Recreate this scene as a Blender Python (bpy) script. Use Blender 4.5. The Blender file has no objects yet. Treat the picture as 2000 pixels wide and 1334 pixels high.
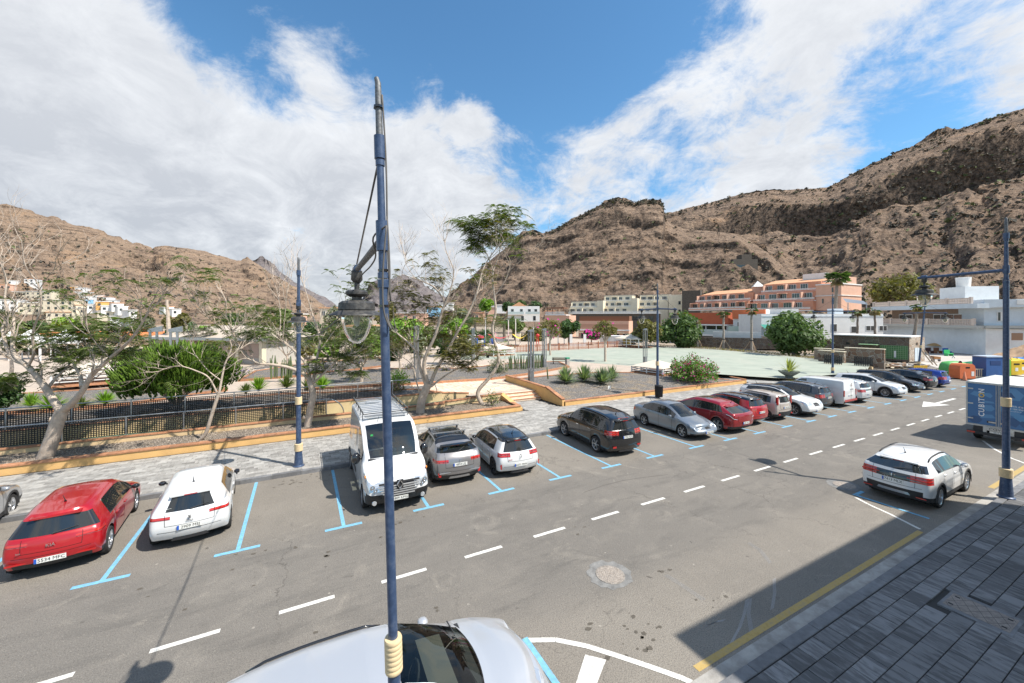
import bpy, bmesh, math, random
import numpy as np
from mathutils import Vector, Matrix, noise
from mathutils.bvhtree import BVHTree
random.seed(7)
SC = bpy.context.scene
COL = SC.collection
R_ = math.radians

# ------------------------------------------------------------------ camera
# world axes: x runs along the street, y across it (away from the balcony), z up
FW = Vector((0.466, 0.885, 0)).normalized()
RT = Vector((FW.y, -FW.x, 0))
CAM_H, FPX, HORY = 6.1, 779.0, 620.0
cam_d = bpy.data.cameras.new('camera')
cam = bpy.data.objects.new('camera', cam_d)
COL.objects.link(cam)
cam.location = (0, 0, CAM_H)
cam.rotation_euler = (R_(90), 0, math.atan2(-FW.x, FW.y))
cam_d.sensor_width = 36
cam_d.lens = FPX / 2000 * 36
cam_d.shift_y = -(667 - HORY) / 2000
cam_d.clip_start = 0.1
cam_d.clip_end = 9000
SC.camera = cam

def P(px, py, d):
 """point seen at photo pixel (px,py) standing d metres ahead"""
 return FW * d + RT * ((px - 1000) / FPX * d) + Vector((0, 0, CAM_H + (HORY - py) * d / FPX))
def G(px, py, z=0.0):
 """point at height z seen at photo pixel"""
 return P(px, py, FPX * (CAM_H - z) / (py - HORY))
def PV(px, py, v):
 a = (px - 1000) / FPX
 return P(px, py, v / (RT.y * a + FW.y))

# ------------------------------------------------------------------ light
SUN_DIR = Vector((0.477, -0.56, 1.0)).normalized()      # towards the sun
SUN_EL = math.asin(SUN_DIR.z)
sun_d = bpy.data.lights.new('sun', 'SUN')
sun_d.energy = 4.4
sun_d.angle = R_(0.5)
sun_d.color = (1.0, 0.95, 0.87)
sun = bpy.data.objects.new('sun', sun_d)
COL.objects.link(sun)
sun.location = (0, 0, 60)
sun.rotation_euler = SUN_DIR.to_track_quat('Z', 'Y').to_euler()
SC.view_settings.view_transform = 'Standard'
SC.view_settings.look = 'None'
SC.view_settings.exposure = 0.6
SC.view_settings.gamma = 1.0
SC.view_settings.use_curve_mapping = False
SC.cycles.max_bounces = 7
SC.cycles.transparent_max_bounces = 12
SC.cycles.transmission_bounces = 4
SC.cycles.volume_bounces = 0
SC.cycles.caustics_reflective = False
SC.cycles.caustics_refractive = False

class NT:
 """small node-tree writer"""
 def __init__(s, tree):
  s.t = tree; s.n = tree.nodes; s.l = tree.links
 def new(s, typ, **kw):
  n = s.n.new(typ)
  for k, v in kw.items():
   setattr(n, k, v)
  return n
 def link(s, a, b):
  s.l.new(a, b)
 def val(s, node, name, v):
  if isinstance(v, bpy.types.NodeSocket):
   s.link(v, node.inputs[name])
  else:
   node.inputs[name].default_value = v
 def math(s, op, a, b=0.5, c=None, clamp=False):
  n = s.new('ShaderNodeMath', operation=op, use_clamp=clamp)
  s.val(n, 0, a); s.val(n, 1, b)
  if c is not None: s.val(n, 2, c)
  return n.outputs[0]
 def vmath(s, op, a, b=None):
  n = s.new('ShaderNodeVectorMath', operation=op)
  s.val(n, 0, a)
  if b is not None: s.val(n, 1, b)
  return n
 def mix(s, f, a, b, blend='MIX'):
  n = s.new('ShaderNodeMix', data_type='RGBA', blend_type=blend)
  s.val(n, 0, f); s.val(n, 6, a); s.val(n, 7, b)
  return n.outputs[2]
 def ramp(s, f, pts, interp='LINEAR'):
  n = s.new('ShaderNodeValToRGB')
  n.color_ramp.interpolation = interp
  e = n.color_ramp.elements
  while len(e) < len(pts): e.new(0.5)
  for i, (p, c) in enumerate(pts):
   e[i].position = p
   e[i].color = (c, c, c, 1) if isinstance(c, (int, float)) else (*c, 1)
  s.link(f, n.inputs[0])
  return n.outputs[0]
 def noise(s, vec, scale, detail=4, rough=0.55, dist=0.0, color=False):
  n = s.new('ShaderNodeTexNoise')
  if vec is not None: s.link(vec, n.inputs['Vector'])
  n.inputs['Scale'].default_value = scale
  n.inputs['Detail'].default_value = detail
  n.inputs['Roughness'].default_value = rough
  n.inputs['Distortion'].default_value = dist
  return n.outputs['Color' if color else 'Fac']
 def maprange(s, v, a, b, c=0.0, d=1.0, smooth=False):
  n = s.new('ShaderNodeMapRange')
  if smooth: n.interpolation_type = 'SMOOTHSTEP'
  s.link(v, n.inputs[0])
  for i, q in zip((1, 2, 3, 4), (a, b, c, d)): n.inputs[i].default_value = q
  return n.outputs[0]

# ------------------------------------------------------------------ sky with clouds
world = bpy.data.worlds.new('World')
SC.world = world
world.use_nodes = True
wt = NT(world.node_tree)
wt.n.clear()
sky = wt.new('ShaderNodeTexSky', sky_type='NISHITA', sun_disc=False)
sky.sun_elevation = SUN_EL
sky.sun_rotation = math.atan2(SUN_DIR.x, SUN_DIR.y)
sky.air_density = 1.0; sky.dust_density = 0.4; sky.ozone_density = 2.5
tc = wt.new('ShaderNodeTexCoord')
dirv = tc.outputs['Generated']
sep = wt.new('ShaderNodeSeparateXYZ'); wt.link(dirv, sep.inputs[0])
zc = wt.math('ADD', wt.math('MAXIMUM', sep.outputs[2], 0.0), 0.32)
comb = wt.new('ShaderNodeCombineXYZ')
wt.link(wt.math('DIVIDE', sep.outputs[0], zc), comb.inputs[0])
wt.link(wt.math('DIVIDE', sep.outputs[1], zc), comb.inputs[1])
cvec = comb.outputs[0]
rotn = wt.new('ShaderNodeMapping'); wt.link(cvec, rotn.inputs[0])
rotn.inputs['Rotation'].default_value = (0, 0, R_(25)); rotn.inputs['Scale'].default_value = (1.0, 0.85, 1); rotn.inputs['Location'].default_value = (3.1, 1.7, 0)
n1 = wt.noise(rotn.outputs[0], 1.9, 15, 0.66, 0.5)
n2 = wt.noise(cvec, 7.0, 12, 0.70, 0.6)
bias = None
def sky_dir(px, py):
 return (FW + RT * ((px - 1000) / FPX) + Vector((0, 0, (HORY - py) / FPX))).normalized()
# broad cloud banks (+) and clear gaps (-): photo pixel of the centre, angular radius in degrees, weight
for px_, py_, rad, w in [(900, 60, 22, -.34), (1150, 120, 13, -.26), (620, 20, 14, -.20), (300, 60, 8, -.04), (1010, 215, 7, -.16), (860, 255, 5, -.1), (1180, 20, 13, -.16),
                         (1350, 290, 6, -.04), (1110, 180, 5, -.05), (1860, 260, 10, -.34), (1760, 270, 6, -.20), (580, 430, 3.5, -.30), (470, 150, 5, -.14), (1250, 160, 7, -.08), (140, 40, 5, -.04), (690, 210, 4, -.05),
                         (300, 330, 24, .30), (60, 160, 14, .26), (620, 160, 6, .10), (950, 390, 20, .22), (1150, 290, 9, .30), (1000, 250, 6, .10), (900, 330, 8, .12), (1300, 200, 7, .12), (1480, 90, 8, .08), (800, 260, 7, .12), (640, 130, 5, .10), (960, 160, 2.2, .14), (925, 240, 3, .16), (270, 70, 3, .12), (560, 60, 4, .08), (1560, 160, 17, .13), (1900, 80, 18, .10), (1500, 330, 10, .12), (700, 350, 10, .15), (600, 520, 10, .2), (1950, 190, 7, .22), (960, 260, 4, .08)]:
 dd = wt.vmath('DOT_PRODUCT', wt.vmath('NORMALIZE', dirv).outputs[0], tuple(sky_dir(px_, py_))).outputs['Value']
 k = 1.0 / (1 - math.cos(R_(rad)))
 g = wt.math('POWER', 2.718, wt.math('MULTIPLY', wt.math('SUBTRACT', dd, 1.0), k))
 g = wt.math('MULTIPLY', g, w)
 bias = g if bias is None else wt.math('ADD', bias, g)
dens = wt.math('ADD', wt.math('ADD', wt.math('MULTIPLY', n1, 1.02), wt.math('MULTIPLY', n2, 0.40)), wt.math('ADD', wt.math('MULTIPLY', bias, 0.85), -0.195))
cov = wt.maprange(dens, 0.43, 0.66, smooth=True)
# body shading: thick middles grey, edges and sunny tops white
n3 = wt.noise(rotn.outputs[0], 4.5, 14, 0.68, 0.6)
thick = wt.maprange(wt.math('ADD', wt.math('MULTIPLY', dens, 0.42), wt.math('MULTIPLY', n3, 0.72)), 0.46, 0.80)
low = wt.maprange(sep.outputs[2], 0.10, 0.60, 1.0, 0.38)
grey = wt.math('MULTIPLY', thick, low, clamp=True)
ccol = wt.mix(grey, (7.2, 7.35, 7.55, 1), (4.0, 4.2, 4.6, 1))
skycol = wt.mix(1.0, sky.outputs[0], (0.86, 1.30, 1.42, 1), 'MULTIPLY')
tot = wt.mix(wt.math('MULTIPLY', cov, 0.96), skycol, ccol)
bg = wt.new('ShaderNodeBackground')
wt.link(tot, bg.inputs[0])
bg.inputs[1].default_value = 0.09
wo = wt.new('ShaderNodeOutputWorld')
wt.link(bg.outputs[0], wo.inputs[0])

# ------------------------------------------------------------------ mesh helpers
class MB:
 def __init__(s):
  s.v = []; s.f = []; s.m = []
 def add(s, vs, fs, mi=0):
  b = len(s.v)
  s.v.extend(tuple(p) for p in vs)
  for f in fs:
   s.f.append(tuple(b + i for i in f)); s.m.append(mi)
  return s
 def box(s, x0, x1, y0, y1, z0, z1, mi=0, bottom=True):
  vs = [(x, y, z) for z in (z0, z1) for x, y in ((x0, y0), (x1, y0), (x1, y1), (x0, y1))]
  fs = [(4, 5, 6, 7), (0, 1, 5, 4), (1, 2, 6, 5), (2, 3, 7, 6), (3, 0, 4, 7)]
  if bottom: fs.append((3, 2, 1, 0))
  return s.add(vs, fs, mi)
 def obox(s, c, ax, ay, hx, hy, z0, z1, mi=0):
  """box standing on centre c, half sizes along the ground unit vectors ax, ay"""
  vs = []
  for z in (z0, z1):
   for a, b in ((-1, -1), (1, -1), (1, 1), (-1, 1)):
    q = Vector((c[0], c[1], 0)) + ax * (a * hx) + ay * (b * hy)
    vs.append((q.x, q.y, z))
  return s.add(vs, [(3, 2, 1, 0), (4, 5, 6, 7), (0, 1, 5, 4), (1, 2, 6, 5), (2, 3, 7, 6), (3, 0, 4, 7)], mi)
 def prism(s, poly, z0, z1, mi=0, top_mi=None):
  n = len(poly)
  zz0 = z0 if isinstance(z0, (list, tuple)) else [z0] * n
  zz1 = z1 if isinstance(z1, (list, tuple)) else [z1] * n
  vs = [(p[0], p[1], a) for p, a in zip(poly, zz0)] + [(p[0], p[1], a) for p, a in zip(poly, zz1)]
  s.add(vs, [(i, (i + 1) % n, n + (i + 1) % n, n + i) for i in range(n)], mi)
  s.add([vs[n + i] for i in range(n)], [tuple(range(n))], mi if top_mi is None else top_mi)
  s.add([vs[i] for i in range(n)], [tuple(reversed(range(n)))], mi)
  return s
 def tube(s, pts, rad, sides=6, mi=0, caps=True):
  pts = [Vector(p) for p in pts]
  n = len(pts)
  if not isinstance(rad, (list, tuple)): rad = [rad] * n
  vs = []; prev = None
  for i, p in enumerate(pts):
   t = (pts[min(i + 1, n - 1)] - pts[max(i - 1, 0)])
   if t.length < 1e-9: t = Vector((0, 0, 1))
   t.normalize()
   if prev is None:
    a = Vector((1, 0, 0)) if abs(t.x) < .8 else Vector((0, 1, 0))
    u = t.cross(a).normalized()
   else:
    u = (prev - t * prev.dot(t))
    u = u.normalized() if u.length > 1e-6 else t.orthogonal().normalized()
   w = t.cross(u); prev = u
   for k in range(sides):
    a = 2 * math.pi * k / sides
    vs.append(p + (u * math.cos(a) + w * math.sin(a)) * rad[i])
  fs = []
  for i in range(n - 1):
   for k in range(sides):
    k2 = (k + 1) % sides
    fs.append((i * sides + k, i * sides + k2, (i + 1) * sides + k2, (i + 1) * sides + k))
  if caps:
   fs.append(tuple(reversed(range(sides)))); fs.append(tuple((n - 1) * sides + k for k in range(sides)))
  return s.add(vs, fs, mi)
 def lathe(s, prof, c=(0, 0, 0), sides=16, mi=0, axis='z', caps=True, sy=1.0):
  vs = []
  for r, z in prof:
   for k in range(sides):
    a = 2 * math.pi * k / sides
    x, y = r * math.cos(a), r * math.sin(a) * sy
    vs.append((c[0] + x, c[1] + y, c[2] + z) if axis == 'z' else (c[0] + x, c[1] + z, c[2] + y))
  fs = []
  for i in range(len(prof) - 1):
   for k in range(sides):
    k2 = (k + 1) % sides
    f = (i * sides + k, i * sides + k2, (i + 1) * sides + k2, (i + 1) * sides + k)
    fs.append(f if axis == 'z' else tuple(reversed(f)))
  if caps:
   a = tuple(reversed(range(sides))); b = tuple((len(prof) - 1) * sides + k for k in range(sides))
   fs += [a, b] if axis == 'z' else [tuple(reversed(a)), tuple(reversed(b))]
  return s.add(vs, fs, mi)
 def quad(s, a, b, c, d, mi=0):
  return s.add([a, b, c, d], [(0, 1, 2, 3)], mi)
 def mesh(s, name, mats, smooth=False, angle=None):
  me = bpy.data.meshes.new(name)
  me.from_pydata(s.v, [], s.f)
  for m in (mats if isinstance(mats, (list, tuple)) else [mats]): me.materials.append(m)
  me.polygons.foreach_set('material_index', s.m)
  if smooth:
   me.polygons.foreach_set('use_smooth', [True] * len(s.f))
   if angle: me.set_sharp_from_angle(angle=R_(angle))
  me.update()
  return me
 def build(s, name, mats, parent=None, smooth=False, angle=None, **props):
  return link(name, s.mesh(name, mats, smooth, angle), parent, **props)

def smooth_path(P_, k=3):
 out = []
 n = len(P_)
 for i in range(n - 1):
  p0, p1, p2, p3 = P_[max(i - 1, 0)], P_[i], P_[i + 1], P_[min(i + 2, n - 1)]
  for j in range(k):
   t = j / k
   out.append(0.5 * ((2 * p1) + (p2 - p0) * t + (2 * p0 - 5 * p1 + 4 * p2 - p3) * t * t + (3 * p1 - p0 - 3 * p2 + p3) * t ** 3))
 out.append(P_[-1]); return out
def link(name, data, parent=None, **props):
 o = bpy.data.objects.new(name, data)
 COL.objects.link(o)
 if parent is not None: o.parent = parent
 for k, v in props.items():
  if v is not None: o[k] = v
 return o
def thing(name, label, cat, loc=(0, 0, 0), rz=0.0, group=None):
 o = link(name, None, label=label, category=cat, group=group)
 o.location = loc; o.rotation_euler = (0, 0, rz)
 o.empty_display_size = 0.2
 return o
def kids(o): return [c for c in bpy.data.objects if c.parent == o]
def copy_tree(o, parent=None, cmap=None):
 c = o.copy(); COL.objects.link(c)
 if parent is not None: c.parent = parent
 for ch in (cmap or CH)(o): copy_tree(ch, c, cmap)
 return c
def CH(o): return list(o.children)

# ------------------------------------------------------------------ materials
MATS = {}
def mat(name, col, rough=0.7, metal=0.0, spec=0.5, coat=0.0, var=0.0, vscale=8.0, bump=0.0, bscale=60.0, alpha=None, detail=6, island=0.0, dirt=0.0, dcol=(.25, .22, .18), dscale=1.5, emis=None):
 if name in MATS: return MATS[name]
 m = bpy.data.materials.new(name); m.use_nodes = True
 t = NT(m.node_tree); b = m.node_tree.nodes['Principled BSDF']
 b.inputs['Base Color'].default_value = (*col, 1)
 b.inputs['Roughness'].default_value = rough
 b.inputs['Metallic'].default_value = metal
 b.inputs['Specular IOR Level'].default_value = spec
 b.inputs['Coat Weight'].default_value = coat
 b.inputs['Coat Roughness'].default_value = 0.04
 if alpha is not None: b.inputs['Alpha'].default_value = alpha
 c = None
 tcn = t.new('ShaderNodeTexCoord')
 geo = t.new('ShaderNodeNewGeometry')
 pos = geo.outputs['Position'] if True else tcn.outputs['Object']
 if var:
  f = t.noise(pos, vscale, detail, 0.6)
  lo = tuple(q * (1 - var) for q in col); hi = tuple(min(1, q * (1 + var)) for q in col)
  c = t.ramp(f, [(0.3, lo), (0.7, hi)])
 if island:
  oi = t.new('ShaderNodeObjectInfo')
  rnd = t.math('FRACT', t.math('ADD', geo.outputs['Random Per Island'], oi.outputs['Random']))
  k = t.maprange(rnd, 0, 1, 1 - island, 1 + island)
  src = c if c is not None else (*col, 1)
  cc = t.new('ShaderNodeCombineColor'); [t.link(k, cc.inputs[i]) for i in range(3)]
  c = t.mix(1.0, src, cc.outputs[0], 'MULTIPLY')
 if dirt:
  f = t.noise(pos, dscale, 8, 0.65)
  k = t.maprange(f, 0.48, 0.72, 0, dirt)
  c = t.mix(k, c if c is not None else (*col, 1), (*dcol, 1))
 if c is not None: t.link(c, b.inputs['Base Color'])
 if bump:
  f = t.noise(pos, bscale, 4, 0.6)
  bn = t.new('ShaderNodeBump'); bn.inputs['Strength'].default_value = bump; bn.inputs['Distance'].default_value = 0.02
  t.link(f, bn.inputs['Height']); t.link(bn.outputs[0], b.inputs['Normal'])
 if emis:
  b.inputs['Emission Color'].default_value = (*emis[0], 1); b.inputs['Emission Strength'].default_value = emis[1]
 MATS[name] = m
 return m
# ------------------------------------------------------------------ ground materials
def m_asphalt():
 m = bpy.data.materials.new('asphalt'); m.use_nodes = True
 t = NT(m.node_tree); b = m.node_tree.nodes['Principled BSDF']
 pos = t.new('ShaderNodeNewGeometry').outputs['Position']
 sp = t.new('ShaderNodeSeparateXYZ'); t.link(pos, sp.inputs[0])
 big = t.noise(pos, 0.16, 6, 0.6)
 mid = t.noise(pos, 0.9, 7, 0.65, 0.3)
 fine = t.noise(pos, 46, 3, 0.7)
 c = t.ramp(big, [(0.3, (0.205, 0.184, 0.158)), (0.72, (0.30, 0.268, 0.226))])
 # travelled lanes are darker and greyer, the parking strip and gutters dusty
 lane = t.math('MULTIPLY', t.maprange(sp.outputs[1], 6.3, 7.6, 0, 1, True), t.maprange(sp.outputs[1], 12.0, 13.4, 1, 0, True))
 c = t.mix(t.math('MULTIPLY', lane, 0.55), c, (0.168, 0.156, 0.142, 1))
 c = t.mix(t.maprange(mid, 0.5, 0.75, 0, 0.5), c, (0.30, 0.27, 0.23, 1))
 c = t.mix(t.maprange(t.noise(pos, 1.7, 8, 0.7, 1.2), 0.60, 0.72, 0, 0.55), c, (0.125, 0.115, 0.10, 1))
 # oil drips in the bays
 oil = t.maprange(t.noise(pos, 2.6, 4, 0.6, 0.8), 0.69, 0.75, 0, 0.75)
 c = t.mix(oil, c, (0.055, 0.048, 0.042, 1))
 # aggregate
 sv = t.new('ShaderNodeMapping'); t.link(pos, sv.inputs[0]); sv.inputs['Scale'].default_value = (.55, 2.2, 1)
 trk = t.noise(sv.outputs[0], .8, 8, .7, .4)
 c = t.mix(t.math('MULTIPLY', t.maprange(trk, .50, .66, 0, .55), lane), c, (0.125, 0.116, 0.105, 1))
 c = t.mix(t.maprange(t.noise(pos, .55, 9, .72, 1.5), .56, .70, 0, .6), c, (0.34, 0.305, 0.255, 1))
 vo = t.new('ShaderNodeTexVoronoi'); vo.inputs['Scale'].default_value = 34
 dz = t.new('ShaderNodeMixRGB'); dz.blend_type = 'ADD'; dz.inputs[0].default_value = .06; t.link(pos, dz.inputs[1]); t.link(t.noise(pos, 30, 3, .7, 0, True), dz.inputs[2]); t.link(dz.outputs[0], vo.inputs['Vector'])
 spk = t.ramp(vo.outputs['Distance'], [(0.16, 1), (0.34, 0)])
 rs = t.new('ShaderNodeSeparateColor'); t.link(vo.outputs['Color'], rs.inputs[0])
 spk1 = t.math('MULTIPLY', spk, t.math('GREATER_THAN', rs.outputs[0], 0.82))
 c = t.mix(t.math('MULTIPLY', spk1, 0.5), c, (0.42, 0.38, 0.33, 1))
 spk2 = t.math('MULTIPLY', spk, t.math('LESS_THAN', rs.outputs[0], 0.34))
 c = t.mix(t.math('MULTIPLY', spk2, 0.5), c, (0.045, 0.042, 0.040, 1))
 # stray pale chips / old gum
 vo2 = t.new('ShaderNodeTexVoronoi'); vo2.inputs['Scale'].default_value = 1.6; t.link(pos, vo2.inputs['Vector'])
 wob = t.math('ADD', vo2.outputs['Distance'], t.math('MULTIPLY', t.noise(pos, 22, 3), 0.10))
 chip = t.math('MULTIPLY', t.math('LESS_THAN', wob, 0.095), 0.55)
 c = t.mix(chip, c, (0.46, 0.42, 0.36, 1))
 c = t.mix(t.maprange(fine, 0.44, 0.66, 0.0, 0.6), c, (0.07, 0.064, 0.056, 1))
 # hairline cracks
 vc = t.new('ShaderNodeTexVoronoi', feature='DISTANCE_TO_EDGE'); vc.inputs['Scale'].default_value = 0.22
 wv = t.new('ShaderNodeMixRGB'); wv.blend_type = 'ADD'; wv.inputs[0].default_value = 0.9
 t.link(pos, wv.inputs[1]); t.link(t.noise(pos, 1.6, 6, 0.7, 0, True), wv.inputs[2]); t.link(wv.outputs[0], vc.inputs['Vector'])
 crack = t.math('MULTIPLY', t.maprange(vc.outputs['Distance'], 0.0, 0.0035, 1, 0), t.maprange(big, 0.45, 0.55, 0, 0.7))
 c = t.mix(crack, c, (0.05, 0.045, 0.04, 1))
 t.link(c, b.inputs['Base Color'])
 b.inputs['Roughness'].default_value = 0.88
 b.inputs['Specular IOR Level'].default_value = 0.3
 bp = t.new('ShaderNodeBump'); bp.inputs['Strength'].default_value = 0.55; bp.inputs['Distance'].default_value = 0.012
 t.link(t.math('ADD', t.math('MULTIPLY', vo.outputs['Distance'], -1.0), fine), bp.inputs['Height']); t.link(bp.outputs[0], b.inputs['Normal'])
 return m
def m_slab(name, lo, hi, streak=(1, 14), island=0.3, rough=0.75, thr=(0.42, 0.6)):
 m = bpy.data.materials.new(name); m.use_nodes = True
 t = NT(m.node_tree); b = m.node_tree.nodes['Principled BSDF']
 g = t.new('ShaderNodeNewGeometry'); oi = t.new('ShaderNodeObjectInfo')
 rnd = t.math('FRACT', t.math('ADD', g.outputs['Random Per Island'], oi.outputs['Random']))
 off = t.new('ShaderNodeCombineXYZ'); t.link(t.math('MULTIPLY', rnd, 57.0), off.inputs[2])
 mp = t.new('ShaderNodeMapping'); t.link(t.vmath('ADD', g.outputs['Position'], off.outputs[0]).outputs[0], mp.inputs[0])
 mp.inputs['Scale'].default_value = (streak[1], streak[0], 1)
 f = t.noise(mp.outputs[0], 0.9, 6, 0.65, 0.5)
 sh = t.math('ADD', f, t.maprange(rnd, 0, 1, -island * 0.25, island * 0.25))
 c = t.ramp(sh, [(thr[0], lo), (thr[1], hi)])
 k = t.maprange(t.math('FRACT', t.math('MULTIPLY', rnd, 7.3)), 0, 1, 1 - island * .5, 1 + island * .5)
 cc = t.new('ShaderNodeCombineColor'); [t.link(k, cc.inputs[i]) for i in range(3)]
 c = t.mix(1.0, c, cc.outputs[0], 'MULTIPLY')
 grime = t.noise(g.outputs['Position'], 3.0, 6, 0.7)
 c = t.mix(t.maprange(grime, 0.55, 0.75, 0, 0.35), c, (lo[0] * .6, lo[1] * .58, lo[2] * .55, 1))
 t.link(c, b.inputs['Base Color']); b.inputs['Roughness'].default_value = rough
 b.inputs['Specular IOR Level'].default_value = 0.35
 bp = t.new('ShaderNodeBump'); bp.inputs['Strength'].default_value = 0.3; bp.inputs['Distance'].default_value = 0.006
 t.link(t.noise(g.outputs['Position'], 70, 3), bp.inputs['Height']); t.link(bp.outputs[0], b.inputs['Normal'])
 return m
def m_gravel(name, cols, scale=24, dry=0.4):
 m = bpy.data.materials.new(name); m.use_nodes = True
 t = NT(m.node_tree); b = m.node_tree.nodes['Principled BSDF']
 pos = t.new('ShaderNodeNewGeometry').outputs['Position']
 vo = t.new('ShaderNodeTexVoronoi'); vo.inputs['Scale'].default_value = scale; t.link(pos, vo.inputs['Vector'])
 rs = t.new('ShaderNodeSeparateColor'); t.link(vo.outputs['Color'], rs.inputs[0])
 c = t.ramp(rs.outputs[0], [(i / (len(cols) - 1), q) for i, q in enumerate(cols)])
 c = t.mix(t.maprange(vo.outputs['Distance'], 0.28, 0.6, 0, 0.75), c, tuple(q * .3 for q in cols[0]) + (1,))
 c = t.mix(t.maprange(t.noise(pos, 0.7, 6, 0.7), 0.5, 0.68, 0, dry), c, (0.40, 0.27, 0.12, 1))
 t.link(c, b.inputs['Base Color']); b.inputs['Roughness'].default_value = 0.95
 bp = t.new('ShaderNodeBump'); bp.inputs['Strength'].default_value = 0.9; bp.inputs['Distance'].default_value = 0.03; bp.invert = True
 t.link(vo.outputs['Distance'], bp.inputs['Height']); t.link(bp.outputs[0], b.inputs['Normal'])
 return m
def m_rock_wall(name, scale=2.2, cols=((.10, .045, .03), (.22, .12, .07), (.30, .25, .20), (.16, .09, .06), (.38, .30, .22)), mortar=(.42, .38, .32), mw=0.05):
 m = bpy.data.materials.new(name); m.use_nodes = True
 t = NT(m.node_tree); b = m.node_tree.nodes['Principled BSDF']
 pos = t.new('ShaderNodeNewGeometry').outputs['Position']
 ad = t.new('ShaderNodeMixRGB'); ad.blend_type = 'ADD'; ad.inputs[0].default_value = 0.25
 t.link(pos, ad.inputs[1]); t.link(t.noise(pos, 2.5, 3, 0.5, 0, True), ad.inputs[2])
 ve = t.new('ShaderNodeTexVoronoi', feature='DISTANCE_TO_EDGE'); ve.inputs['Scale'].default_value = scale; t.link(ad.outputs[0], ve.inputs['Vector'])
 vo = t.new('ShaderNodeTexVoronoi'); vo.inputs['Scale'].default_value = scale; t.link(ad.outputs[0], vo.inputs['Vector'])
 rs = t.new('ShaderNodeSeparateColor'); t.link(vo.outputs['Color'], rs.inputs[0])
 c = t.ramp(rs.outputs[1], [(i / (len(cols) - 1), q) for i, q in enumerate(cols)])
 c = t.mix(t.maprange(t.noise(pos, 9, 5), 0.3, 0.7, 0, 0.5), c, (0.2, 0.15, 0.11, 1))
 c = t.mix(t.maprange(ve.outputs['Distance'], mw * .5, mw, 1, 0), c, (*mortar, 1))
 t.link(c, b.inputs['Base Color']); b.inputs['Roughness'].default_value = 0.9
 bp = t.new('ShaderNodeBump'); bp.inputs['Strength'].default_value = 0.8; bp.inputs['Distance'].default_value = 0.06
 t.link(t.maprange(ve.outputs['Distance'], 0, mw * 1.6), bp.inputs['Height']); t.link(bp.outputs[0], b.inputs['Normal'])
 return m
M_ASPH = m_asphalt()
M_SLAB = m_slab('dark_streaked_slab', (.105, .103, .104), (.21, .206, .206), (2.6, 12), 0.35)
M_BLOCK = m_slab('pale_grey_block', (.235, .222, .205), (.37, .355, .33), (3, 6), 0.42, thr=(0.3, 0.62))
M_KERB = mat('kerb_stone', (.17, .17, .175), .85, var=.25, vscale=5, bump=.4, bscale=40, island=.15)
M_CONC = mat('concrete', (.36, .34, .31), .9, var=.3, vscale=2, bump=.4, bscale=30, dirt=.6, dcol=(.17, .15, .13), dscale=3)
M_GROUND = mat('dusty_ground', (.34, .27, .20), .95, var=.3, vscale=.3, bump=.5, bscale=8, dirt=.6, dcol=(.2, .15, .11), dscale=.15)
M_SUBBASE = mat('paving_bed', (.05, .047, .044), .95)
M_COURT = mat('green_court', (.335, .365, .30), .8, var=.10, vscale=.6, dirt=.55, dcol=(.40, .385, .32), dscale=.3)
M_PINKPAVE = mat('pink_paving', (.50, .41, .33), .85, var=.12, vscale=1.0, island=.12, dirt=.3, dcol=(.42, .33, .27), dscale=.6)
M_TERRA = mat('terracotta_coping', (.40, .185, .095), .8, var=.25, vscale=6, bump=.3, bscale=30, island=.22, dirt=.35, dcol=(.30, .22, .16), dscale=4)
M_OCHRE = mat('ochre_render', (.66, .40, .155), .9, var=.10, vscale=2, bump=.2, bscale=20, dirt=.35, dcol=(.55, .36, .18), dscale=1.3)
M_OCHRE2 = mat('pale_ochre_render', (.66, .48, .27), .9, var=.10, vscale=2, bump=.2, bscale=20, dirt=.3, dcol=(.50, .38, .22), dscale=1.3)
M_GRAVEL = m_gravel('gravel_brown', ((.14, .11, .09), (.30, .25, .20), (.46, .38, .30), (.24, .20, .17)), 22, .35)
M_GRAVEL2 = m_gravel('gravel_grey', ((.13, .12, .11), (.26, .24, .22), (.38, .34, .30), (.20, .18, .17)), 18, .45)
M_WHITEP = mat('road_paint_white', (.70, .68, .63), .8, var=.12, vscale=9, dirt=.8, dcol=(.30, .28, .25), dscale=13)
M_BLUEP = mat('road_paint_blue', (.17, .42, .60), .8, var=.2, vscale=9, dirt=.7, dcol=(.22, .28, .31), dscale=13)
M_YELP = mat('road_paint_yellow', (.46, .32, .11), .85, var=.2, vscale=9, dirt=.9, dcol=(.22, .19, .14), dscale=9)

# ------------------------------------------------------------------ ground and road
ST = dict(kind='structure')
MB().quad((-6000, -6000, -.02), (6000, -6000, -.02), (6000, 6000, -.02), (-6000, 6000, -.02)).build('ground', M_GROUND, **ST)
road = MB().quad((-60, 4.2, 0), (75, 4.2, 0), (75, 17.6, 0), (-60, 17.6, 0))
road.quad((54, 17.6, 0), (75, 17.6, 0), (75, 60, 0), (54, 60, 0))
road.build('road', M_ASPH, **ST)

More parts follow.
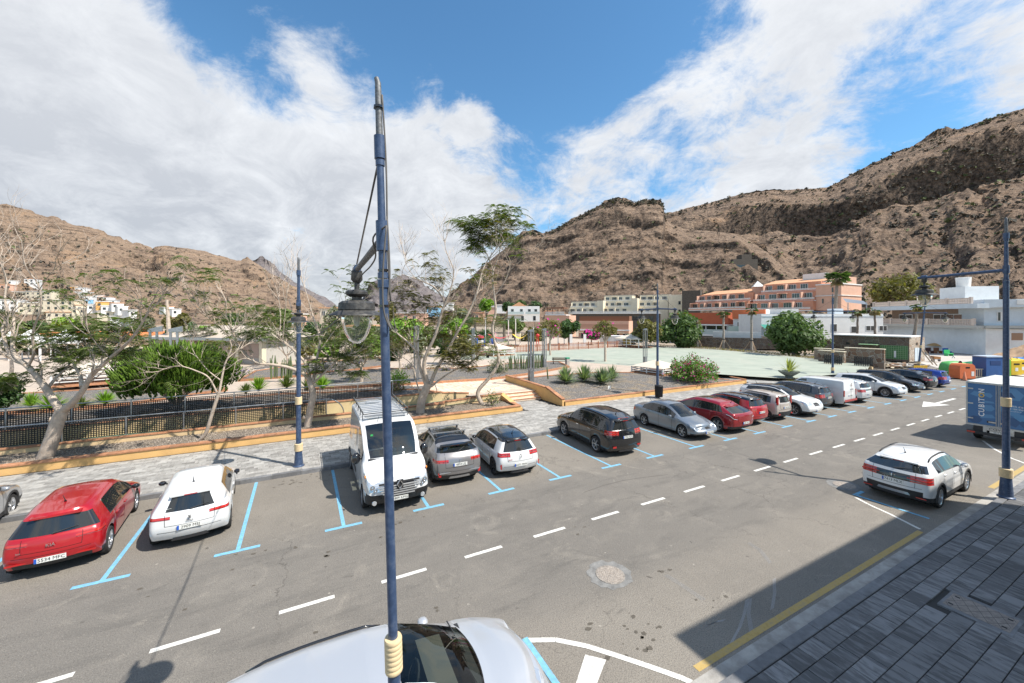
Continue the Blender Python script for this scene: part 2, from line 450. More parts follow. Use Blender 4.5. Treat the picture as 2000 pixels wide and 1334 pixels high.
def dirty_quad(mb, x0, x1, y0, y1, z=.004, jag=.012, n=None):
 """painted bar with slightly ragged ends"""
 mb.add([(x0, y0, z), (x1, y0, z), (x1, y1, z), (x0, y1, z)], [(0, 1, 2, 3)])
u = -6.7 - 8
k = 0
while u < 44:
 mb = MB(); dirty_quad(mb, u, u + 1.05, 9.47, 9.58)
 mb.build('lane_dash', M_WHITEP, **ST)
 u += 2.04; k += 1
TU = [-14.35, -11.8, -9.25, -6.7, -4.1, -1.49, 1.08, 3.6, 6.2, 8.7, 11.22, 13.7, 16.43, 18.97, 21.42, 24.0, 26.49, 28.95, 31.46, 34.05, 36.64, 39.19, 41.7, 44.16, 46.64, 49.2, 51.7]
for tu in TU:
 mb = MB(); dirty_quad(mb, tu - .05, tu + .05, 12.63, 17.45); dirty_quad(mb, tu - .5, tu + .5, 12.5, 12.63)
 mb.build('bay_marking', M_BLUEP, **ST)
# near side lines
mb = MB(); mb.quad((6.05, 4.57, .004), (15.6, 4.57, .004), (15.6, 4.70, .004), (6.05, 4.70, .004))
mb.quad((21.8, 4.56, .004), (40, 4.56, .004), (40, 4.72, .004), (21.8, 4.72, .004))
mb.build('yellow_line', M_YELP, **ST)
mb = MB()
def road_poly(mb, pts, w, z=.006):
 for a, b in zip(pts, pts[1:]):
  a = Vector((*a, z)); b = Vector((*b, z)); dn = (b - a).normalized(); s_ = Vector((-dn.y, dn.x, 0)) * w / 2
  mb.quad(a - s_, b - s_, b + s_, a + s_)
arc = [tuple(G(x, y).xy) for x, y in [(1024, 1251), (1085, 1250), (1145, 1262), (1205, 1281), (1268, 1302), (1330, 1324), (1352, 1334)]]
road_poly(mb, arc, .11)
arc2 = [tuple(G(x, y).xy) for x, y in [(1671, 972), (1700, 987), (1740, 1005), (1797, 1034)]]
road_poly(mb, arc2, .09)
arc3 = [tuple(G(x, y).xy) for x, y in [(1920, 861), (1940, 876), (1975, 895), (2020, 912)]]
road_poly(mb, arc3, .1)
a = [G(1143, 1279), G(1184, 1289), G(1160, 1350), G(1120, 1350)]
mb.add([(p.x, p.y, .006) for p in a], [(3, 2, 1, 0)])
mb.build('hatch_marking', M_WHITEP, **ST)
mb = MB()
p0 = G(1022, 1248); mb.quad((p0.x - .03, 3.9, .008), (p0.x + .09, 3.9, .008), (p0.x + .09, p0.y, .008), (p0.x - .03, p0.y, .008))
q0 = G(1672, 968); mb.quad((q0.x - .03, 4.8, .008), (q0.x + .08, 4.8, .008), (q0.x + .08, q0.y + .1, .008), (q0.x - .03, q0.y + .1, .008))
mb.quad((q0.x + .1, q0.y - .02, .008), (q0.x + .6, q0.y - .02, .008), (q0.x + .6, q0.y + .1, .008), (q0.x + .1, q0.y + .1, .008))
mb.build('bay_marking', M_BLUEP, **ST)
# direction arrow
A = lambda s, v: (s, v, .004)
mb = MB(); mb.add([A(37.4, 11.03), A(39.9, 10.35), A(39.9, 10.92), A(43.4, 10.92), A(43.4, 11.12), A(39.9, 11.12), A(39.9, 11.7)], [(0, 1, 2, 5, 6), (2, 3, 4, 5)])
mb.build('lane_arrow', M_WHITEP, **ST)

# manhole covers in the asphalt
M_IRON = mat('cast_iron_worn', (.33, .29, .25), .7, metal=.3, var=.5, vscale=30, bump=.6, bscale=60)
M_PATCH = mat('concrete_patch', (.20, .195, .185), .9, var=.3, vscale=6, bump=.5, bscale=40)
def manhole(c, lab):
 t = thing('manhole_cover', lab, 'manhole cover', (c[0], c[1], 0), group='round manhole covers in the road')
 rg = MB(); n = 26; rr = random.Random(int(c[0] * 10)); vs = [(0, 0, .005)]
 for i in range(n):
  a = 2 * math.pi * i / n; q = .52 + rr.uniform(-.05, .06)
  vs.append((q * math.cos(a), q * math.sin(a), .005))
 rg.add(vs, [(0, i + 1, (i + 1) % n + 1) for i in range(n)])
 rg.build('concrete_surround', M_PATCH, t)
 d = MB().lathe([(.34, .004), (.34, .014), (.325, .016), (0.001, .016)], sides=32, caps=False)
 d.build('cover_plate', M_IRON, t)
 s = MB();
 for i in range(-6, 7):
  for j in range(-6, 7):
   x, y = i * .05 + (j % 2) * .025, j * .045
   if x * x + y * y < .29 ** 2:
    a = rr.uniform(0, 3.14); dx, dy = .019 * math.cos(a), .019 * math.sin(a)
    s.add([(x - dx - dy * .5, y - dy + dx * .5, .0165), (x + dx - dy * .5, y + dy + dx * .5, .0165), (x + dx + dy * .5, y + dy - dx * .5, .0165), (x - dx + dy * .5, y - dy - dx * .5, .0165),
                       (x, y, .024)], [(0, 1, 4), (1, 2, 4), (2, 3, 4), (3, 0, 4)])
 s.build('raised_studs', mat('stud_pale', (.36, .30, .25), .6, metal=.2), t)
manhole((6.46, 7.28), 'worn round manhole cover in a broken concrete ring, left of the long building shadow')
manhole((17.45, 7.2), 'round manhole cover in the road just behind the white crossover with the wide light bar')

# tyre skid marks and the dark crack line
M_SKID = mat('rubber_mark', (.085, .078, .07), .9)
mb = MB()
for pts in ([(1140, 962), (1180, 948), (1220, 938), (1262, 932), (1304, 927)],):
 road_poly(mb, [tuple(G(x, y).xy) for x, y in pts], .022, .0035)
road_poly(mb, [tuple(G(x, y).xy) for x, y in [(1380, 866), (1440, 885), (1500, 905)]], .015, .0035)
mb.build('skid_mark', M_SKID, **ST)
mb = MB(); rs_ = random.Random(21)
for (x, y, n, sp) in [(585, 936, 16, .5), (560, 945, 8, .3), (1262, 845, 8, .3), (1062, 870, 6, .25), (680, 1075, 6, .4), (1225, 1235, 10, .5), (1255, 1262, 9, .35), (1115, 1240, 5, .3), (1385, 1170, 4, .2), (1300, 1115, 3, .15), (790, 1010, 6, .4), (1150, 1035, 5, .6), (560, 1065, 8, .7), (1400, 905, 6, .5), (330, 1170, 6, .9), (1500, 870, 8, 1.2), (1700, 800, 10, 1.5), (900, 1180, 8, 1.2), (430, 1010, 8, .6)]:
 c = G(x, y)
 for _ in range(n):
  a, b, r_ = rs_.gauss(0, sp), rs_.gauss(0, sp * .5), rs_.uniform(.012, .07); m_ = 9
  mb.add([(c.x + a + r_ * rs_.uniform(.6, 1.3) * math.cos(6.283 * k / m_), c.y + b + r_ * rs_.uniform(.4, 1.0) * math.sin(6.283 * k / m_), .0032) for k in range(m_)], [tuple(range(m_))])
mb.build('oil_stain', mat('oil_stain_brown', (.10, .085, .065), .6, var=.3, vscale=20), kind='stuff')
M_SKIDL = mat('pale_tyre_mark', (.33, .32, .31), .9)
mb = MB()
for pts in ([(1400, 1290), (1425, 1262), (1445, 1225), (1455, 1195), (1460, 1170)], [(1465, 1170), (1462, 1200), (1468, 1235)], [(1512, 1130), (1513, 1160), (1508, 1190)], [(1300, 1123), (1335, 1145), (1375, 1172)], [(1462, 1060), (1485, 1075), (1505, 1100)], [(1380, 1222), (1400, 1214), (1415, 1212)]):
 q = [Vector((*G(x, y).xy, 0)) for x, y in pts]
 for off in (-.05, -.017, .017, .05):
  road_poly(mb, [(p.x + off, p.y) for p in q], .008, .0035)
mb.build('tyre_mark', M_SKIDL, **ST)

# ------------------------------------------------------------------ near pavement (balcony side)
PZ = .12
mb = MB()
mb.box(-30, 75, 2.0 - 22, 4.0, -.5, PZ - .035)
near = mb.build('near_pavement', M_SUBBASE, **ST)
mb = MB(); mb.box(-30, 75, 4.22, 4.5, -.2, .012, 0)
gut = mb.build('gutter', M_CONC, **ST)
kerb = MB().box(-30, 75, 4.02, 4.20, -.2, PZ - .03).build('near_kerb', M_CONC, **ST)
def chamfer_slab(lx, ly, h, c=.006):
 m = MB()
 m.add([(0, 0, 0), (lx, 0, 0), (lx, ly, 0), (0, ly, 0), (0, 0, h - c), (lx, 0, h - c), (lx, ly, h - c), (0, ly, h - c),
           (c, c, h), (lx - c, c, h), (lx - c, ly - c, h), (c, ly - c, h)],
          [(0, 1, 5, 4), (1, 2, 6, 5), (2, 3, 7, 6), (3, 0, 4, 7), (4, 5, 9, 8), (5, 6, 10, 9), (6, 7, 11, 10), (7, 4, 8, 11), (8, 9, 10, 11)])
 return m
km = chamfer_slab(.97, .195, .155, .012).mesh('kerb_stone', M_KERB)
for i in range(0, 34):
 o = link('kerb_stone', km, kerb); o.location = (-3 + i * .98, 4.012, -.03 + random.uniform(-.003, .003))
SLW, SLL = .53, .325
slab_me = [chamfer_slab(SLW - .013, SLL - .013, .04, .006).mesh('paving_slab', M_SLAB)]
cand = []
hole = (11.75, 12.62, 2.24, 3.24)
stuffm = MB()
for r in range(0, 22):
 v1 = 4.0 - r * SLL
 off = (r * .19) % SLW
 for i in range(-16, 100):
  x = i * SLW + off
  cx_, cy_ = x + SLW / 2, v1 - SLL / 2
  if hole[0] < cx_ < hole[1] and hole[2] < cy_ < hole[3]: continue
  d = cx_ * FW.x + cy_ * FW.y; X = cx_ * RT.x + cy_ * RT.y
  vis = d > .5 and abs(X / d) < 1.36 and (CAM_H - PZ) / d * FPX + HORY < 1400
  cand.append((0 if vis else 1, d, x, v1 - SLL))
cand.sort()
for n, (nv, d, x, y) in enumerate(cand):
 if not nv and n < 300:
  o = link('paving_slab', slab_me[0], near); o.location = (x, y, PZ - .04 + random.uniform(-.0015, .0015))
 else:
  b = len(stuffm.v); s = chamfer_slab(SLW - .013, SLL - .013, .04, .006)
  stuffm.add([(a[0] + x, a[1] + y, a[2] + PZ - .04) for a in s.v], s.f)
stuffm.build('paving_slab', M_SLAB, near, kind='stuff')
# rectangular service cover let into the slabs
t = thing('service_cover', 'rectangular diamond-pattern metal service cover let into the dark slab pavement', 'service cover', (12.18, 2.74, PZ))
MB().box(-.43, .43, -.5, .5, -.035, .0035).build('cover_frame', M_KERB, t)
mb = MB().box(-.32, .32, -.45, .45, -.003, .007)
mb.build('cover_plate', mat('cover_brown', (.26, .22, .19), .7, metal=.2, var=.3, vscale=12), t)
mb = MB()
for i in range(-5, 6):
 for sgn in (1, -1):
  a = Vector((-.32, i * .18, .0045)); b = Vector((.32, i * .18 + sgn * .36, .0045))
  pts = []
  for k in range(17):
   q = a.lerp(b, k / 16)
   if abs(q.y) <= .45: pts.append((q.x, q.y))
  if len(pts) > 1: road_poly(mb, [pts[0], pts[-1]], .008, .0085)
mb.build('diamond_ribs', mat('cover_groove', (.08, .07, .06), .8), t)
for x, y in ((-.2, -.36), (.2, -.36), (-.2, .36), (.2, .36)): MB().box(x - .02, x + .02, y - .035, y + .035, .0071, .012).build('lifting_slot', mat('slot_black', (.015, .014, .013), .8), t)

# ------------------------------------------------------------------ far pavement
FZ = .15
mb = MB(); mb.box(-40, 54, 17.68, 22.3, -.3, FZ - .02)
mb.box(12.4, 15.4, 22.3, 24.75, -.3, FZ - .02); mb.box(35.9, 54, 22.3, 34, -.3, FZ - .02)
farp = mb.build('pavement', M_SUBBASE, **ST)
fk = MB().box(-40, 54, 17.52, 17.69, -.2, FZ - .012).build('far_kerb', M_CONC, **ST)
km2 = chamfer_slab(.985, .16, .17, .012).mesh('kerb_stone', M_KERB)
for i in range(66):
 o = link('kerb_stone', km2, fk); o.location = (-12 + i, 17.5, -.012 + random.uniform(-.003, .003))
BW, BL = .2, .4
bm_ = chamfer_slab(BL - .006, BW - .006, .035, .004)
bme = bm_.mesh('paving_block', M_BLOCK)
cand = []
for r in range(0, 82):
 y = 17.68 + r * BW
 off = (r % 2) * .2 + (r % 3) * .05
 for i in range(-60, 134):
  x = i * BL + off
  if y + BW < 22.2 or (12.5 < x and x + BL < 15.3 and y < 24.6) or (x > 36.0 and y < 33.8 and x + BL < 53.9):
   if x + BL > 53.9: continue
   d = x * FW.x + y * FW.y; X = x * RT.x + y * RT.y
   if d < 2 or X / d < -1.42: continue
   cand.append((d, x, y))
cand.sort()
stuffm = MB()
for n, (d, x, y) in enumerate(cand):
 # the nearest blocks are lifted out as single objects, the rest of the paving is joined
 if n < 300:
  o = link('paving_block', bme, farp); o.location = (x, y, FZ - .035 + random.uniform(-.002, .002))
 else:
  stuffm.add([(a[0] + x, a[1] + y, a[2] + FZ - .035) for a in bm_.v], bm_.f[4:])
stuffm.build('paving_block', M_BLOCK, farp, kind='stuff')
# ------------------------------------------------------------------ plaza, planters, ramp walls
PLZ = .65
M_PLAZAT = m_slab('plaza_tile', (.56, .40, .29), (.74, .60, .46), (2, 3), .25, thr=(.3, .6))
def coping_run(name_parent, a, b, z, w=.28, h=.07, l=.5, tilt=0.0, zb=None, first=True):
 """row of single terracotta coping tiles from a to b (ground points) on top of a wall"""
 a = Vector((*a[:2], 0)); b = Vector((*b[:2], 0)); L = (b - a).length; n = max(1, round(L / l)); dn = (b - a) / L
 ll = L / n
 key = ('cop', round(ll, 3), w, h)
 if key not in MATS: MATS[key] = chamfer_slab(ll - .008, w, h, .012).mesh('coping_tile', M_TERRA)
 zb = z if zb is None else zb
 ang = math.atan2(dn.y, dn.x)
 for i in range(n):
  if COPN[0] > 290: break
  COPN[0] += 1
  o = link('coping_tile', MATS[key], name_parent)
  q = a + dn * (i * ll) + Vector((dn.y, -dn.x, 0)) * (w / 2)
  o.location = (q.x, q.y, z + (zb - z) * (i + .5) / n + random.uniform(-.003, .003))
  o.rotation_euler = (0, -math.atan2(zb - z, L), ang + random.uniform(-.006, .006))
COPN = [0]
ZA = .47
pl = thing('planter_bed', 'long low ochre planter with terracotta coping and gravel along the pavement, left of the steps', 'planter', (0, 22.1, FZ))
def loc(mb, par, *a, **k):   # builder whose coordinates are world ones
 o = mb.build(a[0], a[1], par, **k); o.matrix_parent_inverse = Matrix.Translation(-Vector(par.location)); return o
loc(MB().box(-22, 12.3, 22.14, 22.36, FZ, ZA).box(12.1, 12.3, 22.36, 24.0, FZ, ZA), pl, 'front_wall', M_OCHRE)
gr = MB()
def gravel_sheet(mb, poly, z, amp=.03, step=.35):
 xs = [p[0] for p in poly]; ys = [p[1] for p in poly]
 def inside(x, y):
  c = False; n = len(poly)
  for i in range(n):
   x1, y1 = poly[i]; x2, y2 = poly[(i + 1) % n]
   if (y1 > y) != (y2 > y) and x < (x2 - x1) * (y - y1) / (y2 - y1) + x1: c = not c
  return c
 mb.add([(x, y, z) for x, y in poly], [tuple(range(len(poly)))])
loc(gr.quad((-22, 22.36, ZA - .05), (12.1, 22.36, ZA - .05), (12.1, 24.9, ZA - .05), (-22, 24.9, ZA - .05)), pl, 'gravel_fill', M_GRAVEL, kind='stuff')
pe = link('coping', MB().box(-22, -12, 22.1, 22.38, ZA, ZA + .06).mesh('coping', M_TERRA), pl); pe.matrix_parent_inverse = Matrix.Translation(-Vector(pl.location))
def cop(par, a, b, z, **k):
 n0 = len(COL.objects); coping_run(par, a, b, z, **k)
 for o in list(COL.objects)[n0:]: o.matrix_parent_inverse = Matrix.Translation(-Vector(par.location))
cop(pl, (-12, 22.24), (12.3, 22.24), ZA)
cop(pl, (12.2, 22.4), (12.2, 24.3), ZA)
# loose gravel stones over the bed
M_PEB = mat('pebble', (.30, .25, .20), .95, island=.6)
def pebbles(mb, n, fn, s0=.012, s1=.035, rr=random.Random(3)):
 for _ in range(n):
  x, y, z = fn(rr); s = rr.uniform(s0, s1); a = rr.uniform(0, 6.28); ca, sa = math.cos(a) * s, math.sin(a) * s
  mb.add([(x + ca, y + sa, z), (x - sa, y + ca * .8, z), (x - ca, y - sa, z), (x + sa, y - ca * .8, z), (x, y, z + s * .8)], [(0, 1, 4), (1, 2, 4), (2, 3, 4), (3, 0, 4)])
mb = MB(); pebbles(mb, 5200, lambda r: (r.uniform(-12, 12), r.uniform(22.4, 24.3), ZA - .052))
loc(mb, pl, 'loose_stones', M_PEB, kind='stuff')

# ramp strip between the two walls and the wall carrying the upper railing
RZ = .62
rw = thing('garden_wall', 'low inner wall behind the gravel planter carrying the front black railing', 'wall', (0, 24.4, FZ))
loc(MB().box(-22, 1.5, 24.35, 24.55, FZ, RZ).box(1.5, 8.0, 24.35, 24.55, FZ, RZ - .02), rw, 'rendered_wall', M_OCHRE2)
cop(rw, (-12, 24.45), (8.0, 24.45), RZ, w=.26)
UP = 1.05
uw = thing('retaining_wall', 'ochre retaining wall under the rear black railing with terracotta coping', 'wall', (0, 26, FZ))
wallpts = [(-22, 25.9), (8.3, 25.9), (10.2, 26.4)]
loc(MB().box(-22, 8.3, 25.9, 26.1, FZ, UP).prism([(8.3, 25.9), (10.4, 26.3), (10.4, 26.5), (8.3, 26.1)], FZ, [UP, PLZ + .1, PLZ + .1, UP, ]), uw, 'rendered_wall', M_OCHRE2)
cop(uw, (-12, 26.0), (8.3, 26.0), UP, w=.26)
cop(uw, (8.3, 26.0), (10.4, 26.4), UP, w=.26, zb=PLZ + .12)
ramp = MB().add([(-22, 24.55, .55), (2, 24.55, .35), (8, 24.55, .45), (12, 24.55, PLZ), (12, 25.9, PLZ), (8, 25.9, .5), (2, 25.9, .35), (-22, 25.9, .55)], [(0, 1, 6, 7), (1, 2, 5, 6), (2, 3, 4, 5)])
ramp.build('path', mat('green_ramp', (.16, .30, .22), .9, var=.2, vscale=2, dirt=.5, dcol=(.4, .34, .26)), **ST)
# sloping planter wall in front of the ramp, right of the van
sl = thing('planter_wall', 'sloping pale ochre wall with coping behind the two bare trees left of the steps', 'wall', (9, 24.5, FZ))
loc(MB().prism([(3.5, 24.6), (12.2, 24.6), (12.2, 24.8), (3.5, 24.8)], FZ, [.45, PLZ + .18, PLZ + .18, .45]), sl, 'rendered_wall', M_OCHRE2)
cop(sl, (3.5, 24.7), (12.2, 24.7), .45, w=.26, zb=PLZ + .18)
loc(MB().prism([(12.1, 22.2), (12.45, 22.2), (12.45, 24.9), (12.1, 24.9)], FZ, [.35, .35, PLZ + .2, PLZ + .2]), sl, 'stair_cheek', M_OCHRE)

# plaza sheet
plz = [(12.3, 25.9), (15.6, 25.9), (15.6, 26.3), (34.5, 26.3), (36, 40), (60, 52), (62, 60), (60, 95), (-30, 95), (-60, 60), (-60, 26.1), (8.3, 26.1), (10.2, 26.35), (10.2, 25.85), (11.9, 25.85), (11.9, 24.75), (12.3, 24.75)]
mb = MB().add([(x, y, PLZ) for x, y in plz], [tuple(range(len(plz)))])
mb.build('plaza_floor', M_PINKPAVE, **ST)
# tiles of the plaza in front of the steps, joined
cand = []
for i in range(0, 46):
 for j in range(0, 40):
  x, y = 5.5 + i * .4, 26.5 + j * .4
  if x > 22 or y > 42: continue
  cand.append((x, y))
ts = chamfer_slab(.385, .385, .03, .005); stuffm = MB()
plf = bpy.data.objects['plaza_floor']
cand.sort(key=lambda p: p[0] * FW.x + p[1] * FW.y)
tme = ts.mesh('floor_tile', M_PLAZAT)
mb = MB()
for n, (x, y) in enumerate(cand):
 if x > 15.4 and y < 34 and x > 15.4 : continue
 if n < 260:
  o = link('floor_tile', tme, plf); o.location = (x, y, PLZ - .015 + random.uniform(-.001, .001))
 else: mb.add([(a[0] + x, a[1] + y, a[2] + PLZ - .015) for a in ts.v], ts.f[4:])
mb.build('floor_tile', M_PLAZAT, plf, kind='stuff')
# steps
stp = thing('steps', 'four pink tiled steps from the pavement up to the plaza', 'steps', (13.9, 24.9, FZ))
for i in range(3):
 loc(MB().box(12.45, 15.5, 24.75 + i * .36, 26.3, FZ, FZ + .165 * (i + 1)), stp, 'step', M_PLAZAT)
 loc(MB().box(12.45, 15.5, 24.73 + i * .36, 24.80 + i * .36, FZ + .165 * (i + 1) - .045, FZ + .165 * (i + 1) + .004), stp, 'nosing', M_TERRA)
# plaza-court green sheet
fence_l = [tuple(G(x, y, PLZ).xy) for x, y in ((700, 705), (900, 692), (1100, 684), (1240, 677), (1300, 678), (1400, 683), (1500, 692), (1610, 703), (1700, 712))]
front_l = [tuple(G(x, y, PLZ).xy) for x, y in ((1690, 728), (1637, 727), (1541, 736), (1459, 731), (1390, 728), (1320, 722), (1240, 715), (1112, 706), (1000, 701), (900, 703))]
def resample(pl, n):
 a = np.array(pl); dl = np.r_[0, np.cumsum(np.hypot(*np.diff(a, axis=0).T))]; q = np.linspace(0, dl[-1], n)
 return [(float(np.interp(k, dl, a[:, 0])), float(np.interp(k, dl, a[:, 1]))) for k in q]
fa, fb = resample(fence_l[1:], 30), resample(list(reversed(front_l[1:] if False else front_l)), 30)
mb = MB(); vs = []
for i in range(30):
 zf = PLZ - .19 * min(1, max(0, (fb[i][0] - 33) / 5))
 for k in range(5):
  s = k / 4; vs.append((fb[i][0] + (fa[i][0] - fb[i][0]) * s, fb[i][1] + (fa[i][1] - fb[i][1]) * s, zf + (PLZ - zf) * min(1, s * 1.6) + .006))
mb.add(vs, [(i * 5 + k, (i + 1) * 5 + k, (i + 1) * 5 + k + 1, i * 5 + k + 1) for i in range(29) for k in range(4)])
court = mb.build('sports_court', M_COURT, **ST)
# lower front part of the court and its ochre kerb
kA, kB, kC = G(1459, 731, .3), G(1541, 738, .3), G(1640, 727, .3)
kb = thing('court_kerb', 'low ochre kerb wall around the near corner of the green court', 'kerb', (kB.x, kB.y, FZ))
for a, b in ((kA, kB), (kB, kC)):
 d = (b - a); d.z = 0; L = d.length; d.normalize(); n_ = Vector((-d.y, d.x, 0))
 m = MB(); m.obox((a + b) / 2, d, n_, L / 2 + .12, .14, FZ - .1, .48); loc(m, kb, 'kerb_wall', M_OCHRE)
# fill between kerb and plaza level
mb = MB(); pts = [kA, kB, kC, G(1700, 722, .45), Vector((56, 30, 0)), Vector((36.4, 30, 0))]
mb.add([(p.x, p.y, .44) for p in pts], [tuple(range(len(pts)))])
mb.build('court_apron', M_COURT, **ST)
# yucca planter
yp = thing('planter_bed', 'broad gravel planter right of the steps holding the yuccas and the bougainvillea', 'planter', (20, 22.1, FZ))
Yf = [(15.56, 22.1), (35.5, 22.1)]
bk = [tuple(G(x, y, .75).xy) for x, y in ((1425, 736), (1330, 733), (1240, 727), (1160, 727), (1060, 734), (985, 742))]
poly = [(15.56, 22.1), (35.5, 22.1)] + bk + [(15.5, 26.2)]
loc(MB().add([(x, y, PLZ + .04 if y > 26 else (.46 + (PLZ + .04 - .46) * (y - 22.1) / 4)) for x, y in poly], [tuple(range(len(poly)))]), yp, 'gravel_fill', M_GRAVEL2, kind='stuff')
mb = MB()
mb.box(15.56, 35.6, 22.05, 22.27, FZ, .42)
mb.prism([(15.42, 22.05), (15.66, 22.05), (15.66, 24.2), (15.42, 24.2)], FZ, [.5, .5, 1.06, 1.06])
mb.prism([(15.42, 24.2), (15.66, 24.2), (15.66, 30.5), (15.42, 30.5)], FZ, [1.06, 1.06, 1.12, 1.12])
q = bk[0]; a = Vector((35.5, 22.1, 0)); b = Vector((*q, 0)); d = (b - a).normalized()
mb.obox((a + b) / 2, d, Vector((-d.y, d.x, 0)), (b - a).length / 2, .11, FZ, .44)
loc(mb, yp, 'edge_wall', M_OCHRE)
cop(yp, (15.6, 22.16), (35.6, 22.16), .42, w=.26)
cop(yp, (15.54, 22.1), (15.54, 24.2), .5, w=.3, zb=1.06)
cop(yp, (15.54, 24.2), (15.54, 30.5), 1.06, w=.3, zb=1.12)
for p, q2 in zip([(35.5, 22.1)] + bk, bk):
 cop(yp, p, q2, .44 if p[1] < 23 else PLZ + .06, w=.24, zb=PLZ + .06, h=.06)
mb = MB(); pebbles(mb, 3500, lambda r: (lambda x, y: (x, y, .46 + .23 * (y - 22.1) / 4 if y < 26 else PLZ + .04))(r.uniform(15.8, 34), r.uniform(22.4, 26)))
loc(mb, yp, 'loose_stones', M_PEB, kind='stuff')
# further beds on the plaza (raised gravel beds with low terracotta edges)
def bed(label, pts, z=PLZ + .12, m=None, group=None):
 c = pts[0]; t = thing('planter_bed', label, 'planter', (c[0], c[1], PLZ), group=group)
 loc(MB().add([(x, y, z) for x, y in pts], [tuple(range(len(pts)))]), t, 'gravel_fill', m or M_GRAVEL2, kind='stuff')
 n = len(pts); mb = MB()
 for i in range(n):
  a = Vector((*pts[i], 0)); b = Vector((*pts[(i + 1) % n], 0)); d = (b - a)
  if d.length < .1: continue
  L = d.length; d.normalize(); mb.obox((a + b) / 2, d, Vector((-d.y, d.x, 0)), L / 2 + .1, .12, PLZ - .3, z + .06)
 loc(mb, t, 'edge_kerb', M_TERRA)
 return t
Gp = lambda x, y, z=PLZ: tuple(G(x, y, z).xy)
bed('gravel bed with a curved terracotta edge behind the plaza tiles, under the tall light column', [Gp(600, 762), Gp(800, 752), Gp(960, 742), Gp(1040, 731), Gp(1110, 718), Gp(1090, 708), Gp(1000, 712), Gp(900, 722), Gp(760, 722), Gp(600, 730)])
# upper bed behind the rear railing
ub = thing('planter_bed', 'raised gravel bed behind the rear black railing holding the round green euphorbia', 'planter', (-6, 27, UP))
pts = [(-22, 26.1), (8.3, 26.1), (7.0, 28.2), (-1, 30.5), (-22, 30.5)]
loc(MB().prism(pts, FZ, UP - .06), ub, 'gravel_fill', M_GRAVEL2, kind='stuff')
loc(MB().box(-22, -1, 30.5, 30.7, PLZ - .3, UP).prism([(-1, 30.5), (7, 28.2), (7.1, 28.4), (-.95, 30.7)], PLZ - .3, UP).prism([(7, 28.2), (8.3, 26.1), (8.5, 26.2), (7.2, 28.3)], PLZ - .3, UP), ub, 'edge_kerb', M_TERRA)
bed('gravel bed with terracotta edge on the far left of the plaza', [(-40, 33), (-9.5, 33), (-5, 36), (-7, 40), (-40, 42)])
bed('grey gravel bed left of the plaza centre with cactus columns and lavender', [Gp(468, 745), Gp(600, 735), Gp(760, 715), Gp(740, 700), Gp(600, 712), Gp(500, 727)])

# ------------------------------------------------------------------ railings
M_BLACKM = mat('black_metal', (.02, .02, .022), .5, metal=.4, var=.3, vscale=20)
M_STEEL = mat('galvanised_steel', (.42, .44, .46), .35, metal=.9, var=.2, vscale=6)
def panel_mesh(w, h, mat_):
 m = MB(); n = max(2, round(w / .085)); k = max(2, round(h / .085)); t_ = .008
 bw = .034
 for i in range(n + 1):
  x = i * w / n; m.box(x - bw / 2, x + bw / 2, -t_, t_, 0, h)
 for j in range(k + 1):
  z = j * h / k; m.box(0, w, -t_ * .7, t_ * .7, z - bw / 2, z + bw / 2)
 return m.mesh('lattice_panel', mat_)
def railing(label, x0, n, w, y, z0, h, cut=None):
 t = thing('railing', label, 'railing', (x0, y, z0))
 pm = panel_mesh(w - .1, h - .16, M_BLACKM)
 post = MB().box(-.022, .022, -.022, .022, 0, h).mesh('post', M_STEEL)
 for i in range(n + 1):
  o = link('post', post, t); o.location = (i * w, 0, 0)
  if i < n:
   o = link('lattice_panel', pm, t); o.location = (i * w + .05, 0, .06)
 MB().tube([(0, 0, h + .02), (n * w, 0, h + .02)], .028, 8).build('top_rail', M_STEEL, t, smooth=True, angle=60)
 return t
r1 = railing('front black lattice railing with steel top rail along the gravel planter', -19.65, 10, 2.085, 24.45, RZ + .07, .84)
m = MB(); pts = [(20.85 + .9 * math.sin(a), 0, .86 - .9 * (1 - math.cos(a))) for a in np.linspace(0, 1.5, 10)]
m.tube(pts, .028, 8); m.build('end_rail', M_STEEL, r1, smooth=True)
r2 = railing('rear black lattice railing on the retaining wall in front of the green euphorbia', -22.0, 13, 2.085, 26.0, UP + .07, .93)
m = MB(); pts = [(27.1 + 2.0 * t_ , .0, .95) for t_ in (0, .5, 1)] + [(29.1 + .9 * math.sin(a), .0, .95 - 1.0 * (1 - math.cos(a))) for a in np.linspace(0.1, 1.5, 10)]
m.tube(pts, .028, 8); m.build('end_rail', M_STEEL, r2, smooth=True)
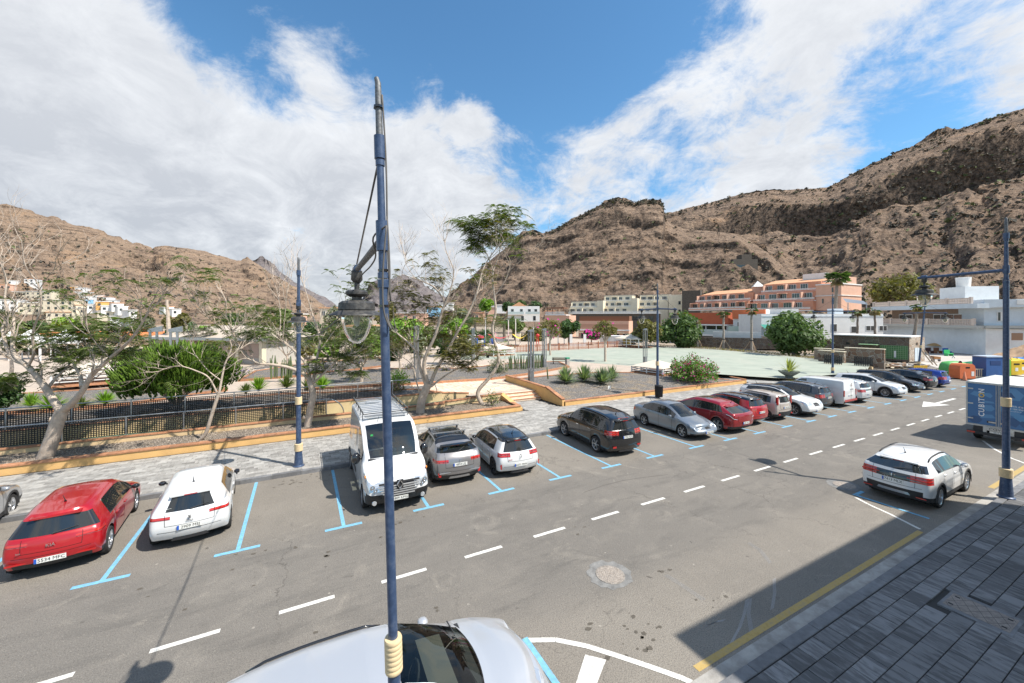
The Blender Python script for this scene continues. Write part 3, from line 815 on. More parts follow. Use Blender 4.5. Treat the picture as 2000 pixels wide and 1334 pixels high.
# ------------------------------------------------------------------ mountains
def m_hill(name, tan, brown, dark, rust):
 m = bpy.data.materials.new(name); m.use_nodes = True
 t = NT(m.node_tree); b = m.node_tree.nodes['Principled BSDF']
 g = t.new('ShaderNodeNewGeometry'); pos = g.outputs['Position']
 sp = t.new('ShaderNodeSeparateXYZ'); t.link(g.outputs['Normal'], sp.inputs[0])
 big = t.noise(pos, .012, 6, .6, .4)
 mid = t.noise(pos, .06, 8, .7, .6)
 fine = t.noise(pos, .35, 8, .75)
 c = t.ramp(t.math('ADD', t.math('MULTIPLY', big, .45), t.math('MULTIPLY', mid, .55)), [(.36, dark), (.44, brown), (.52, tan), (.60, brown), (.70, tan)])
 c = t.mix(t.maprange(t.noise(pos, .022, 5, .6, .8), .55, .66, 0, .75), c, (*rust, 1))
 # strata run roughly level
 mp = t.new('ShaderNodeMapping'); t.link(pos, mp.inputs[0]); mp.inputs['Scale'].default_value = (.18, .18, 1.4)
 st = t.noise(mp.outputs[0], .11, 7, .7, .3)
 c = t.mix(t.maprange(st, .53, .59, 0, .85), c, (*[q * .55 for q in dark], 1))
 c = t.mix(t.maprange(st, .40, .46, .5, 0), c, (tan[0] * 1.1, tan[1] * 1.05, tan[2], 1))
 # steep faces are bare basalt with columns
 mp2 = t.new('ShaderNodeMapping'); t.link(pos, mp2.inputs[0]); mp2.inputs['Scale'].default_value = (1, 1, .45)
 colm = t.noise(mp2.outputs[0], .30, 6, .65)
 cliff = t.ramp(colm, [(.36, (.028, .024, .022)), (.5, (.075, .058, .047)), (.66, (.16, .115, .085))])
 c = t.mix(t.maprange(t.math('ADD', sp.outputs[2], t.math('MULTIPLY', t.math('SUBTRACT', mid, .5), .5)), .42, .60, 1, 0), c, cliff)
 # boulders and dry scrub
 vo = t.new('ShaderNodeTexVoronoi'); vo.inputs['Scale'].default_value = .33; t.link(pos, vo.inputs['Vector'])
 c = t.mix(t.maprange(vo.outputs['Distance'], .06, .30, .7, 0), c, (*[q * .42 for q in dark], 1))
 vo2 = t.new('ShaderNodeTexVoronoi'); vo2.inputs['Scale'].default_value = .8; t.link(pos, vo2.inputs['Vector'])
 c = t.mix(t.maprange(vo2.outputs['Distance'], .10, .42, .35, 0), c, (*[q * .5 for q in brown], 1))
 c = t.mix(t.maprange(fine, .44, .62, 0, .55), c, (*[min(1, q * 1.45) for q in tan], 1))
 c = t.mix(t.maprange(t.noise(pos, .9, 6, .75), .54, .68, 0, .5), c, (*[q * .4 for q in brown], 1))
 t.link(c, b.inputs['Base Color']); b.inputs['Roughness'].default_value = .95; b.inputs['Specular IOR Level'].default_value = .15
 bp = t.new('ShaderNodeBump'); bp.inputs['Strength'].default_value = 1.0; bp.inputs['Distance'].default_value = 2.6
 hsum = t.math('ADD', t.math('ADD', t.math('MULTIPLY', fine, .9), t.math('MULTIPLY', vo.outputs['Distance'], -.5)), t.math('ADD', t.math('MULTIPLY', t.noise(mp.outputs[0], .5, 8, .7), .9), t.math('MULTIPLY', colm, .25)))
 t.link(hsum, bp.inputs['Height']); t.link(bp.outputs[0], b.inputs['Normal'])
 return m
M_HILL_R = m_hill('basalt_hill_near', (.285, .205, .148), (.175, .122, .088), (.07, .055, .046), (.32, .20, .12))
M_HILL_L = m_hill('dry_hill_left', (.30, .215, .152), (.20, .14, .10), (.10, .075, .06), (.37, .235, .14))
M_HILL_F = m_hill('far_hill', (.19, .165, .16), (.15, .13, .13), (.10, .09, .10), (.18, .15, .14))  # greyer, bluer rock tones carry some of the distance haze

def interp(pts, x):
 return float(np.interp(x, [p[0] for p in pts], [p[1] for p in pts]))
HILLS = []
def hill(name, skyline, foot, dist, prof, m, x0, x1, nx, ny, amp, seed, gull=1.0, z_foot=0.0, rid=.012, rimamp=1.0):
 """slope from its foot up to a crest that carries the traced skyline at real distance"""
 V = np.zeros((nx, ny, 3)); off = Vector((seed * 13.7, seed * 5.1, seed * 2.3))
 pj = np.array([p[0] for p in prof]); ph = np.array([p[1] for p in prof])
 for i in range(nx):
  px = x0 + (x1 - x0) * i / (nx - 1)
  ysk = interp(skyline, px); D0 = interp(foot, px); D1 = interp(dist, px)
  a = (px - 1000) / FPX
  z1 = CAM_H + (HORY - ysk) * D1 / FPX
  base = FW + RT * a
  for j in range(ny):
   t = 1.18 * j / (ny - 1)
   D = D0 + (D1 - D0) * t
   hf = float(np.interp(t, pj, ph)) if t <= 1 else 1 - (t - 1) * 1.3
   z = z_foot + (z1 - z_foot) * hf
   p = base * D
   q = Vector((p.x, p.y, 0)) + off * 100
   env = min(1, t * 5) * (1 if t > 1 else (1 - .88 * rimamp * max(0, (t - .72) / .28)))
   # gullies run down the slope, boulders and ledges everywhere
   gl = 1 - abs(noise.fractal(Vector((px * .011 * gull + t * 1.3, t * 1.6, seed)), 1.0, 2.1, 4)) * 2.2
   q.z = z * 2.2
   n1_ = noise.fractal(q * rid, .95, 2.1, 6)
   n2_ = noise.ridged_multi_fractal(Vector((q.x * .55, q.y * .55, q.z * 1.2)) * rid * 3.2, .9, 2.2, 6, 1.0, 2.0) - .9
   dz = amp * env * (n1_ * .95 + n2_ * .30 - gl * .36)
   if t <= 1.0: dz += amp * .05 * noise.fractal(q * .22, .7, 2.2, 4)
   shift = amp * .9 * env * noise.fractal(Vector((q.x * .01, q.y * .01, z * .045 + seed)), .9, 2.2, 5)
   V[i, j] = (p.x + FW.x * shift, p.y + FW.y * shift, z + dz)
 # bring the crest back onto the traced line where the noise pushed it
 idx = (np.arange(nx)[:, None] * ny + np.arange(ny)[None, :])
 f = np.stack([idx[:-1, :-1], idx[1:, :-1], idx[1:, 1:], idx[:-1, 1:]], -1).reshape(-1, 4)
 me = bpy.data.meshes.new(name)
 me.from_pydata(V.reshape(-1, 3).tolist(), [], f.tolist())
 me.materials.append(m); me.polygons.foreach_set('use_smooth', [True] * len(f)); me.update()
 o = link(name, me, kind='structure')
 HILLS.append(BVHTree.FromPolygons([Vector(v) for v in V.reshape(-1, 3)[::1]], [tuple(x) for x in f.tolist()]))
 return o
SKR = [(1180, 470), (1240, 440), (1290, 425), (1310, 416), (1340, 406), (1400, 392), (1450, 378), (1500, 372), (1560, 370), (1615, 366), (1640, 354), (1660, 341), (1700, 320), (1740, 303), (1800, 280), (1850, 262), (1900, 243), (1950, 226), (2000, 210), (2100, 178), (2300, 118)]
prR = [(0, 0), (.10, .03), (.3, .14), (.52, .36), (.56, .42), (.70, .54), (.735, .55), (.75, .74), (.80, .77), (.92, .90), (1, 1)]
hill('hill', SKR, [(1180, 230), (1340, 190), (1560, 150), (1700, 110), (2300, 95)], [(1180, 560), (1340, 520), (2000, 430), (2300, 420)], prR, M_HILL_R, 1150, 2240, 760, 230, 11, 1)
SKM = [(760, 640), (800, 628), (860, 596), (900, 562), (940, 522), (1000, 474), (1020, 455), (1035, 452), (1060, 455), (1085, 447), (1110, 433), (1150, 412), (1180, 396), (1205, 386), (1225, 392), (1240, 396), (1258, 389), (1288, 392), (1296, 400), (1299, 425), (1312, 436), (1335, 446), (1400, 452), (1440, 456), (1470, 474), (1500, 494), (1540, 528), (1580, 560), (1640, 596), (1700, 630)]
prM = [(0, 0), (.12, .05), (.36, .26), (.40, .33), (.6, .52), (.63, .58), (.80, .74), (.83, .84), (.9, .90), (1, 1)]
hill('hill', SKM, [(760, 330), (1000, 240), (1340, 190), (1560, 140), (1700, 100)], [(760, 420), (1000, 400), (1200, 370), (1300, 340), (1450, 300), (1700, 180)], prM, M_HILL_R, 745, 1720, 700, 210, 8, 2)
SKL = [(-300, 392), (-100, 396), (0, 407), (50, 415), (120, 432), (200, 457), (260, 478), (296, 489), (303, 484), (320, 481), (360, 484), (400, 490), (440, 505), (470, 510), (485, 506), (500, 514), (530, 535), (560, 551), (600, 574), (645, 604), (700, 640)]
prL = [(0, 0), (.2, .10), (.45, .36), (.48, .42), (.66, .60), (.69, .72), (.85, .86), (.88, .93), (1, 1)]
hill('hill', SKL, [(-300, 220), (0, 230), (400, 330), (700, 480)], [(-300, 620), (0, 640), (300, 700), (500, 760), (700, 800)], prL, M_HILL_L, -260, 705, 620, 200, 12, 3)
SKF = [(380, 520), (480, 518), (510, 517), (545, 530), (580, 552), (620, 574), (650, 590), (700, 640)]
hill('hill', SKF, [(380, 1000), (700, 1100)], [(380, 1500), (700, 1600)], [(0, 0), (.5, .5), (1, 1)], M_HILL_F, 370, 700, 160, 60, 40, 5, rid=.004)
SKP = [(560, 650), (640, 618), (700, 595), (712, 575), (722, 551), (745, 545), (768, 548), (790, 546), (812, 553), (840, 566), (900, 590), (980, 620), (1020, 645)]
hill('hill', SKP, [(560, 1500), (1020, 1500)], [(560, 2400), (1020, 2400)], [(0, 0), (.5, .45), (.8, .7), (.86, .9), (1, 1)], M_HILL_F, 550, 1030, 220, 70, 60, 6, rid=.003)

def on_hill(px, py):
 """first point of the slopes seen at a photo pixel"""
 o = Vector((0, 0, CAM_H)); d = (FW + RT * ((px - 1000) / FPX) + Vector((0, 0, (HORY - py) / FPX))).normalized()
 best = None
 for b in HILLS:
  h = b.ray_cast(o, d)
  if h[0] is not None and (best is None or h[3] < best[1]): best = (h[0], h[3])
 return best[0] if best else None
# scrub on the slopes
def bush_mb(mb, c, r, rr, n=7):
 for _ in range(n):
  d = Vector((rr.uniform(-1, 1), rr.uniform(-1, 1), rr.uniform(0, 1.0))).normalized()
  p = Vector(c) + d * r * rr.uniform(.5, 1); s = r * rr.uniform(.35, .6)
  a = Vector((rr.uniform(-1, 1), rr.uniform(-1, 1), rr.uniform(-1, 1))).normalized() * s; b_ = d.cross(a).normalized() * s
  mb.add([p - a, p + b_, p + a, p - b_ + d * s * .5], [(0, 1, 2), (0, 2, 3)])
rr = random.Random(5); sm = [MB(), MB(), MB()]
for _ in range(6500):
 px = rr.uniform(-40, 2040)
 py = rr.uniform(215, 625)
 h = on_hill(px, py)
 if h is None or h.length > 900 or h.length < 90: continue
 r = rr.choice((.5, .7, .9, 1.2, 1.6)) * (1 + (.7 if h.length > 380 else 0))
 bush_mb(sm[rr.choice((0, 0, 0, 1, 2))], h, r, rr, 6)
for m_, c in zip(sm, ((.085, .075, .058), (.15, .125, .09), (.12, .14, .055))):
 m_.build('hillside_scrub', mat('scrub_%d' % int(c[0] * 1000), c, .95, var=.3, vscale=.5), kind='stuff')
# scrub silhouettes along the crest
m_ = MB()
for sk, lo, hi in ((SKR, 1310, 2060), (SKM, 1000, 1300)):
 for _ in range(330):
  px = rr.uniform(lo, hi); h = on_hill(px, interp(sk, px) + rr.uniform(1, 9))
  if h: bush_mb(m_, h + Vector((0, 0, .3)), rr.uniform(.8, 1.7), rr, 7)
m_.build('crest_scrub', mat('scrub_crest', (.075, .07, .045), .95), kind='stuff')
# ------------------------------------------------------------------ vehicles
def paint(name, col, metal=0.0, rough=.32, coat=1.0):
 if name in MATS: return MATS[name]
 m = mat(name, col, rough, metal=metal, coat=coat)
 return m
def m_glass(name, tint=(.30, .34, .34), refl=1.45, dens=.8, dc=(.02, .024, .026)):
 m = bpy.data.materials.new(name); m.use_nodes = True; t = NT(m.node_tree); t.n.clear()
 tr = t.new('ShaderNodeBsdfTransparent'); tr.inputs[0].default_value = (*tint, 1)
 gl = t.new('ShaderNodeBsdfGlossy'); gl.inputs['Roughness'].default_value = .015; gl.inputs[0].default_value = (1, 1, 1, 1)
 df = t.new('ShaderNodeBsdfDiffuse'); df.inputs[0].default_value = (*dc, 1)
 fr = t.new('ShaderNodeFresnel'); fr.inputs[0].default_value = refl
 m1 = t.new('ShaderNodeMixShader'); m1.inputs[0].default_value = 1 - dens; t.link(df.outputs[0], m1.inputs[1]); t.link(tr.outputs[0], m1.inputs[2])
 m2 = t.new('ShaderNodeMixShader'); t.link(fr.outputs[0], m2.inputs[0]); t.link(m1.outputs[0], m2.inputs[1]); t.link(gl.outputs[0], m2.inputs[2])
 o = t.new('ShaderNodeOutputMaterial'); t.link(m2.outputs[0], o.inputs[0])
 MATS[name] = m; return m
G_DARK = m_glass('privacy_glass', (.26, .28, .29), 1.75, .75)
G_CLEAR = m_glass('clear_car_glass', (.62, .70, .66), 1.6, .18)
M_TYRE = mat('tyre_rubber', (.022, .021, .021), .85, bump=.2, bscale=90)
M_ALLOY = mat('alloy_rim', (.55, .56, .58), .3, metal=.85)
M_RIMDK = mat('dark_rim', (.05, .05, .055), .4, metal=.5)
M_BPLAS = mat('black_plastic', (.03, .03, .032), .6, var=.15, vscale=12)
M_GLOSSB = mat('gloss_black', (.012, .012, .014), .12, coat=1.0)
def m_tail():
 m = mat('tail_lamp_red', (.42, .012, .012), .12, coat=1.0); t = NT(m.node_tree); b = m.node_tree.nodes['Principled BSDF']
 o = t.new('ShaderNodeTexCoord'); sp = t.new('ShaderNodeSeparateXYZ'); t.link(o.outputs['Object'], sp.inputs[0])
 w = t.math('FRACT', t.math('MULTIPLY', sp.outputs[2], 11.0)); v = t.math('FRACT', t.math('MULTIPLY', sp.outputs[1], 7.0))
 c = t.ramp(w, [(.0, (.10, .004, .004)), (.3, (.50, .015, .012)), (.62, (.55, .03, .02)), (.86, (.16, .006, .006))])
 c = t.mix(t.math('MULTIPLY', t.math('GREATER_THAN', w, .80), t.math('GREATER_THAN', v, .35)), c, (.30, .10, .09, 1)); t.link(c, b.inputs['Base Color']); return m
M_RED = m_tail(); M_REFL = mat('reflector_red', (.42, .012, .012), .2, coat=1.0)
M_LAMPC = mat('head_lamp_clear', (.62, .65, .68), .12, metal=.55, coat=1.0)
M_CHROME = mat('chrome', (.75, .76, .78), .12, metal=1.0)
M_PLATE = mat('plate_white', (.72, .72, .68), .45)
M_PLBLUE = mat('plate_blue', (.02, .10, .45), .45)
M_INK = mat('plate_ink', (.015, .015, .015), .5)
M_SEAT = mat('seat_cloth', (.085, .08, .075), .9)
M_UNDER = mat('underbody', (.010, .010, .010), .95)
M_WHITE_DECAL = mat('white_lettering', (.8, .8, .8), .5)
M_AMBER = mat('amber_lamp', (.75, .25, .03), .2, coat=1.0)

def text(name, s, parent, loc, rot, size, m, ext=.001, align='CENTER', sx=1.0, bold=0.0):
 c = bpy.data.curves.new(name, 'FONT'); c.body = s; c.size = size; c.extrude = ext; c.align_x = align; c.align_y = 'CENTER'; c.offset = bold; c.resolution_u = 2
 c.materials.append(m)
 tmp = bpy.data.objects.new('t', c); me_ = bpy.data.meshes.new_from_object(tmp); bpy.data.objects.remove(tmp)
 o = link(name, me_, parent); o.location = loc; o.rotation_euler = rot; o.scale = (sx, 1, 1)
 return o

WH = {}
def wheel_parts(r, w, style, rimmat):
 key = (round(r, 3), style, rimmat.name)
 if key in WH: return WH[key]
 ty = MB(); n = 36
 rr_ = r * .70
 # tyre (axis along y; outer face towards -y)
 ty.lathe([(rr_, -w / 2 + .012), (r * .80, -w / 2), (r * .93, -w / 2 + .004), (r * .985, -w / 2 + .03), (r, -w / 2 + .06), (r, w / 2 - .06), (r * .985, w / 2 - .03), (r * .9, w / 2), (rr_, w / 2)], sides=n, axis='y', caps=False)
 tm = ty.mesh('tyre', M_TYRE, True, 40)
 rm = MB(); y0 = -w / 2 + .018
 rm.lathe([(rr_ + .004, y0 - .006), (rr_ * .94, y0 + .004), (rr_ * .90, y0 + .05)], sides=n, axis='y', caps=False)
 rm.lathe([(rr_ * .91, y0 + .075), (.001, y0 + .075)], sides=n, axis='y', caps=False, mi=1)
 ns = {'five': 5, 'ten': 10, 'multi': 8, 'six': 6, 'van': 8}[style]
 sw = {'five': .30, 'ten': .11, 'multi': .15, 'six': .22, 'van': .20}[style]
 R2 = rr_ * .93
 for k in range(ns):
  a = 2 * math.pi * k / ns
  for sgn in ((1, -1) if style in ('five', 'multi') else (0,)):
   da = sgn * sw * .42
   c0, s0 = math.cos(a), math.sin(a); c1, s1 = math.cos(a + da), math.sin(a + da)
   hw0, hw1 = R2 * sw * .30, R2 * sw * (.34 if sgn == 0 else .22)
   p = [(.12 * R2 * c0 - hw0 * s0, .12 * R2 * s0 + hw0 * c0), (.12 * R2 * c0 + hw0 * s0, .12 * R2 * s0 - hw0 * c0), (R2 * c1 + hw1 * s1, R2 * s1 - hw1 * c1), (R2 * c1 - hw1 * s1, R2 * s1 + hw1 * c1)]
   vs = [(p[0][0], y0 + .012, p[0][1]), (p[1][0], y0 + .012, p[1][1]), (p[2][0], y0 + .0, p[2][1]), (p[3][0], y0 + .0, p[3][1])]
   vs += [(q[0], y0 + .05, q[2]) for q in vs]
   rm.add(vs, [(0, 3, 2, 1), (0, 1, 5, 4), (1, 2, 6, 5), (2, 3, 7, 6), (3, 0, 4, 7)])
 rm.lathe([(.001, y0 + .002), (R2 * .20, y0 + .004), (R2 * .22, y0 + .03)], sides=14, axis='y', caps=False)
 rim = rm.mesh('rim', [rimmat, M_RIMDK])
 WH[key] = (tm, rim); return WH[key]

def car(label, spec, loc, yaw, cat='car', group=None, name='parked_car'):
 """spec: length L, width W, profile 'top' from nose to tail, belt line, pillars and so on"""
 S = dict(L=4.1, W=1.76, sill=.24, wb=2.58, fo=.82, r=.32, tw=.2, belt=[(0, .70), (1, .92), (3.3, .95), (4.1, .96)], roofw=.68, cap='hatch', wsx=(1.0, 1.75), side=(1.25, 3.45), pillars=[(2.28, .09)],
             clad=False, rearz=None, tail=(.72, .96, .26), head=(.62, .80, .30), grille=(.30, .62, .5), rim='five', rimm=M_ALLOY, mirror=True, rails=False, ant=True, roofmat=None, gl=G_DARK, wsgl=None, plate=None, platez=None,
             bumperz=.40, rtx=None, frx=None, rgw=.93, taper=.13, tap0=.16, fplate=None, fgl=1)
 S.update(spec)
 L, W = S['L'], S['W']; hw = W / 2
 body = S['paint']
 T = S['top']
 tx = np.array([p[0] for p in T]); tz = np.array([p[1] for p in T])
 def zt(x): return float(np.interp(x, tx, tz))
 bx = np.array([p[0] for p in S['belt']]); bz = np.array([p[1] for p in S['belt']])
 def zb(x): return min(float(np.interp(x, bx, bz)), zt(x) - .045)
 def wid(x):
  a = x / L
  f = 1.0
  if x < .75: f -= S['taper'] * .6 * (1 - x / .75) ** 1.8
  if L - x < .65: f -= S['tap0'] * .45 * (1 - (L - x) / .65) ** 1.8
  e = min(x, L - x); rc = .13 if not S.get('vanback') or x < L / 2 else .05
  cr = rc * (1 - math.sqrt(max(0, 1 - (1 - e / rc) ** 2))) if e < rc else 0
  return hw * f - cr
 wx = [S['fo'], S['fo'] + S['wb']]; RA = S['r'] + .055; zc = S['r']
 def zl(x):
  z = S['sill'] + (.05 * max(0, 1 - x / .5)) + (.05 * max(0, 1 - (L - x) / .5))
  for c in wx:
   if abs(x - c) < RA: z = max(z, zc + math.sqrt(RA * RA - (x - c) ** 2))
  return z
 xs = set(np.round(np.arange(0, L + .001, .11), 4))
 for c in wx:
  for k in range(0, 13): xs.add(round(c - RA * math.cos(math.pi * k / 12), 4))
  xs.add(round(c - RA - .004, 4)); xs.add(round(c + RA + .004, 4))
 for k in (S['wsx'][0], S['wsx'][1], S['side'][0], S['side'][1], L, .012, .035, .07, L - .012, L - .035, L - .07): xs.add(round(k, 4))
 for (a, b) in S['pillars']: xs.add(round(a - b / 2, 4)); xs.add(round(a + b / 2, 4))
 for p in T: xs.add(round(p[0], 4))
 xs = sorted(x for x in xs if 0 <= x <= L)
 o = [xs[0]]
 for x in xs[1:]:
  if x - o[-1] > .018 or min(x, L - x) < .1 and x - o[-1] > .008 or any(abs(x - c) - RA < .006 and abs(x - c) - RA > -.002 for c in wx): o.append(x)
 xs = o;
 if xs[-1] != L: xs[-1] = L
 f_rows = [0, .18, .36, .52, .66, .78, .9, 1.0]
 yf = [.965, .985, .998, 1.0, .995, .985, .972, .945]
 # per-row end offsets (x of nose and tail at that row)
 frx = S['frx'] or [.10, .03, 0, 0, .02, .05, .09, .14, .15, .16, .18, .22]
 rtx = S['rtx'] or [.10, .03, 0, 0, .02, .03, .05, .08, .11, .26, .30, .34]
 E0, E1 = .75, 1.0
 NR = 12
 def rowpt(k, j):
  X = xs[k]
  z1 = zt(X); z0 = zl(X); b = zb(X); g = max(0.0, min(1.0, (z1 - b) / .42))
  w = wid(X)
  if j < 8:
   z = z0 + (b - z0) * f_rows[j]; y = w * yf[j]
   if g < .3: z = min(z, z1 - .02)
  else:
   rail_z = z1 - .055 * g - .012
   rail_y = w * (.80 * (1 - g) + S['roofw'] / .5 * .5 * g / 1.0) if g < 1 else w * S['roofw']
   rail_y = w * (.82 * (1 - g) + S['roofw'] * g)
   by = w * .945
   if j == 8: q = .06
   elif j == 9: q = .90
   elif j == 10: q = 1.0
   if j <= 10:
    z = b + (rail_z - b) * q; y = by + (rail_y - by) * q
    # gentle tumblehome curve
    y += .02 * g * math.sin(math.pi * q)
   else: z = z1 - .006; y = rail_y * .86
  x = X
  if X < E0: x = E0 - (E0 - frx[j]) * (E0 - X) / E0
  if L - X < E1: x = (L - E1) + (E1 - rtx[j]) * (1 - (L - X) / E1)
  return (x, y, z)
 bm = bmesh.new(); lay = {}
 grid = [[rowpt(k, j) for j in range(NR)] for k in range(len(xs))]
 faces = []   # (coords, class)
 ny = 10
 def put(p): return p
 def cls_side(k, j):
  X = (xs[k] + xs[k + 1]) / 2; z = (grid[k][j][2] + grid[k][min(j + 1, NR - 1)][2]) / 2
  if j == 8 and S['side'][0] < X < S['side'][1] and (zt(X) - zb(X)) > .13:
   for a, b in S['pillars']:
    if abs(X - a) < b / 2: return 'pillar'
   return 'side_window'
  if j == 8 and S['cap'] == 'hatch' and X > L - .10 and not S.get('nowrap'): return 'pillar'
  if j in (7, 9) and S['side'][0] < X < S['side'][1] and (zt(X) - zb(X)) > .10: return 'pillar' if j == 7 else 'body'
  if j < 7:
   if X > L - S['tail'][2] and S['tail'][0] < z < S['tail'][1]: return 'taillight'
   if X < S['head'][2] * .9 and S['head'][0] < z < S['head'][1] + .05: return 'headlight'
   if S['clad'] and (z < .42 or j == 0): return 'bumper_trim'
   if z < S['bumperz'] - .06 and (X < .3 or X > L - .3): return 'bumper_trim'
  if j >= 10 and S['roofmat'] and zt(X) > S['top'][-1][1] + .0 and X > S['wsx'][0] + .2 and (zt(X) - zb(X)) > .2: return 'roof'
  if j >= 9 and S['roofmat'] and (zt(X) - zb(X)) > .2 and X > S['wsx'][1] - .3: return 'roof'
  return 'body'
 for sgn in (1, -1):
  for k in range(len(xs) - 1):
   for j in range(NR - 1):
    q = [grid[k][j], grid[k + 1][j], grid[k + 1][j + 1], grid[k][j + 1]]
    q = [(a, b * sgn, c) for a, b, c in q]
    if sgn > 0: q.reverse()
    faces.append((q, cls_side(k, j)))
 # top between the two rails
 ts = [-1 + 2 * i / ny for i in range(ny + 1)]
 def toppt(k, s):
  x, y, z = grid[k][NR - 1]
  X = xs[k]; g = max(0.0, min(1.0, (zt(X) - zb(X)) / .42))
  crown = (.03 if g > .5 else .022)
  x2 = x
  # glass and nose bow forwards in the middle, tail bows back
  bow = (1 - s * s)
  if X < S['wsx'][1]: x2 -= .10 * bow * min(1, X / .3) * (1 if X <= S['wsx'][0] + .3 else max(0, 1 - (X - S['wsx'][0] - .3) / .6)) if X > .01 else 0
  if X < E0: x2 -= .10 * bow * (1 - X / E0)
  if L - X < .5: x2 += (.10 if not S.get('vanback') else .03) * bow * (1 - (L - X) / .5)
  return (x2, y * s, z + crown * (1 - s * s))
 for k in range(len(xs) - 1):
  X = (xs[k] + xs[k + 1]) / 2
  for i in range(ny):
   q = [toppt(k, ts[i]), toppt(k + 1, ts[i]), toppt(k + 1, ts[i + 1]), toppt(k, ts[i + 1])]
   s = abs(ts[i] + ts[i + 1]) / 2; c = 'body'
   g = (zt(X) - zb(X))
   if S['wsx'][0] < X < S['wsx'][1]:
    c = 'windscreen' if s < .92 else 'pillar'
   elif 'rwx' in S and S['rwx'][0] < X < S['rwx'][1] and s < .9: c = 'rear_window'
   elif S['roofmat'] and g > .2 and X > S['wsx'][1] - .02 and X < S.get('roofend', L + 1): c = 'roof'
   elif S.get('sunroof') and S['sunroof'][0] < X < S['sunroof'][1] and s < .86: c = 'sunroof'
   faces.append((q, c))
 # end caps: rows across
 def cap(k, rear):
  rows = []
  for j in range(NR):
   x, y, z = grid[k][j]; rows.append((x, y, z))
  out = []
  for j in range(NR):
   x, y, z = rows[j]; r_ = []
   for s in ts:
    b_ = (1 - s * s)
    if rear: dx = .10 * b_ if not S.get('vanback') else .03 * b_
    else: dx = -.10 * b_
    cz = .0
    if j == NR - 1: p = toppt(k, s); r_.append(p); continue
    if j in (9, 10): cz = .024 * b_
    r_.append((x + dx, y * s, z + cz))
   out.append(r_)
  for j in range(NR - 1):
   for i in range(ny):
    q = [out[j][i], out[j][i + 1], out[j + 1][i + 1], out[j + 1][i]]
    if not rear: q.reverse()
    s = abs(ts[i] + ts[i + 1]) / 2; z = sum(p[2] for p in q) / 4
    c = 'body'
    if rear:
     if j == 8 and S['cap'] == 'hatch': c = 'rear_window' if s < S['rgw'] + .04 else 'body'
     elif j in (7, ) and S['cap'] == 'hatch' and s < S['rgw'] and S.get('blacktail'): c = 'pillar'
     elif j < 8 and S['tail'][0] < z < S['tail'][1] and s > S.get('tailw', .62): c = 'taillight'
     elif S.get('lightbar') and S['lightbar'][0] < z < S['lightbar'][1]: c = 'light_bar'
     elif z < S['bumperz']: c = 'bumper_trim'
    else:
     if S['head'][0] < z < S['head'][1] + .05 and s > S.get('headw', .58): c = 'headlight'
     elif S['grille'][0] < z < S['grille'][1] and s < S['grille'][2]: c = 'grille'
     elif z < S['bumperz'] - .05: c = 'bumper_trim'
    if S.get('vanback') and rear: c = 'body' if z > S['bumperz'] else 'bumper_trim'
    if S.get('vanback') and rear and S['tail'][0] < z < S['tail'][1] and s > .8: c = 'taillight'
    if S['roofmat'] and rear and j >= 9: c = 'roof'
    faces.append((q, c))
 cap(len(xs) - 1, True); cap(0, False)
 t = thing(name, label, cat, (0, 0, 0), 0, group)
 mats = {'body': body, 'roof': S['roofmat'] or body, 'side_window': S['gl'], 'windscreen': S['wsgl'] or G_CLEAR, 'rear_window': S['gl'], 'pillar': M_GLOSSB, 'taillight': M_RED, 'headlight': M_LAMPC,
   'grille': M_BPLAS, 'bumper_trim': M_BPLAS, 'sunroof': M_GLOSSB, 'light_bar': M_GLOSSB}
 nm = {'pillar': 'window_frame'}
 groups = {}
 for q, c in faces:
  side = 0
  if c in ('side_window', 'taillight', 'headlight'): side = 1 if sum(p[1] for p in q) > 0 else -1
  if c == 'side_window':
   xm = sum(p[0] for p in q) / 4; side = side * (1 + sum(1 for a, b in S['pillars'] if xm > a))
  if c == 'bumper_trim':
   xm = sum(p[0] for p in q) / 4; sg_ = sum(1 for w_ in wx if xm > w_); side = sg_ if sg_ != 1 else (3 if sum(p[1] for p in q) > 0 else 4)
  groups.setdefault((c, side), []).append(q)
 for (c, side), fl in groups.items():
  vi = {}; vs = []; fs = []
  for q in fl:
   f = []
   for p in q:
    kx = (round(p[0], 4), round(p[1], 4), round(p[2], 4))
    if kx not in vi: vi[kx] = len(vs); vs.append(kx)
    if not f or vi[kx] != f[-1]: f.append(vi[kx])
   if len(f) > 2 and f[0] == f[-1]: f.pop()
   if len(set(f)) > 2: fs.append(tuple(dict.fromkeys(f)))
  me = bpy.data.meshes.new(nm.get(c, c)); me.from_pydata([(L / 2 - v[0], v[1], v[2]) for v in vs], [], [tuple(reversed(f)) for f in fs])
  me.materials.append(mats[c]); me.polygons.foreach_set('use_smooth', [True] * len(fs)); me.set_sharp_from_angle(angle=R_(38)); me.update()
  bmm = bmesh.new(); bmm.from_mesh(me); bmesh.ops.recalc_face_normals(bmm, faces=bmm.faces) if c == 'body' else None
  if c == 'body': bmm.to_mesh(me)
  bmm.free()
  link(nm.get(c, c), me, t)
 cx = lambda x: L / 2 - x
 # dark inside of the wheel arches and floor
 ub = MB(); ub.box(cx(L - .22), cx(.22), -hw + .2, hw - .2, S['sill'] - .03, S['sill'] + .05)
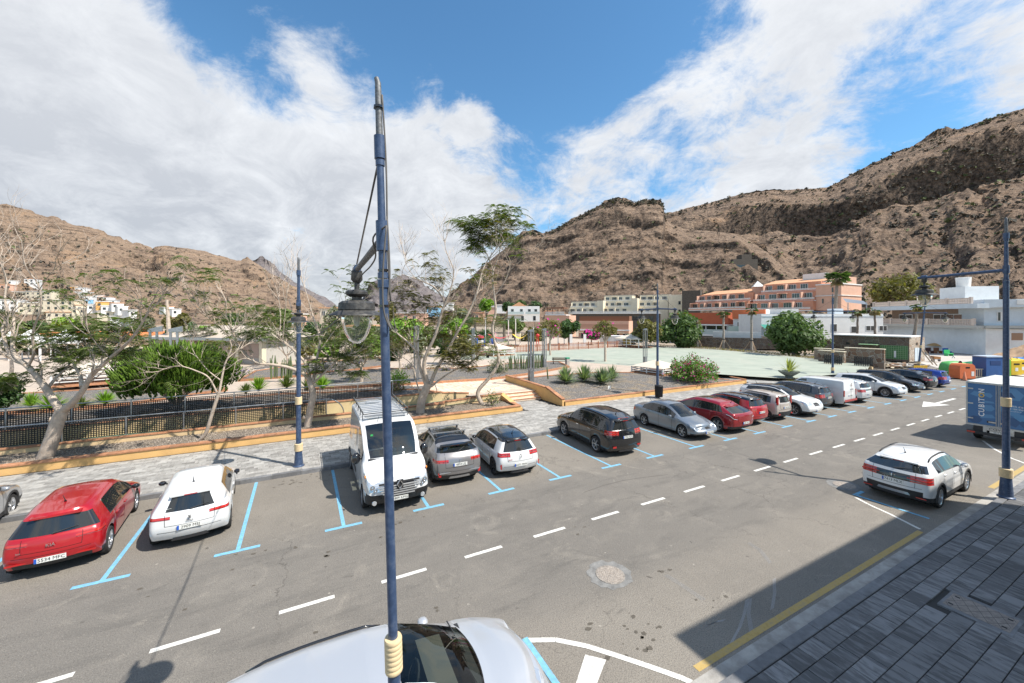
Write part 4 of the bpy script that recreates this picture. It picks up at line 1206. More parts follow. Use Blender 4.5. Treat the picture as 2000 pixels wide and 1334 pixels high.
 for c in wx:
  for sgn in (1, -1):
   n = 12; pts = [(cx(c - RA * math.cos(math.pi * i / n)), zc + RA * math.sin(math.pi * i / n)) for i in range(n + 1)]
   pts = [(pts[0][0], .18)] + pts + [(pts[-1][0], .18)]
   y0, y1 = sgn * (hw * .955), sgn * (hw - .30)
   for i in range(len(pts) - 1): ub.quad((pts[i][0], y0, pts[i][1]), (pts[i + 1][0], y0, pts[i + 1][1]), (pts[i + 1][0], y1, pts[i + 1][1]), (pts[i][0], y1, pts[i][1]))
   ub.add([(p[0], y1, p[1]) for p in pts], [tuple(range(len(pts)))])
 ub.build('underbody', M_UNDER, t)
 # cladding lips round the arches
 if S['clad']:
  for c in wx:
   for sgn in (1, -1):
    m = MB(); n = 14; vs = []
    for i in range(n + 1):
     a = math.pi * (-.06 + 1.12 * i / n)
     for R3, dy in ((RA - .012, .0), (RA + .008, .018), (RA + .055, .014), (RA + .065, -.01)):
      x = c - R3 * math.cos(a); vs.append((cx(x), sgn * (wid(x) * .99 + dy), zc + R3 * math.sin(a)))
    fs = [(i * 4 + k, i * 4 + k + 1, i * 4 + 5 + k, i * 4 + 4 + k) for i in range(n) for k in range(3)]
    m.add(vs, fs); m.build('wheel_arch_trim', M_BPLAS, t, smooth=True, angle=50)
 # wheels
 tm, rim = wheel_parts(S['r'], S['tw'], S['rim'], S['rimm'])
 for c in wx:
  for sgn in (1, -1):
   w = link('wheel', tm, t); w.location = (cx(c), sgn * (hw - S['tw'] / 2 - .012), S['r'])
   if sgn > 0: w.rotation_euler = (0, 0, math.pi)
   link('rim', rim, w)
 # door shut lines, handles, mirrors
 sm = MB()
 def surf(x, f):
  # point on the body side at height fraction f of sill..belt
  z0, b = zl(x), zb(x); z = z0 + (b - z0) * f
  y = wid(x) * float(np.interp(f, f_rows, yf)); return (cx(x), y, z)
 seams = S.get('seams', [S['side'][0] + .12, S['pillars'][0][0], S['side'][1] - .35])
 for sgn in (1, -1):
  for x in seams:
   fl_ = np.linspace(.0, 1, 9)
   for a, b in zip(fl_, fl_[1:]):
    p, q = surf(x, a), surf(x, b)
    sm.quad((p[0] - .006, sgn * (p[1] + .002), p[2]), (p[0] + .006, sgn * (p[1] + .002), p[2]), (q[0] + .006, sgn * (q[1] + .002), q[2]), (q[0] - .006, sgn * (q[1] + .002), q[2]))
  p0 = [surf(x, .04) for x in np.linspace(seams[0], seams[-1], 10) if all(abs(x - c) > RA for c in wx)]
  for p, q in zip(p0, p0[1:]):
   sm.quad((p[0], sgn * (p[1] + .002), p[2] + .03), (q[0], sgn * (q[1] + .002), q[2] + .03), (q[0], sgn * (q[1] + .002), q[2] + .042), (p[0], sgn * (p[1] + .002), p[2] + .042))
 # bonnet and tailgate shut lines
 hx = S['wsx'][0] - .03
 k0 = min(range(len(xs)), key=lambda k: abs(xs[k] - hx))
 for i in range(ny):
  a, b = toppt(k0, ts[i]), toppt(k0, ts[i + 1])
  sm.quad((cx(a[0]) - .008, a[1], a[2] + .004), (cx(a[0]) + .008, a[1], a[2] + .004), (cx(b[0]) + .008, b[1], b[2] + .004), (cx(b[0]) - .008, b[1], b[2] + .004))
 sm.build('shut_lines', M_UNDER, t)
 if S.get('doors', True):
  hm = MB().box(-.09, .09, 0, .028, -.014, .014).mesh('door_handle', S.get('handlem') or body)
  for sgn in (1, -1):
   for x in S.get('handles', [s_ - .16 for s_ in seams[1:]]):
    p = surf(x, .82); o = link('door_handle', hm, t); o.location = (p[0], sgn * (p[1] + .0), p[2]); o.scale = (1, sgn, 1)
 if S['mirror']:
  mx = S['side'][0] + .18; p = surf(mx, 1.0)
  for sgn in (1, -1):
   m = MB(); s_ = S.get('mirs', 1.0)
   vs = []
   for (x, r) in ((-.07, .55), (-.05, .85), (.0, 1.0), (.05, .9), (.085, .5)):
    for k in range(8):
     a = 2 * math.pi * k / 8 + .39
     vs.append((x * s_, .105 * r * math.cos(a) * s_, .07 * r * math.sin(a) * s_ * S.get('mirh', 1)))
   m.add(vs, [(i * 8 + k, i * 8 + (k + 1) % 8, i * 8 + 8 + (k + 1) % 8, i * 8 + 8 + k) for i in range(4) for k in range(8)] + [tuple(reversed(range(8))), tuple(range(32, 40))])
   m.box(-.02, .03, -sgn * .13 - .05, -sgn * .13 + .05, -.05, -.02)
   o = m.build('wing_mirror', S.get('mirm') or body, t, smooth=True, angle=50); o.location = (p[0], sgn * (p[1] + .11 * s_), p[2] + .035)
 if S['rails']:
  x0, x1 = S['wsx'][1] + .1, S['rails'] if isinstance(S['rails'], float) else L - .75
  for sgn in (1, -1):
   pts = []
   for x in np.linspace(x0, x1, 9):
    k = min(range(len(xs)), key=lambda k: abs(grid[k][10][0] - x)); g_ = grid[k][10]
    e = min(1, (x - x0) / .15, (x1 - x) / .15); pts.append((cx(x), sgn * (g_[1] - .03), g_[2] + .02 + .035 * max(0, e)))
   MB().tube(pts, .02, 6).build('roof_rail', S.get('railm') or M_BPLAS, t, smooth=True)
 if S['ant']:
  axx = S.get('antx', L - .75); z = zt(axx) + .03
  MB().tube([(cx(axx), 0, z - .01), (cx(axx) - .02, 0, z + .03), (cx(axx) - .16, 0, z + .20)], [.03, .012, .004], 6).build('aerial', M_BPLAS, t, smooth=True)
 if S['cap'] != 'van':
  tg = grid[-1]; zr = [p[2] for p in tg[:9]]; xr = [p[0] for p in tg[:9]]; yr = [p[1] for p in tg[:9]]
  def rp(sf, z, o=.003): return (cx(float(np.interp(z, zr, xr)) + .10 * (1 - sf * sf) + o), float(np.interp(z, zr, yr)) * sf, z)
  m = MB(); ztop = zr[7] - .01; zbot = min(ztop - .2, (S['platez'] or .62) - .09) if (S['platez'] or .62) > .7 else .66
  def ln(a, b, n, w, dz=False):
   q = [rp(a[0] + (b[0] - a[0]) * i / n, a[1] + (b[1] - a[1]) * i / n) for i in range(n + 1)]
   for p, r_ in zip(q, q[1:]):
    if dz: m.quad((p[0], p[1], p[2] - w), (r_[0], r_[1], r_[2] - w), (r_[0], r_[1], r_[2] + w), (p[0], p[1], p[2] + w))
    else: m.quad((p[0], p[1] - w, p[2]), (p[0], p[1] + w, p[2]), (r_[0], r_[1] + w, r_[2]), (r_[0], r_[1] - w, r_[2]))
  for e in (-1, 1): ln((e * .74, zbot), (e * .78, ztop), 5, .005)
  ln((-.74, zbot), (.74, zbot), 8, .005, True); ln((-.97, S['bumperz'] + .17), (.97, S['bumperz'] + .17), 8, .004, True)
  m.build('tailgate_gap', M_UNDER, t)
  m = MB(); q0 = [rp(-.6 + 1.2 * i / 6, S['bumperz'] - .11, .006) for i in range(7)]; q1 = [rp(-.52 + 1.04 * i / 6, S['bumperz'] - .02, .006) for i in range(7)]
  for i in range(6): m.quad(q0[i], q0[i + 1], q1[i + 1], q1[i])
  m.build('diffuser', M_BPLAS if not S['clad'] else SILV, t)
  if S['cap'] == 'hatch':
   a, b = grid[-1][8], grid[-1][9]; dx = (b[0] - a[0]) / max(.01, b[2] - a[2])
   w0 = (cx(a[0] + .115), .0, a[2] + .02); w1 = (cx(a[0] + .10 + dx * .07), -.42, a[2] + .09)
   MB().tube([w0, w1], [.016, .006], 5).build('rear_wiper', M_BPLAS, t)
   k = grid[-1][10]; MB().prism([(cx(k[0] + .10) - .06, -k[1] * .92), (cx(k[0]) + .10, -k[1] * .96), (cx(k[0]) + .10, k[1] * .96), (cx(k[0] + .10) - .06, k[1] * .92)], k[2] + .0, k[2] + .035).build('roof_spoiler', S['roofmat'] or body, t)
   MB().box(-.012, .012, -.14, .14, -.010, .010).build('brake_light', M_REFL, t).location = (cx(k[0] + .155), 0, k[2] + .012)
 # seats, dash
 if S.get('interior', True):
  x0 = S['wsx'][0]
  im = MB()
  im.box(cx(x0 + .62), cx(x0 + .25), -hw * .8, hw * .8, .55, zb(x0 + .5) - .02)
  im.build('dashboard', M_SEAT, t)
  st = MB(); st.box(-.25, .25, -.24, .24, .32, .56); st.prism([(-.30, -.23), (-.17, -.23), (-.17, .23), (-.30, .23)], .5, 1.12); st.box(-.30, -.2, -.12, .12, 1.13, 1.3)
  sme = st.mesh('seat', M_SEAT)
  for xx in S.get('seats', (x0 + 1.15, x0 + 1.95)):
   for yy in (-.36, .36):
    o = link('seat', sme, t); o.location = (cx(xx), yy, .0)
  # steering wheel
  n = 14; pts = [(cx(x0 + .72) + .06 * math.sin(2 * math.pi * i / n), .36 + .18 * math.cos(2 * math.pi * i / n), .86 + .17 * math.sin(2 * math.pi * i / n)) for i in range(n + 1)]
  MB().tube(pts, .014, 5, caps=False).build('steering_wheel', M_BPLAS, t)
 # plates: a rear one and a front one
 def plate(rear, s, z, x=None, yy=0, rx=None):
  if x is None:
   if rear: x = L + (.115 if not S.get('vanback') else .05) - (.0 if z < .62 else .02)
   else: x = -.115
  sg = 1 if rear else -1
  po = MB().box(-.006, .006, -.26, .26, -.055, .055).build('number_plate', M_PLATE, t)
  po.location = (cx(x), yy, z); po.rotation_euler = (0, S.get('ptilt', .0) * (1 if rear else -1), 0)
  e = MB().box(-.0075, .0075, -.26 if not rear else .215, -.215 if not rear else .26, -.054, .054).build('plate_band', M_PLBLUE, po)
  if s:
   text('plate_text', s, po, (-.0085 if rear else .0085, -.02 if rear else .02, 0), (R_(90), 0, R_(-90) if rear else R_(90)), .108, M_INK, .0005, sx=.98)
  return po
 if S['plate'] is not None: plate(True, S['plate'], S['platez'] or .62)
 if S['fplate'] is not None: plate(False, S['fplate'], S.get('fpz', .42))
 t['L'] = L
 for a_, b_ in (('_', '_'),): pass
 extra = S.get('extra')
 if extra: extra(t, S, dict(cx=cx, surf=surf, grid=grid, xs=xs, toppt=toppt, zt=zt, wid=wid, hw=hw, L=L))
 t.location = loc; t.rotation_euler = (0, 0, yaw)
 del t['L']
 return t
UP_, DN_, RTY = math.pi / 2, -math.pi / 2, 0.0     # nose towards the park / towards the road / along the street
def at_row(u, vrear, L, rear_to_us=True):
 """centre for a car whose end nearest the road is at v"""
 return (u, vrear + L / 2, 0)
def patch(par, nm, pts, m):
 mb = MB(); mb.add(pts, [tuple(range(len(pts)))]); return mb.build(nm, m, par)

# ---- the cars -----------------------------------------------------------
HB = [(0, .66), (.05, .72), (.18, .80), (.5, .90), (.85, .97), (1.0, 1.01), (1.25, 1.16), (1.5, 1.30), (1.8, 1.42), (2.2, 1.48), (2.7, 1.48), (3.2, 1.465), (3.6, 1.44), (4.06, 1.41)]
def sc_top(T, L, H, L0=4.06, H0=1.455): return [(x * L / L0, z if z < .7 else .7 + (z - .7) * (H - .7) / (H0 - .7)) for x, z in T]
W_PAINT = paint('white_paint', (.68, .68, .675), 0, .35)
PEARL = paint('pearl_white_paint', (.60, .61, .62), .1, .3)
RED_P = paint('red_metallic', (.40, .008, .014), .15, .28)
RED2 = paint('deep_red_metallic', (.30, .010, .016), .25, .28)
SILV = paint('silver_metallic', (.42, .43, .45), .6, .30)
SILV2 = paint('grey_silver_metallic', (.27, .26, .262), .55, .30)
GREYB = paint('blue_grey_metallic', (.23, .255, .285), .55, .30)
BLACKP = paint('black_metallic', (.012, .013, .016), .2, .18)
DGREY = paint('graphite_metallic', (.075, .08, .09), .45, .28)
BEIGE = paint('beige_paint', (.48, .42, .37), .15, .35)
BLUEP = paint('blue_metallic', (.015, .05, .30), .35, .25)
LSILV = paint('pale_silver_metallic', (.56, .57, .59), .45, .34)
def logo_ring(t, K, x, z, r, m=M_CHROME, nm='badge'):
 MB().lathe([(r * .72, -.004), (r * .72, .006), (r, .006), (r, -.004)], sides=18, axis='y', caps=False).build(nm, m, t).location = (K['cx'](x), 0, z)
 o = CH(t)[-1]; o.rotation_euler = (0, 0, R_(90)); return o
def badge_text(t, K, s, x, y, z, size, m=M_CHROME, sx=1.0, tilt=0.0):
 return text('badge', s, t, (K['cx'](x), y, z), (R_(90) - tilt, 0, R_(-90)), size, m, .003, sx=sx, bold=.001)

def kia_extra(t, S, K):
 badge_text(t, K, 'KIA', 4.18, 0, .79, .10)
 badge_text(t, K, 'RIO', 4.14, .52, .70, .045)
 # black lower bumper with red reflectors
 for sgn in (1, -1):
  MB().box(-.01, .02, -.22, .22, -.014, .014).build('reflector', M_REFL, t).location = (K['cx'](4.10), sgn * .52, .44)
 o = text('sticker', 'PROA', t, (K['cx'](3.90), -.36, 1.02), (R_(52), 0, R_(-90)), .06, mat('sticker_blue', (.3, .6, .8), .5), .001)
 o = MB().box(-.004, .004, -.14, .14, -.008, .008).build('sticker_line', MATS['sticker_blue'], t); o.location = (K['cx'](3.94), -.36, .98); o.rotation_euler = (0, R_(-38), 0)
car('red metallic hatchback in the leftmost full bay with its tailgate to the road', dict(L=4.07, W=1.73, top=sc_top(HB, 4.07, 1.45), paint=RED_P, plate='5534 MFC', platez=.47, rim='multi', extra=kia_extra, tail=(.80, .91, .32), tailw=.58,
 pillars=[(2.25, .08)], side=(1.2, 3.35), mirm=M_GLOSSB), at_row(-5.37, 13.38, 4.07), UP_ + R_(4.4), group='cars in the kerbside bays')
def ibiza_extra(t, S, K):
 text('badge', 'S', t, (K['cx'](4.175), 0, .83), (R_(90), 0, R_(-90)), .11, mat('badge_grey', (.15, .15, .16), .3, metal=.7), .003, sx=1.4, bold=.004)
 text('badge', 'Ibiza', t, (K['cx'](4.175), 0, .75), (R_(90), 0, R_(-90)), .07, MATS['badge_grey'], .003, sx=1.3)
 o = MB().box(-.002, .002, -.11, .11, -.06, .06).build('sticker', M_PLATE, t); o.location = (K['cx'](3.93), .40, 1.02); o.rotation_euler = (0, R_(-40), R_(6))
 MB().lathe([(.001, 0), (.028, 0)], sides=14, axis='y', caps=False).build('green_sticker', mat('sticker_green', (.05, .45, .12), .5), t).location = (K['cx'](4.10), -.60, .80)
 CH(t)[-1].rotation_euler = (0, 0, R_(90))
car('white hatchback beside the red one, black wing mirrors, tailgate to the road', dict(L=4.06, W=1.78, top=sc_top(HB, 4.06, 1.44), paint=W_PAINT, plate='2909 MSJ', platez=.60, extra=ibiza_extra, nowrap=True, tail=(.78, .92, .20), tailw=.64, rim='ten', bumperz=.34,
 mirm=M_GLOSSB, rgw=.80), at_row(-2.82, 13.42, 4.06), UP_ + R_(5), group='cars in the kerbside bays')
def far_left(t, S, K): pass
car('silver crossover cut off by the left edge of the view, only its tail in sight', dict(L=4.4, W=1.8, top=sc_top(HB, 4.4, 1.58), paint=SILV, clad=True, belt=[(0, .76), (1, 1.0), (3.6, 1.1), (4.4, 1.14)], wb=2.63, fo=.88, r=.345, plate='', rim='five', tail=(.85, 1.08, .3),
 wsx=(1.08, 1.9), side=(1.3, 3.6), pillars=[(2.45, .08)]), at_row(-8.62, 14.35, 4.4), UP_ + R_(5), group='cars in the kerbside bays')

def chr_extra(t, S, K):
 cx = K['cx']
 # roof bars
 for x in (2.15, 3.05):
  MB().box(-.03, .03, -.66, .66, -.012, .018).build('roof_bar', M_ALLOY, t).location = (cx(x), 0, 1.60)
  for y in (-.58, .58): MB().box(-.04, .04, -.03, .03, -.09, 0).build('bar_foot', M_BPLAS, t).location = (cx(x), y, 1.59)
 for sgn in (1, -1):
  patch(t, 'reflector', [(cx(4.39), sgn * .78, .42), (cx(4.39), sgn * .70, .40), (cx(4.39), sgn * .68, .50), (cx(4.37), sgn * .80, .56)], M_REFL)
 o = MB().prism([(-.03, -.62), (.10, -.58), (.10, .58), (-.03, .62)], 0, .03).build('spoiler', M_GLOSSB, t); o.location = (cx(3.98), 0, 1.36); o.rotation_euler = (0, R_(-8), 0)
 logo_ring(t, K, 4.44, .93, .055);
 for sgn in (1, -1):
  MB().prism([(-.02, -.20), (.03, -.20), (.03, .2), (-.02, .2)], 0, .03).build('bumper_blade', SILV, t).location = (cx(4.40), sgn * .55, .52 if sgn else 0)
CHR = [(0, .70), (.06, .78), (.25, .88), (.6, .97), (.95, 1.03), (1.1, 1.07), (1.4, 1.24), (1.75, 1.42), (2.05, 1.52), (2.4, 1.555), (2.9, 1.54), (3.4, 1.48), (3.8, 1.40), (4.36, 1.30)]
car('silver-grey coupe crossover with black roof and roof bars beside the white van', dict(L=4.36, W=1.8, top=CHR, paint=SILV2, roofmat=BLACKP, clad=True, belt=[(0, .76), (1, 1.0), (2.6, 1.06), (3.3, 1.16), (4.36, 1.18)], wb=2.64, fo=.92, r=.345, plate='4894 LSJ', platez=.80, rim='multi', rimm=M_RIMDK,
 wsx=(1.1, 2.0), side=(1.35, 3.35), pillars=[(2.5, .08)], tail=(.84, 1.02, .42), tailw=.60, bumperz=.40, rtx=[.10, .03, 0, 0, .02, .05, .12, .22, .26, .64, .72, .76], extra=chr_extra, mirm=M_GLOSSB, blacktail=True, ant=False),
 at_row(5.17, 13.72, 4.36), UP_ - R_(2.5), group='cars in the kerbside bays')
def corsa_extra(t, S, K):
 logo_ring(t, K, 4.15, .84, .065, M_RIMDK)
 for sgn in (1, -1):
  patch(t, 'reflector', [(K['cx'](4.08), sgn * .80, .40), (K['cx'](4.09), sgn * .76, .40), (K['cx'](4.09), sgn * .76, .60), (K['cx'](4.06), sgn * .82, .56)], M_REFL)
 badge_text(t, K, 'GS Line', 4.12, .42, .73, .05, M_REFL)
car('white hatchback with a black roof and black wheels, right of the silver-grey crossover', dict(L=4.06, W=1.76, top=sc_top(HB, 4.06, 1.45), paint=W_PAINT, roofmat=BLACKP, plate='6071 MHV', platez=.52, rim='five', rimm=M_RIMDK, nowrap=True, tail=(.80, .93, .24), tailw=.68, bumperz=.30, mirm=M_GLOSSB, extra=corsa_extra,
 rtx=[.10, .03, 0, 0, .02, .04, .06, .10, .14, .32, .36, .40]), at_row(7.5, 13.35, 4.06), UP_ - R_(3.5), group='cars in the kerbside bays')
SUV = [(0, .80), (.06, .90), (.25, 1.00), (.6, 1.06), (1.0, 1.10), (1.12, 1.13), (1.4, 1.34), (1.75, 1.56), (2.05, 1.68), (2.5, 1.72), (3.2, 1.72), (3.8, 1.69), (4.2, 1.65), (4.65, 1.60)]
RT_SUV = [.10, .03, 0, 0, .01, .03, .05, .07, .09, .22, .25, .28]
def sf_extra(t, S, K):
 badge_text(t, K, 'H', 4.70, 0, 1.03, .12); badge_text(t, K, 'SANTA FE', 4.69, -.52, .95, .045)
 MB().box(-.02, .02, -.28, .28, -.012, .012).build('brake_light', M_REFL, t).location = (K['cx'](4.40), 0, 1.62)
 for sgn in (1, -1): MB().box(-.01, .01, -.09, .09, -.035, .035).build('reflector', M_REFL, t).location = (K['cx'](4.67), sgn * .66, .47)
car('black older SUV parked alone between two empty bays, red tail lamps to the road', dict(L=4.65, W=1.89, top=SUV, paint=BLACKP, belt=[(0, .86), (1, 1.08), (3.6, 1.14), (4.65, 1.16)], wb=2.7, fo=.92, r=.36, plate='7702 FZM', platez=.88, rim='six',
 wsx=(1.12, 1.95), side=(1.38, 4.2), pillars=[(2.35, .08), (3.35, .09)], seams=[1.5, 2.35, 3.3], tail=(.92, 1.12, .34), tailw=.60, rtx=RT_SUV, rails=4.2, extra=sf_extra, roofw=.70, bumperz=.34, handlem=M_CHROME), at_row(12.77, 13.15, 4.65), UP_ - R_(3.7), group='cars in the kerbside bays')
COR = [(0, .62), (.06, .70), (.2, .76), (.6, .86), (1.0, .94), (1.12, .97), (1.45, 1.17), (1.8, 1.36), (2.1, 1.45), (2.5, 1.475), (2.9, 1.46), (3.2, 1.40), (3.5, 1.26), (3.8, 1.10), (3.95, 1.065), (4.2, 1.055), (4.41, 1.03)]
def cor_extra(t, S, K):
 logo_ring(t, K, -.10, .70, .05)
car('blue-grey metallic saloon facing the road beside the lamp post with the litter bin', dict(L=4.41, W=1.71, top=COR, paint=GREYB, belt=[(0, .66), (1, .90), (3.3, .97), (4.41, .99)], wb=2.6, fo=.86, r=.315, fplate='5420 BZL', rim='six', cap='sedan',
 wsx=(1.12, 2.0), rwx=(3.15, 3.82), side=(1.36, 3.62), pillars=[(2.38, .08)], tail=(.72, .94, .25), rtx=[.10, .03, 0, 0, .02, .04, .06, .08, .08, .09, .10, .12], wsgl=m_glass('bright_windscreen', (.6, .66, .66), 1.75, .30), head=(.58, .72, .42), headw=.52, grille=(.56, .70, .30), extra=cor_extra, roofw=.70), at_row(17.92, 13.02, 4.41), DN_ - R_(1.5), group='cars in the kerbside bays')
def ev6_extra(t, S, K):
 badge_text(t, K, 'KIA', 4.76, 0, .92, .10);
 for sgn in (1, -1):
  MB().tube([(K['cx'](4.70), sgn * .60, .80), (K['cx'](4.66), sgn * .82, .84), (K['cx'](4.50), sgn * .93, .99), (K['cx'](4.30), sgn * .945, 1.03)], .016, 5).build('tail_lamp_line', M_LAMPC, t)
 sun_ = MB()
EV = [(0, .72), (.06, .80), (.25, .88), (.6, .97), (.85, 1.02), (1.0, 1.06), (1.4, 1.25), (1.8, 1.42), (2.2, 1.53), (2.7, 1.55), (3.3, 1.53), (3.9, 1.46), (4.2, 1.42), (4.68, 1.36)]
car('large dark red electric crossover with sweeping tail, right of the blue-grey saloon', dict(L=4.68, W=1.88, top=EV, paint=RED2, clad=False, belt=[(0, .78), (1, .98), (3.5, 1.06), (4.68, 1.08)], wb=2.9, fo=.87, r=.37, plate='3301 MGT', platez=.60, rim='five', wsx=(1.0, 2.05), side=(1.25, 4.1), pillars=[(2.3, .08), (3.35, .06)],
 tail=(2, 2, .1), bumperz=.42, rtx=[.12, .03, 0, 0, .0, .0, .0, .06, .12, .68, .78, .84], extra=ev6_extra, sunroof=(2.1, 3.0)), at_row(20.55, 12.85, 4.68), UP_, group='cars in the kerbside bays')
def arona_extra(t, S, K):
 badge_text(t, K, 'S', 4.20, 0, .98, .12)
ARO = sc_top(HB, 4.14, 1.55)
car('small red crossover with black roof between dark red and beige cars', dict(L=4.14, W=1.78, top=ARO, paint=RED_P, roofmat=BLACKP, clad=True, belt=[(0, .74), (1, .99), (3.3, 1.06), (4.14, 1.1)], wb=2.57, fo=.82, r=.345, plate='8412 LDX', platez=.78, extra=arona_extra, tail=(.82, 1.0, .26), rails=3.4, railm=M_CHROME), at_row(22.85, 13.35, 4.14), UP_, group='cars in the kerbside bays')
PAN = [(0, .80), (.05, .88), (.2, .96), (.5, 1.02), (.75, 1.07), (.85, 1.10), (1.1, 1.28), (1.4, 1.46), (1.65, 1.53), (2.0, 1.56), (2.8, 1.55), (3.3, 1.52), (3.65, 1.50)]
def panda_extra(t, S, K):
 for sgn in (1, -1): MB().box(-.05, .03, -.05, .05, -.22, .22).build('taillight', M_RED, t).location = (K['cx'](3.60), sgn * .66, 1.20)
 for sgn in (1, -1): MB().box(-.01, .01, -.08, .08, -.035, .035).build('reflector', M_REFL, t).location = (K['cx'](3.69), sgn * .60, .42)
car('small boxy beige city car with tall red tail lamps beside the white SUV', dict(L=3.65, W=1.64, top=PAN, paint=BEIGE, belt=[(0, .84), (.8, 1.03), (3.0, 1.06), (3.65, 1.06)], wb=2.3, fo=.75, r=.3, plate='1760 JHN', platez=.80, rim='six', wsx=(.85, 1.6), side=(1.05, 3.3), pillars=[(1.95, .08), (2.75, .07)], seams=[1.1, 1.95, 2.75],
 tail=(2, 2, .1), bumperz=.50, rtx=[.06, .02, 0, 0, .01, .02, .03, .04, .06, .14, .16, .18], rails=3.1, extra=panda_extra, roofw=.74, rgw=.72, seats=(1.9,)), at_row(25.3, 13.35, 3.65), UP_ - R_(1), group='cars in the kerbside bays')
EVQ = [(0, .82), (.05, .92), (.25, .99), (.6, 1.05), (1.0, 1.10), (1.15, 1.14), (1.45, 1.32), (1.8, 1.50), (2.1, 1.59), (2.5, 1.62), (3.2, 1.58), (3.8, 1.52), (4.37, 1.46)]
car('white SUV facing the road with black roof, right of the beige city car', dict(L=4.37, W=1.93, top=EVQ, paint=W_PAINT, roofmat=BLACKP, clad=True, belt=[(0, .88), (1, 1.08), (3.4, 1.22), (4.37, 1.26)], wb=2.66, fo=.86, r=.375, fplate='7110 KFV', rim='multi', wsx=(1.15, 2.05), side=(1.4, 3.9), pillars=[(2.4, .08), (3.2, .06)], roofend=4.0,
 head=(.74, .88, .45), headw=.55, grille=(.68, .86, .5), bumperz=.44, tail=(.9, 1.05, .3), rtx=RT_SUV), at_row(27.95, 12.95, 4.37), DN_ + R_(1), group='cars in the kerbside bays')
car('graphite grey SUV between the white SUV and the white panel van', dict(L=4.5, W=1.86, top=sc_top(SUV, 4.5, 1.64, 4.65, 1.72), paint=DGREY, clad=False, belt=[(0, .84), (1, 1.04), (3.5, 1.12), (4.5, 1.14)], wb=2.64, fo=.88, r=.355, plate='2038 LKW', platez=.84, wsx=(1.1, 1.9), side=(1.35, 4.0), pillars=[(2.35, .08), (3.3, .07)],
 tail=(.88, 1.04, .34), tailw=.5, rtx=RT_SUV, rails=4.0, railm=M_CHROME, sunroof=(2.1, 3.5)), at_row(30.6, 13.55, 4.5), UP_ + R_(1), group='cars in the kerbside bays')
VAN = [(0, .86), (.05, .95), (.3, 1.03), (.7, 1.12), (.9, 1.17), (1.0, 1.21), (1.3, 1.45), (1.6, 1.68), (1.85, 1.79), (2.3, 1.84), (3.4, 1.85), (4.2, 1.84), (4.41, 1.83)]
def caddy_extra(t, S, K):
 text('lettering', 'canaluz', t, (K['cx'](4.44), -.18, 1.22), (R_(90), 0, R_(-90)), .16, mat('grey_lettering', (.2, .2, .22), .5), .002)
 text('lettering', 'C', t, (K['cx'](4.44), -.16, 1.50), (R_(90), 0, R_(-90)), .22, M_RED, .002, bold=.01)
 patch(t, 'rear_stripe', [(K['cx'](4.47), -.86, .42), (K['cx'](4.48), .86, .42), (K['cx'](4.48), .86, .56), (K['cx'](4.47), -.86, .56)], M_REFL)
 for sgn in (1, -1):
  MB().box(-.03, .02, -.045, .045, -.20, .20).build('taillight', M_RED, t).location = (K['cx'](4.41), sgn * .80, .98)
 patch(t, 'yellow_decal', [(K['cx'](2.6), .915, 1.28), (K['cx'](2.9), .915, 1.24), (K['cx'](3.1), .915, 1.34), (K['cx'](2.8), .915, 1.30)], mat('decal_yellow', (.8, .5, .05), .5))
 MB().box(-.002, .004, -.006, .006, .0, 1.15).build('door_seam', M_UNDER, t).location = (K['cx'](4.475), -.02, .55)
car('white panel van with red rear stripe and lettering among the parked cars', dict(L=4.41, W=1.79, top=VAN, paint=W_PAINT, belt=[(0, .9), (1, 1.1), (4.41, 1.2)], wb=2.68, fo=.88, r=.325, plate='9184 KRB', platez=.78, rim='six', wsx=(1.0, 1.8), side=(1.25, 2.15), pillars=[(2.2, .08)], seams=[1.3, 2.25, 3.2], vanback=True, bumperz=.40, tail=(2, 2, .1),
 rtx=[.06, .02, 0, 0, 0, 0, .0, .01, .02, .06, .08, .10], cap='van', roofw=.84, ant=False, handles=[2.1, 2.45], seats=(2.0,), extra=caddy_extra), at_row(33.0, 13.3, 4.41), UP_, cat='van', group='cars in the kerbside bays', name='panel_van')
car('white small SUV with dark band between its tail lamps, right of the white panel van', dict(L=4.11, W=1.78, top=sc_top(SUV, 4.11, 1.58, 4.65, 1.72), paint=PEARL, clad=True, belt=[(0, .80), (1, 1.0), (3.2, 1.08), (4.11, 1.1)], wb=2.55, fo=.82, r=.345, plate='6205 LTC', platez=.66, wsx=(1.0, 1.7), side=(1.2, 3.7), pillars=[(2.1, .08), (2.98, .08)],
 tail=(.86, 1.02, .26), tailw=.70, lightbar=(.88, 1.02), rtx=RT_SUV, rails=3.7, railm=M_CHROME), at_row(35.6, 13.3, 4.11), UP_, group='cars in the kerbside bays')
car('white crossover facing the road right of an empty bay', dict(L=4.23, W=1.82, top=sc_top(EVQ, 4.23, 1.56, 4.37, 1.62), paint=PEARL, clad=True, belt=[(0, .80), (1, 1.04), (3.4, 1.12), (4.23, 1.16)], wb=2.59, fo=.83, r=.355, fplate='0417 LJR', rim='ten', wsx=(1.1, 2.0), side=(1.35, 3.7), pillars=[(2.3, .08), (3.15, .07)],
 head=(.70, .84, .42), headw=.5, grille=(.68, .82, .5), tail=(.9, 1.05, .3), rtx=RT_SUV, wsgl=MATS['bright_windscreen']), at_row(40.35, 12.9, 4.23), DN_ + R_(1), group='cars in the kerbside bays')
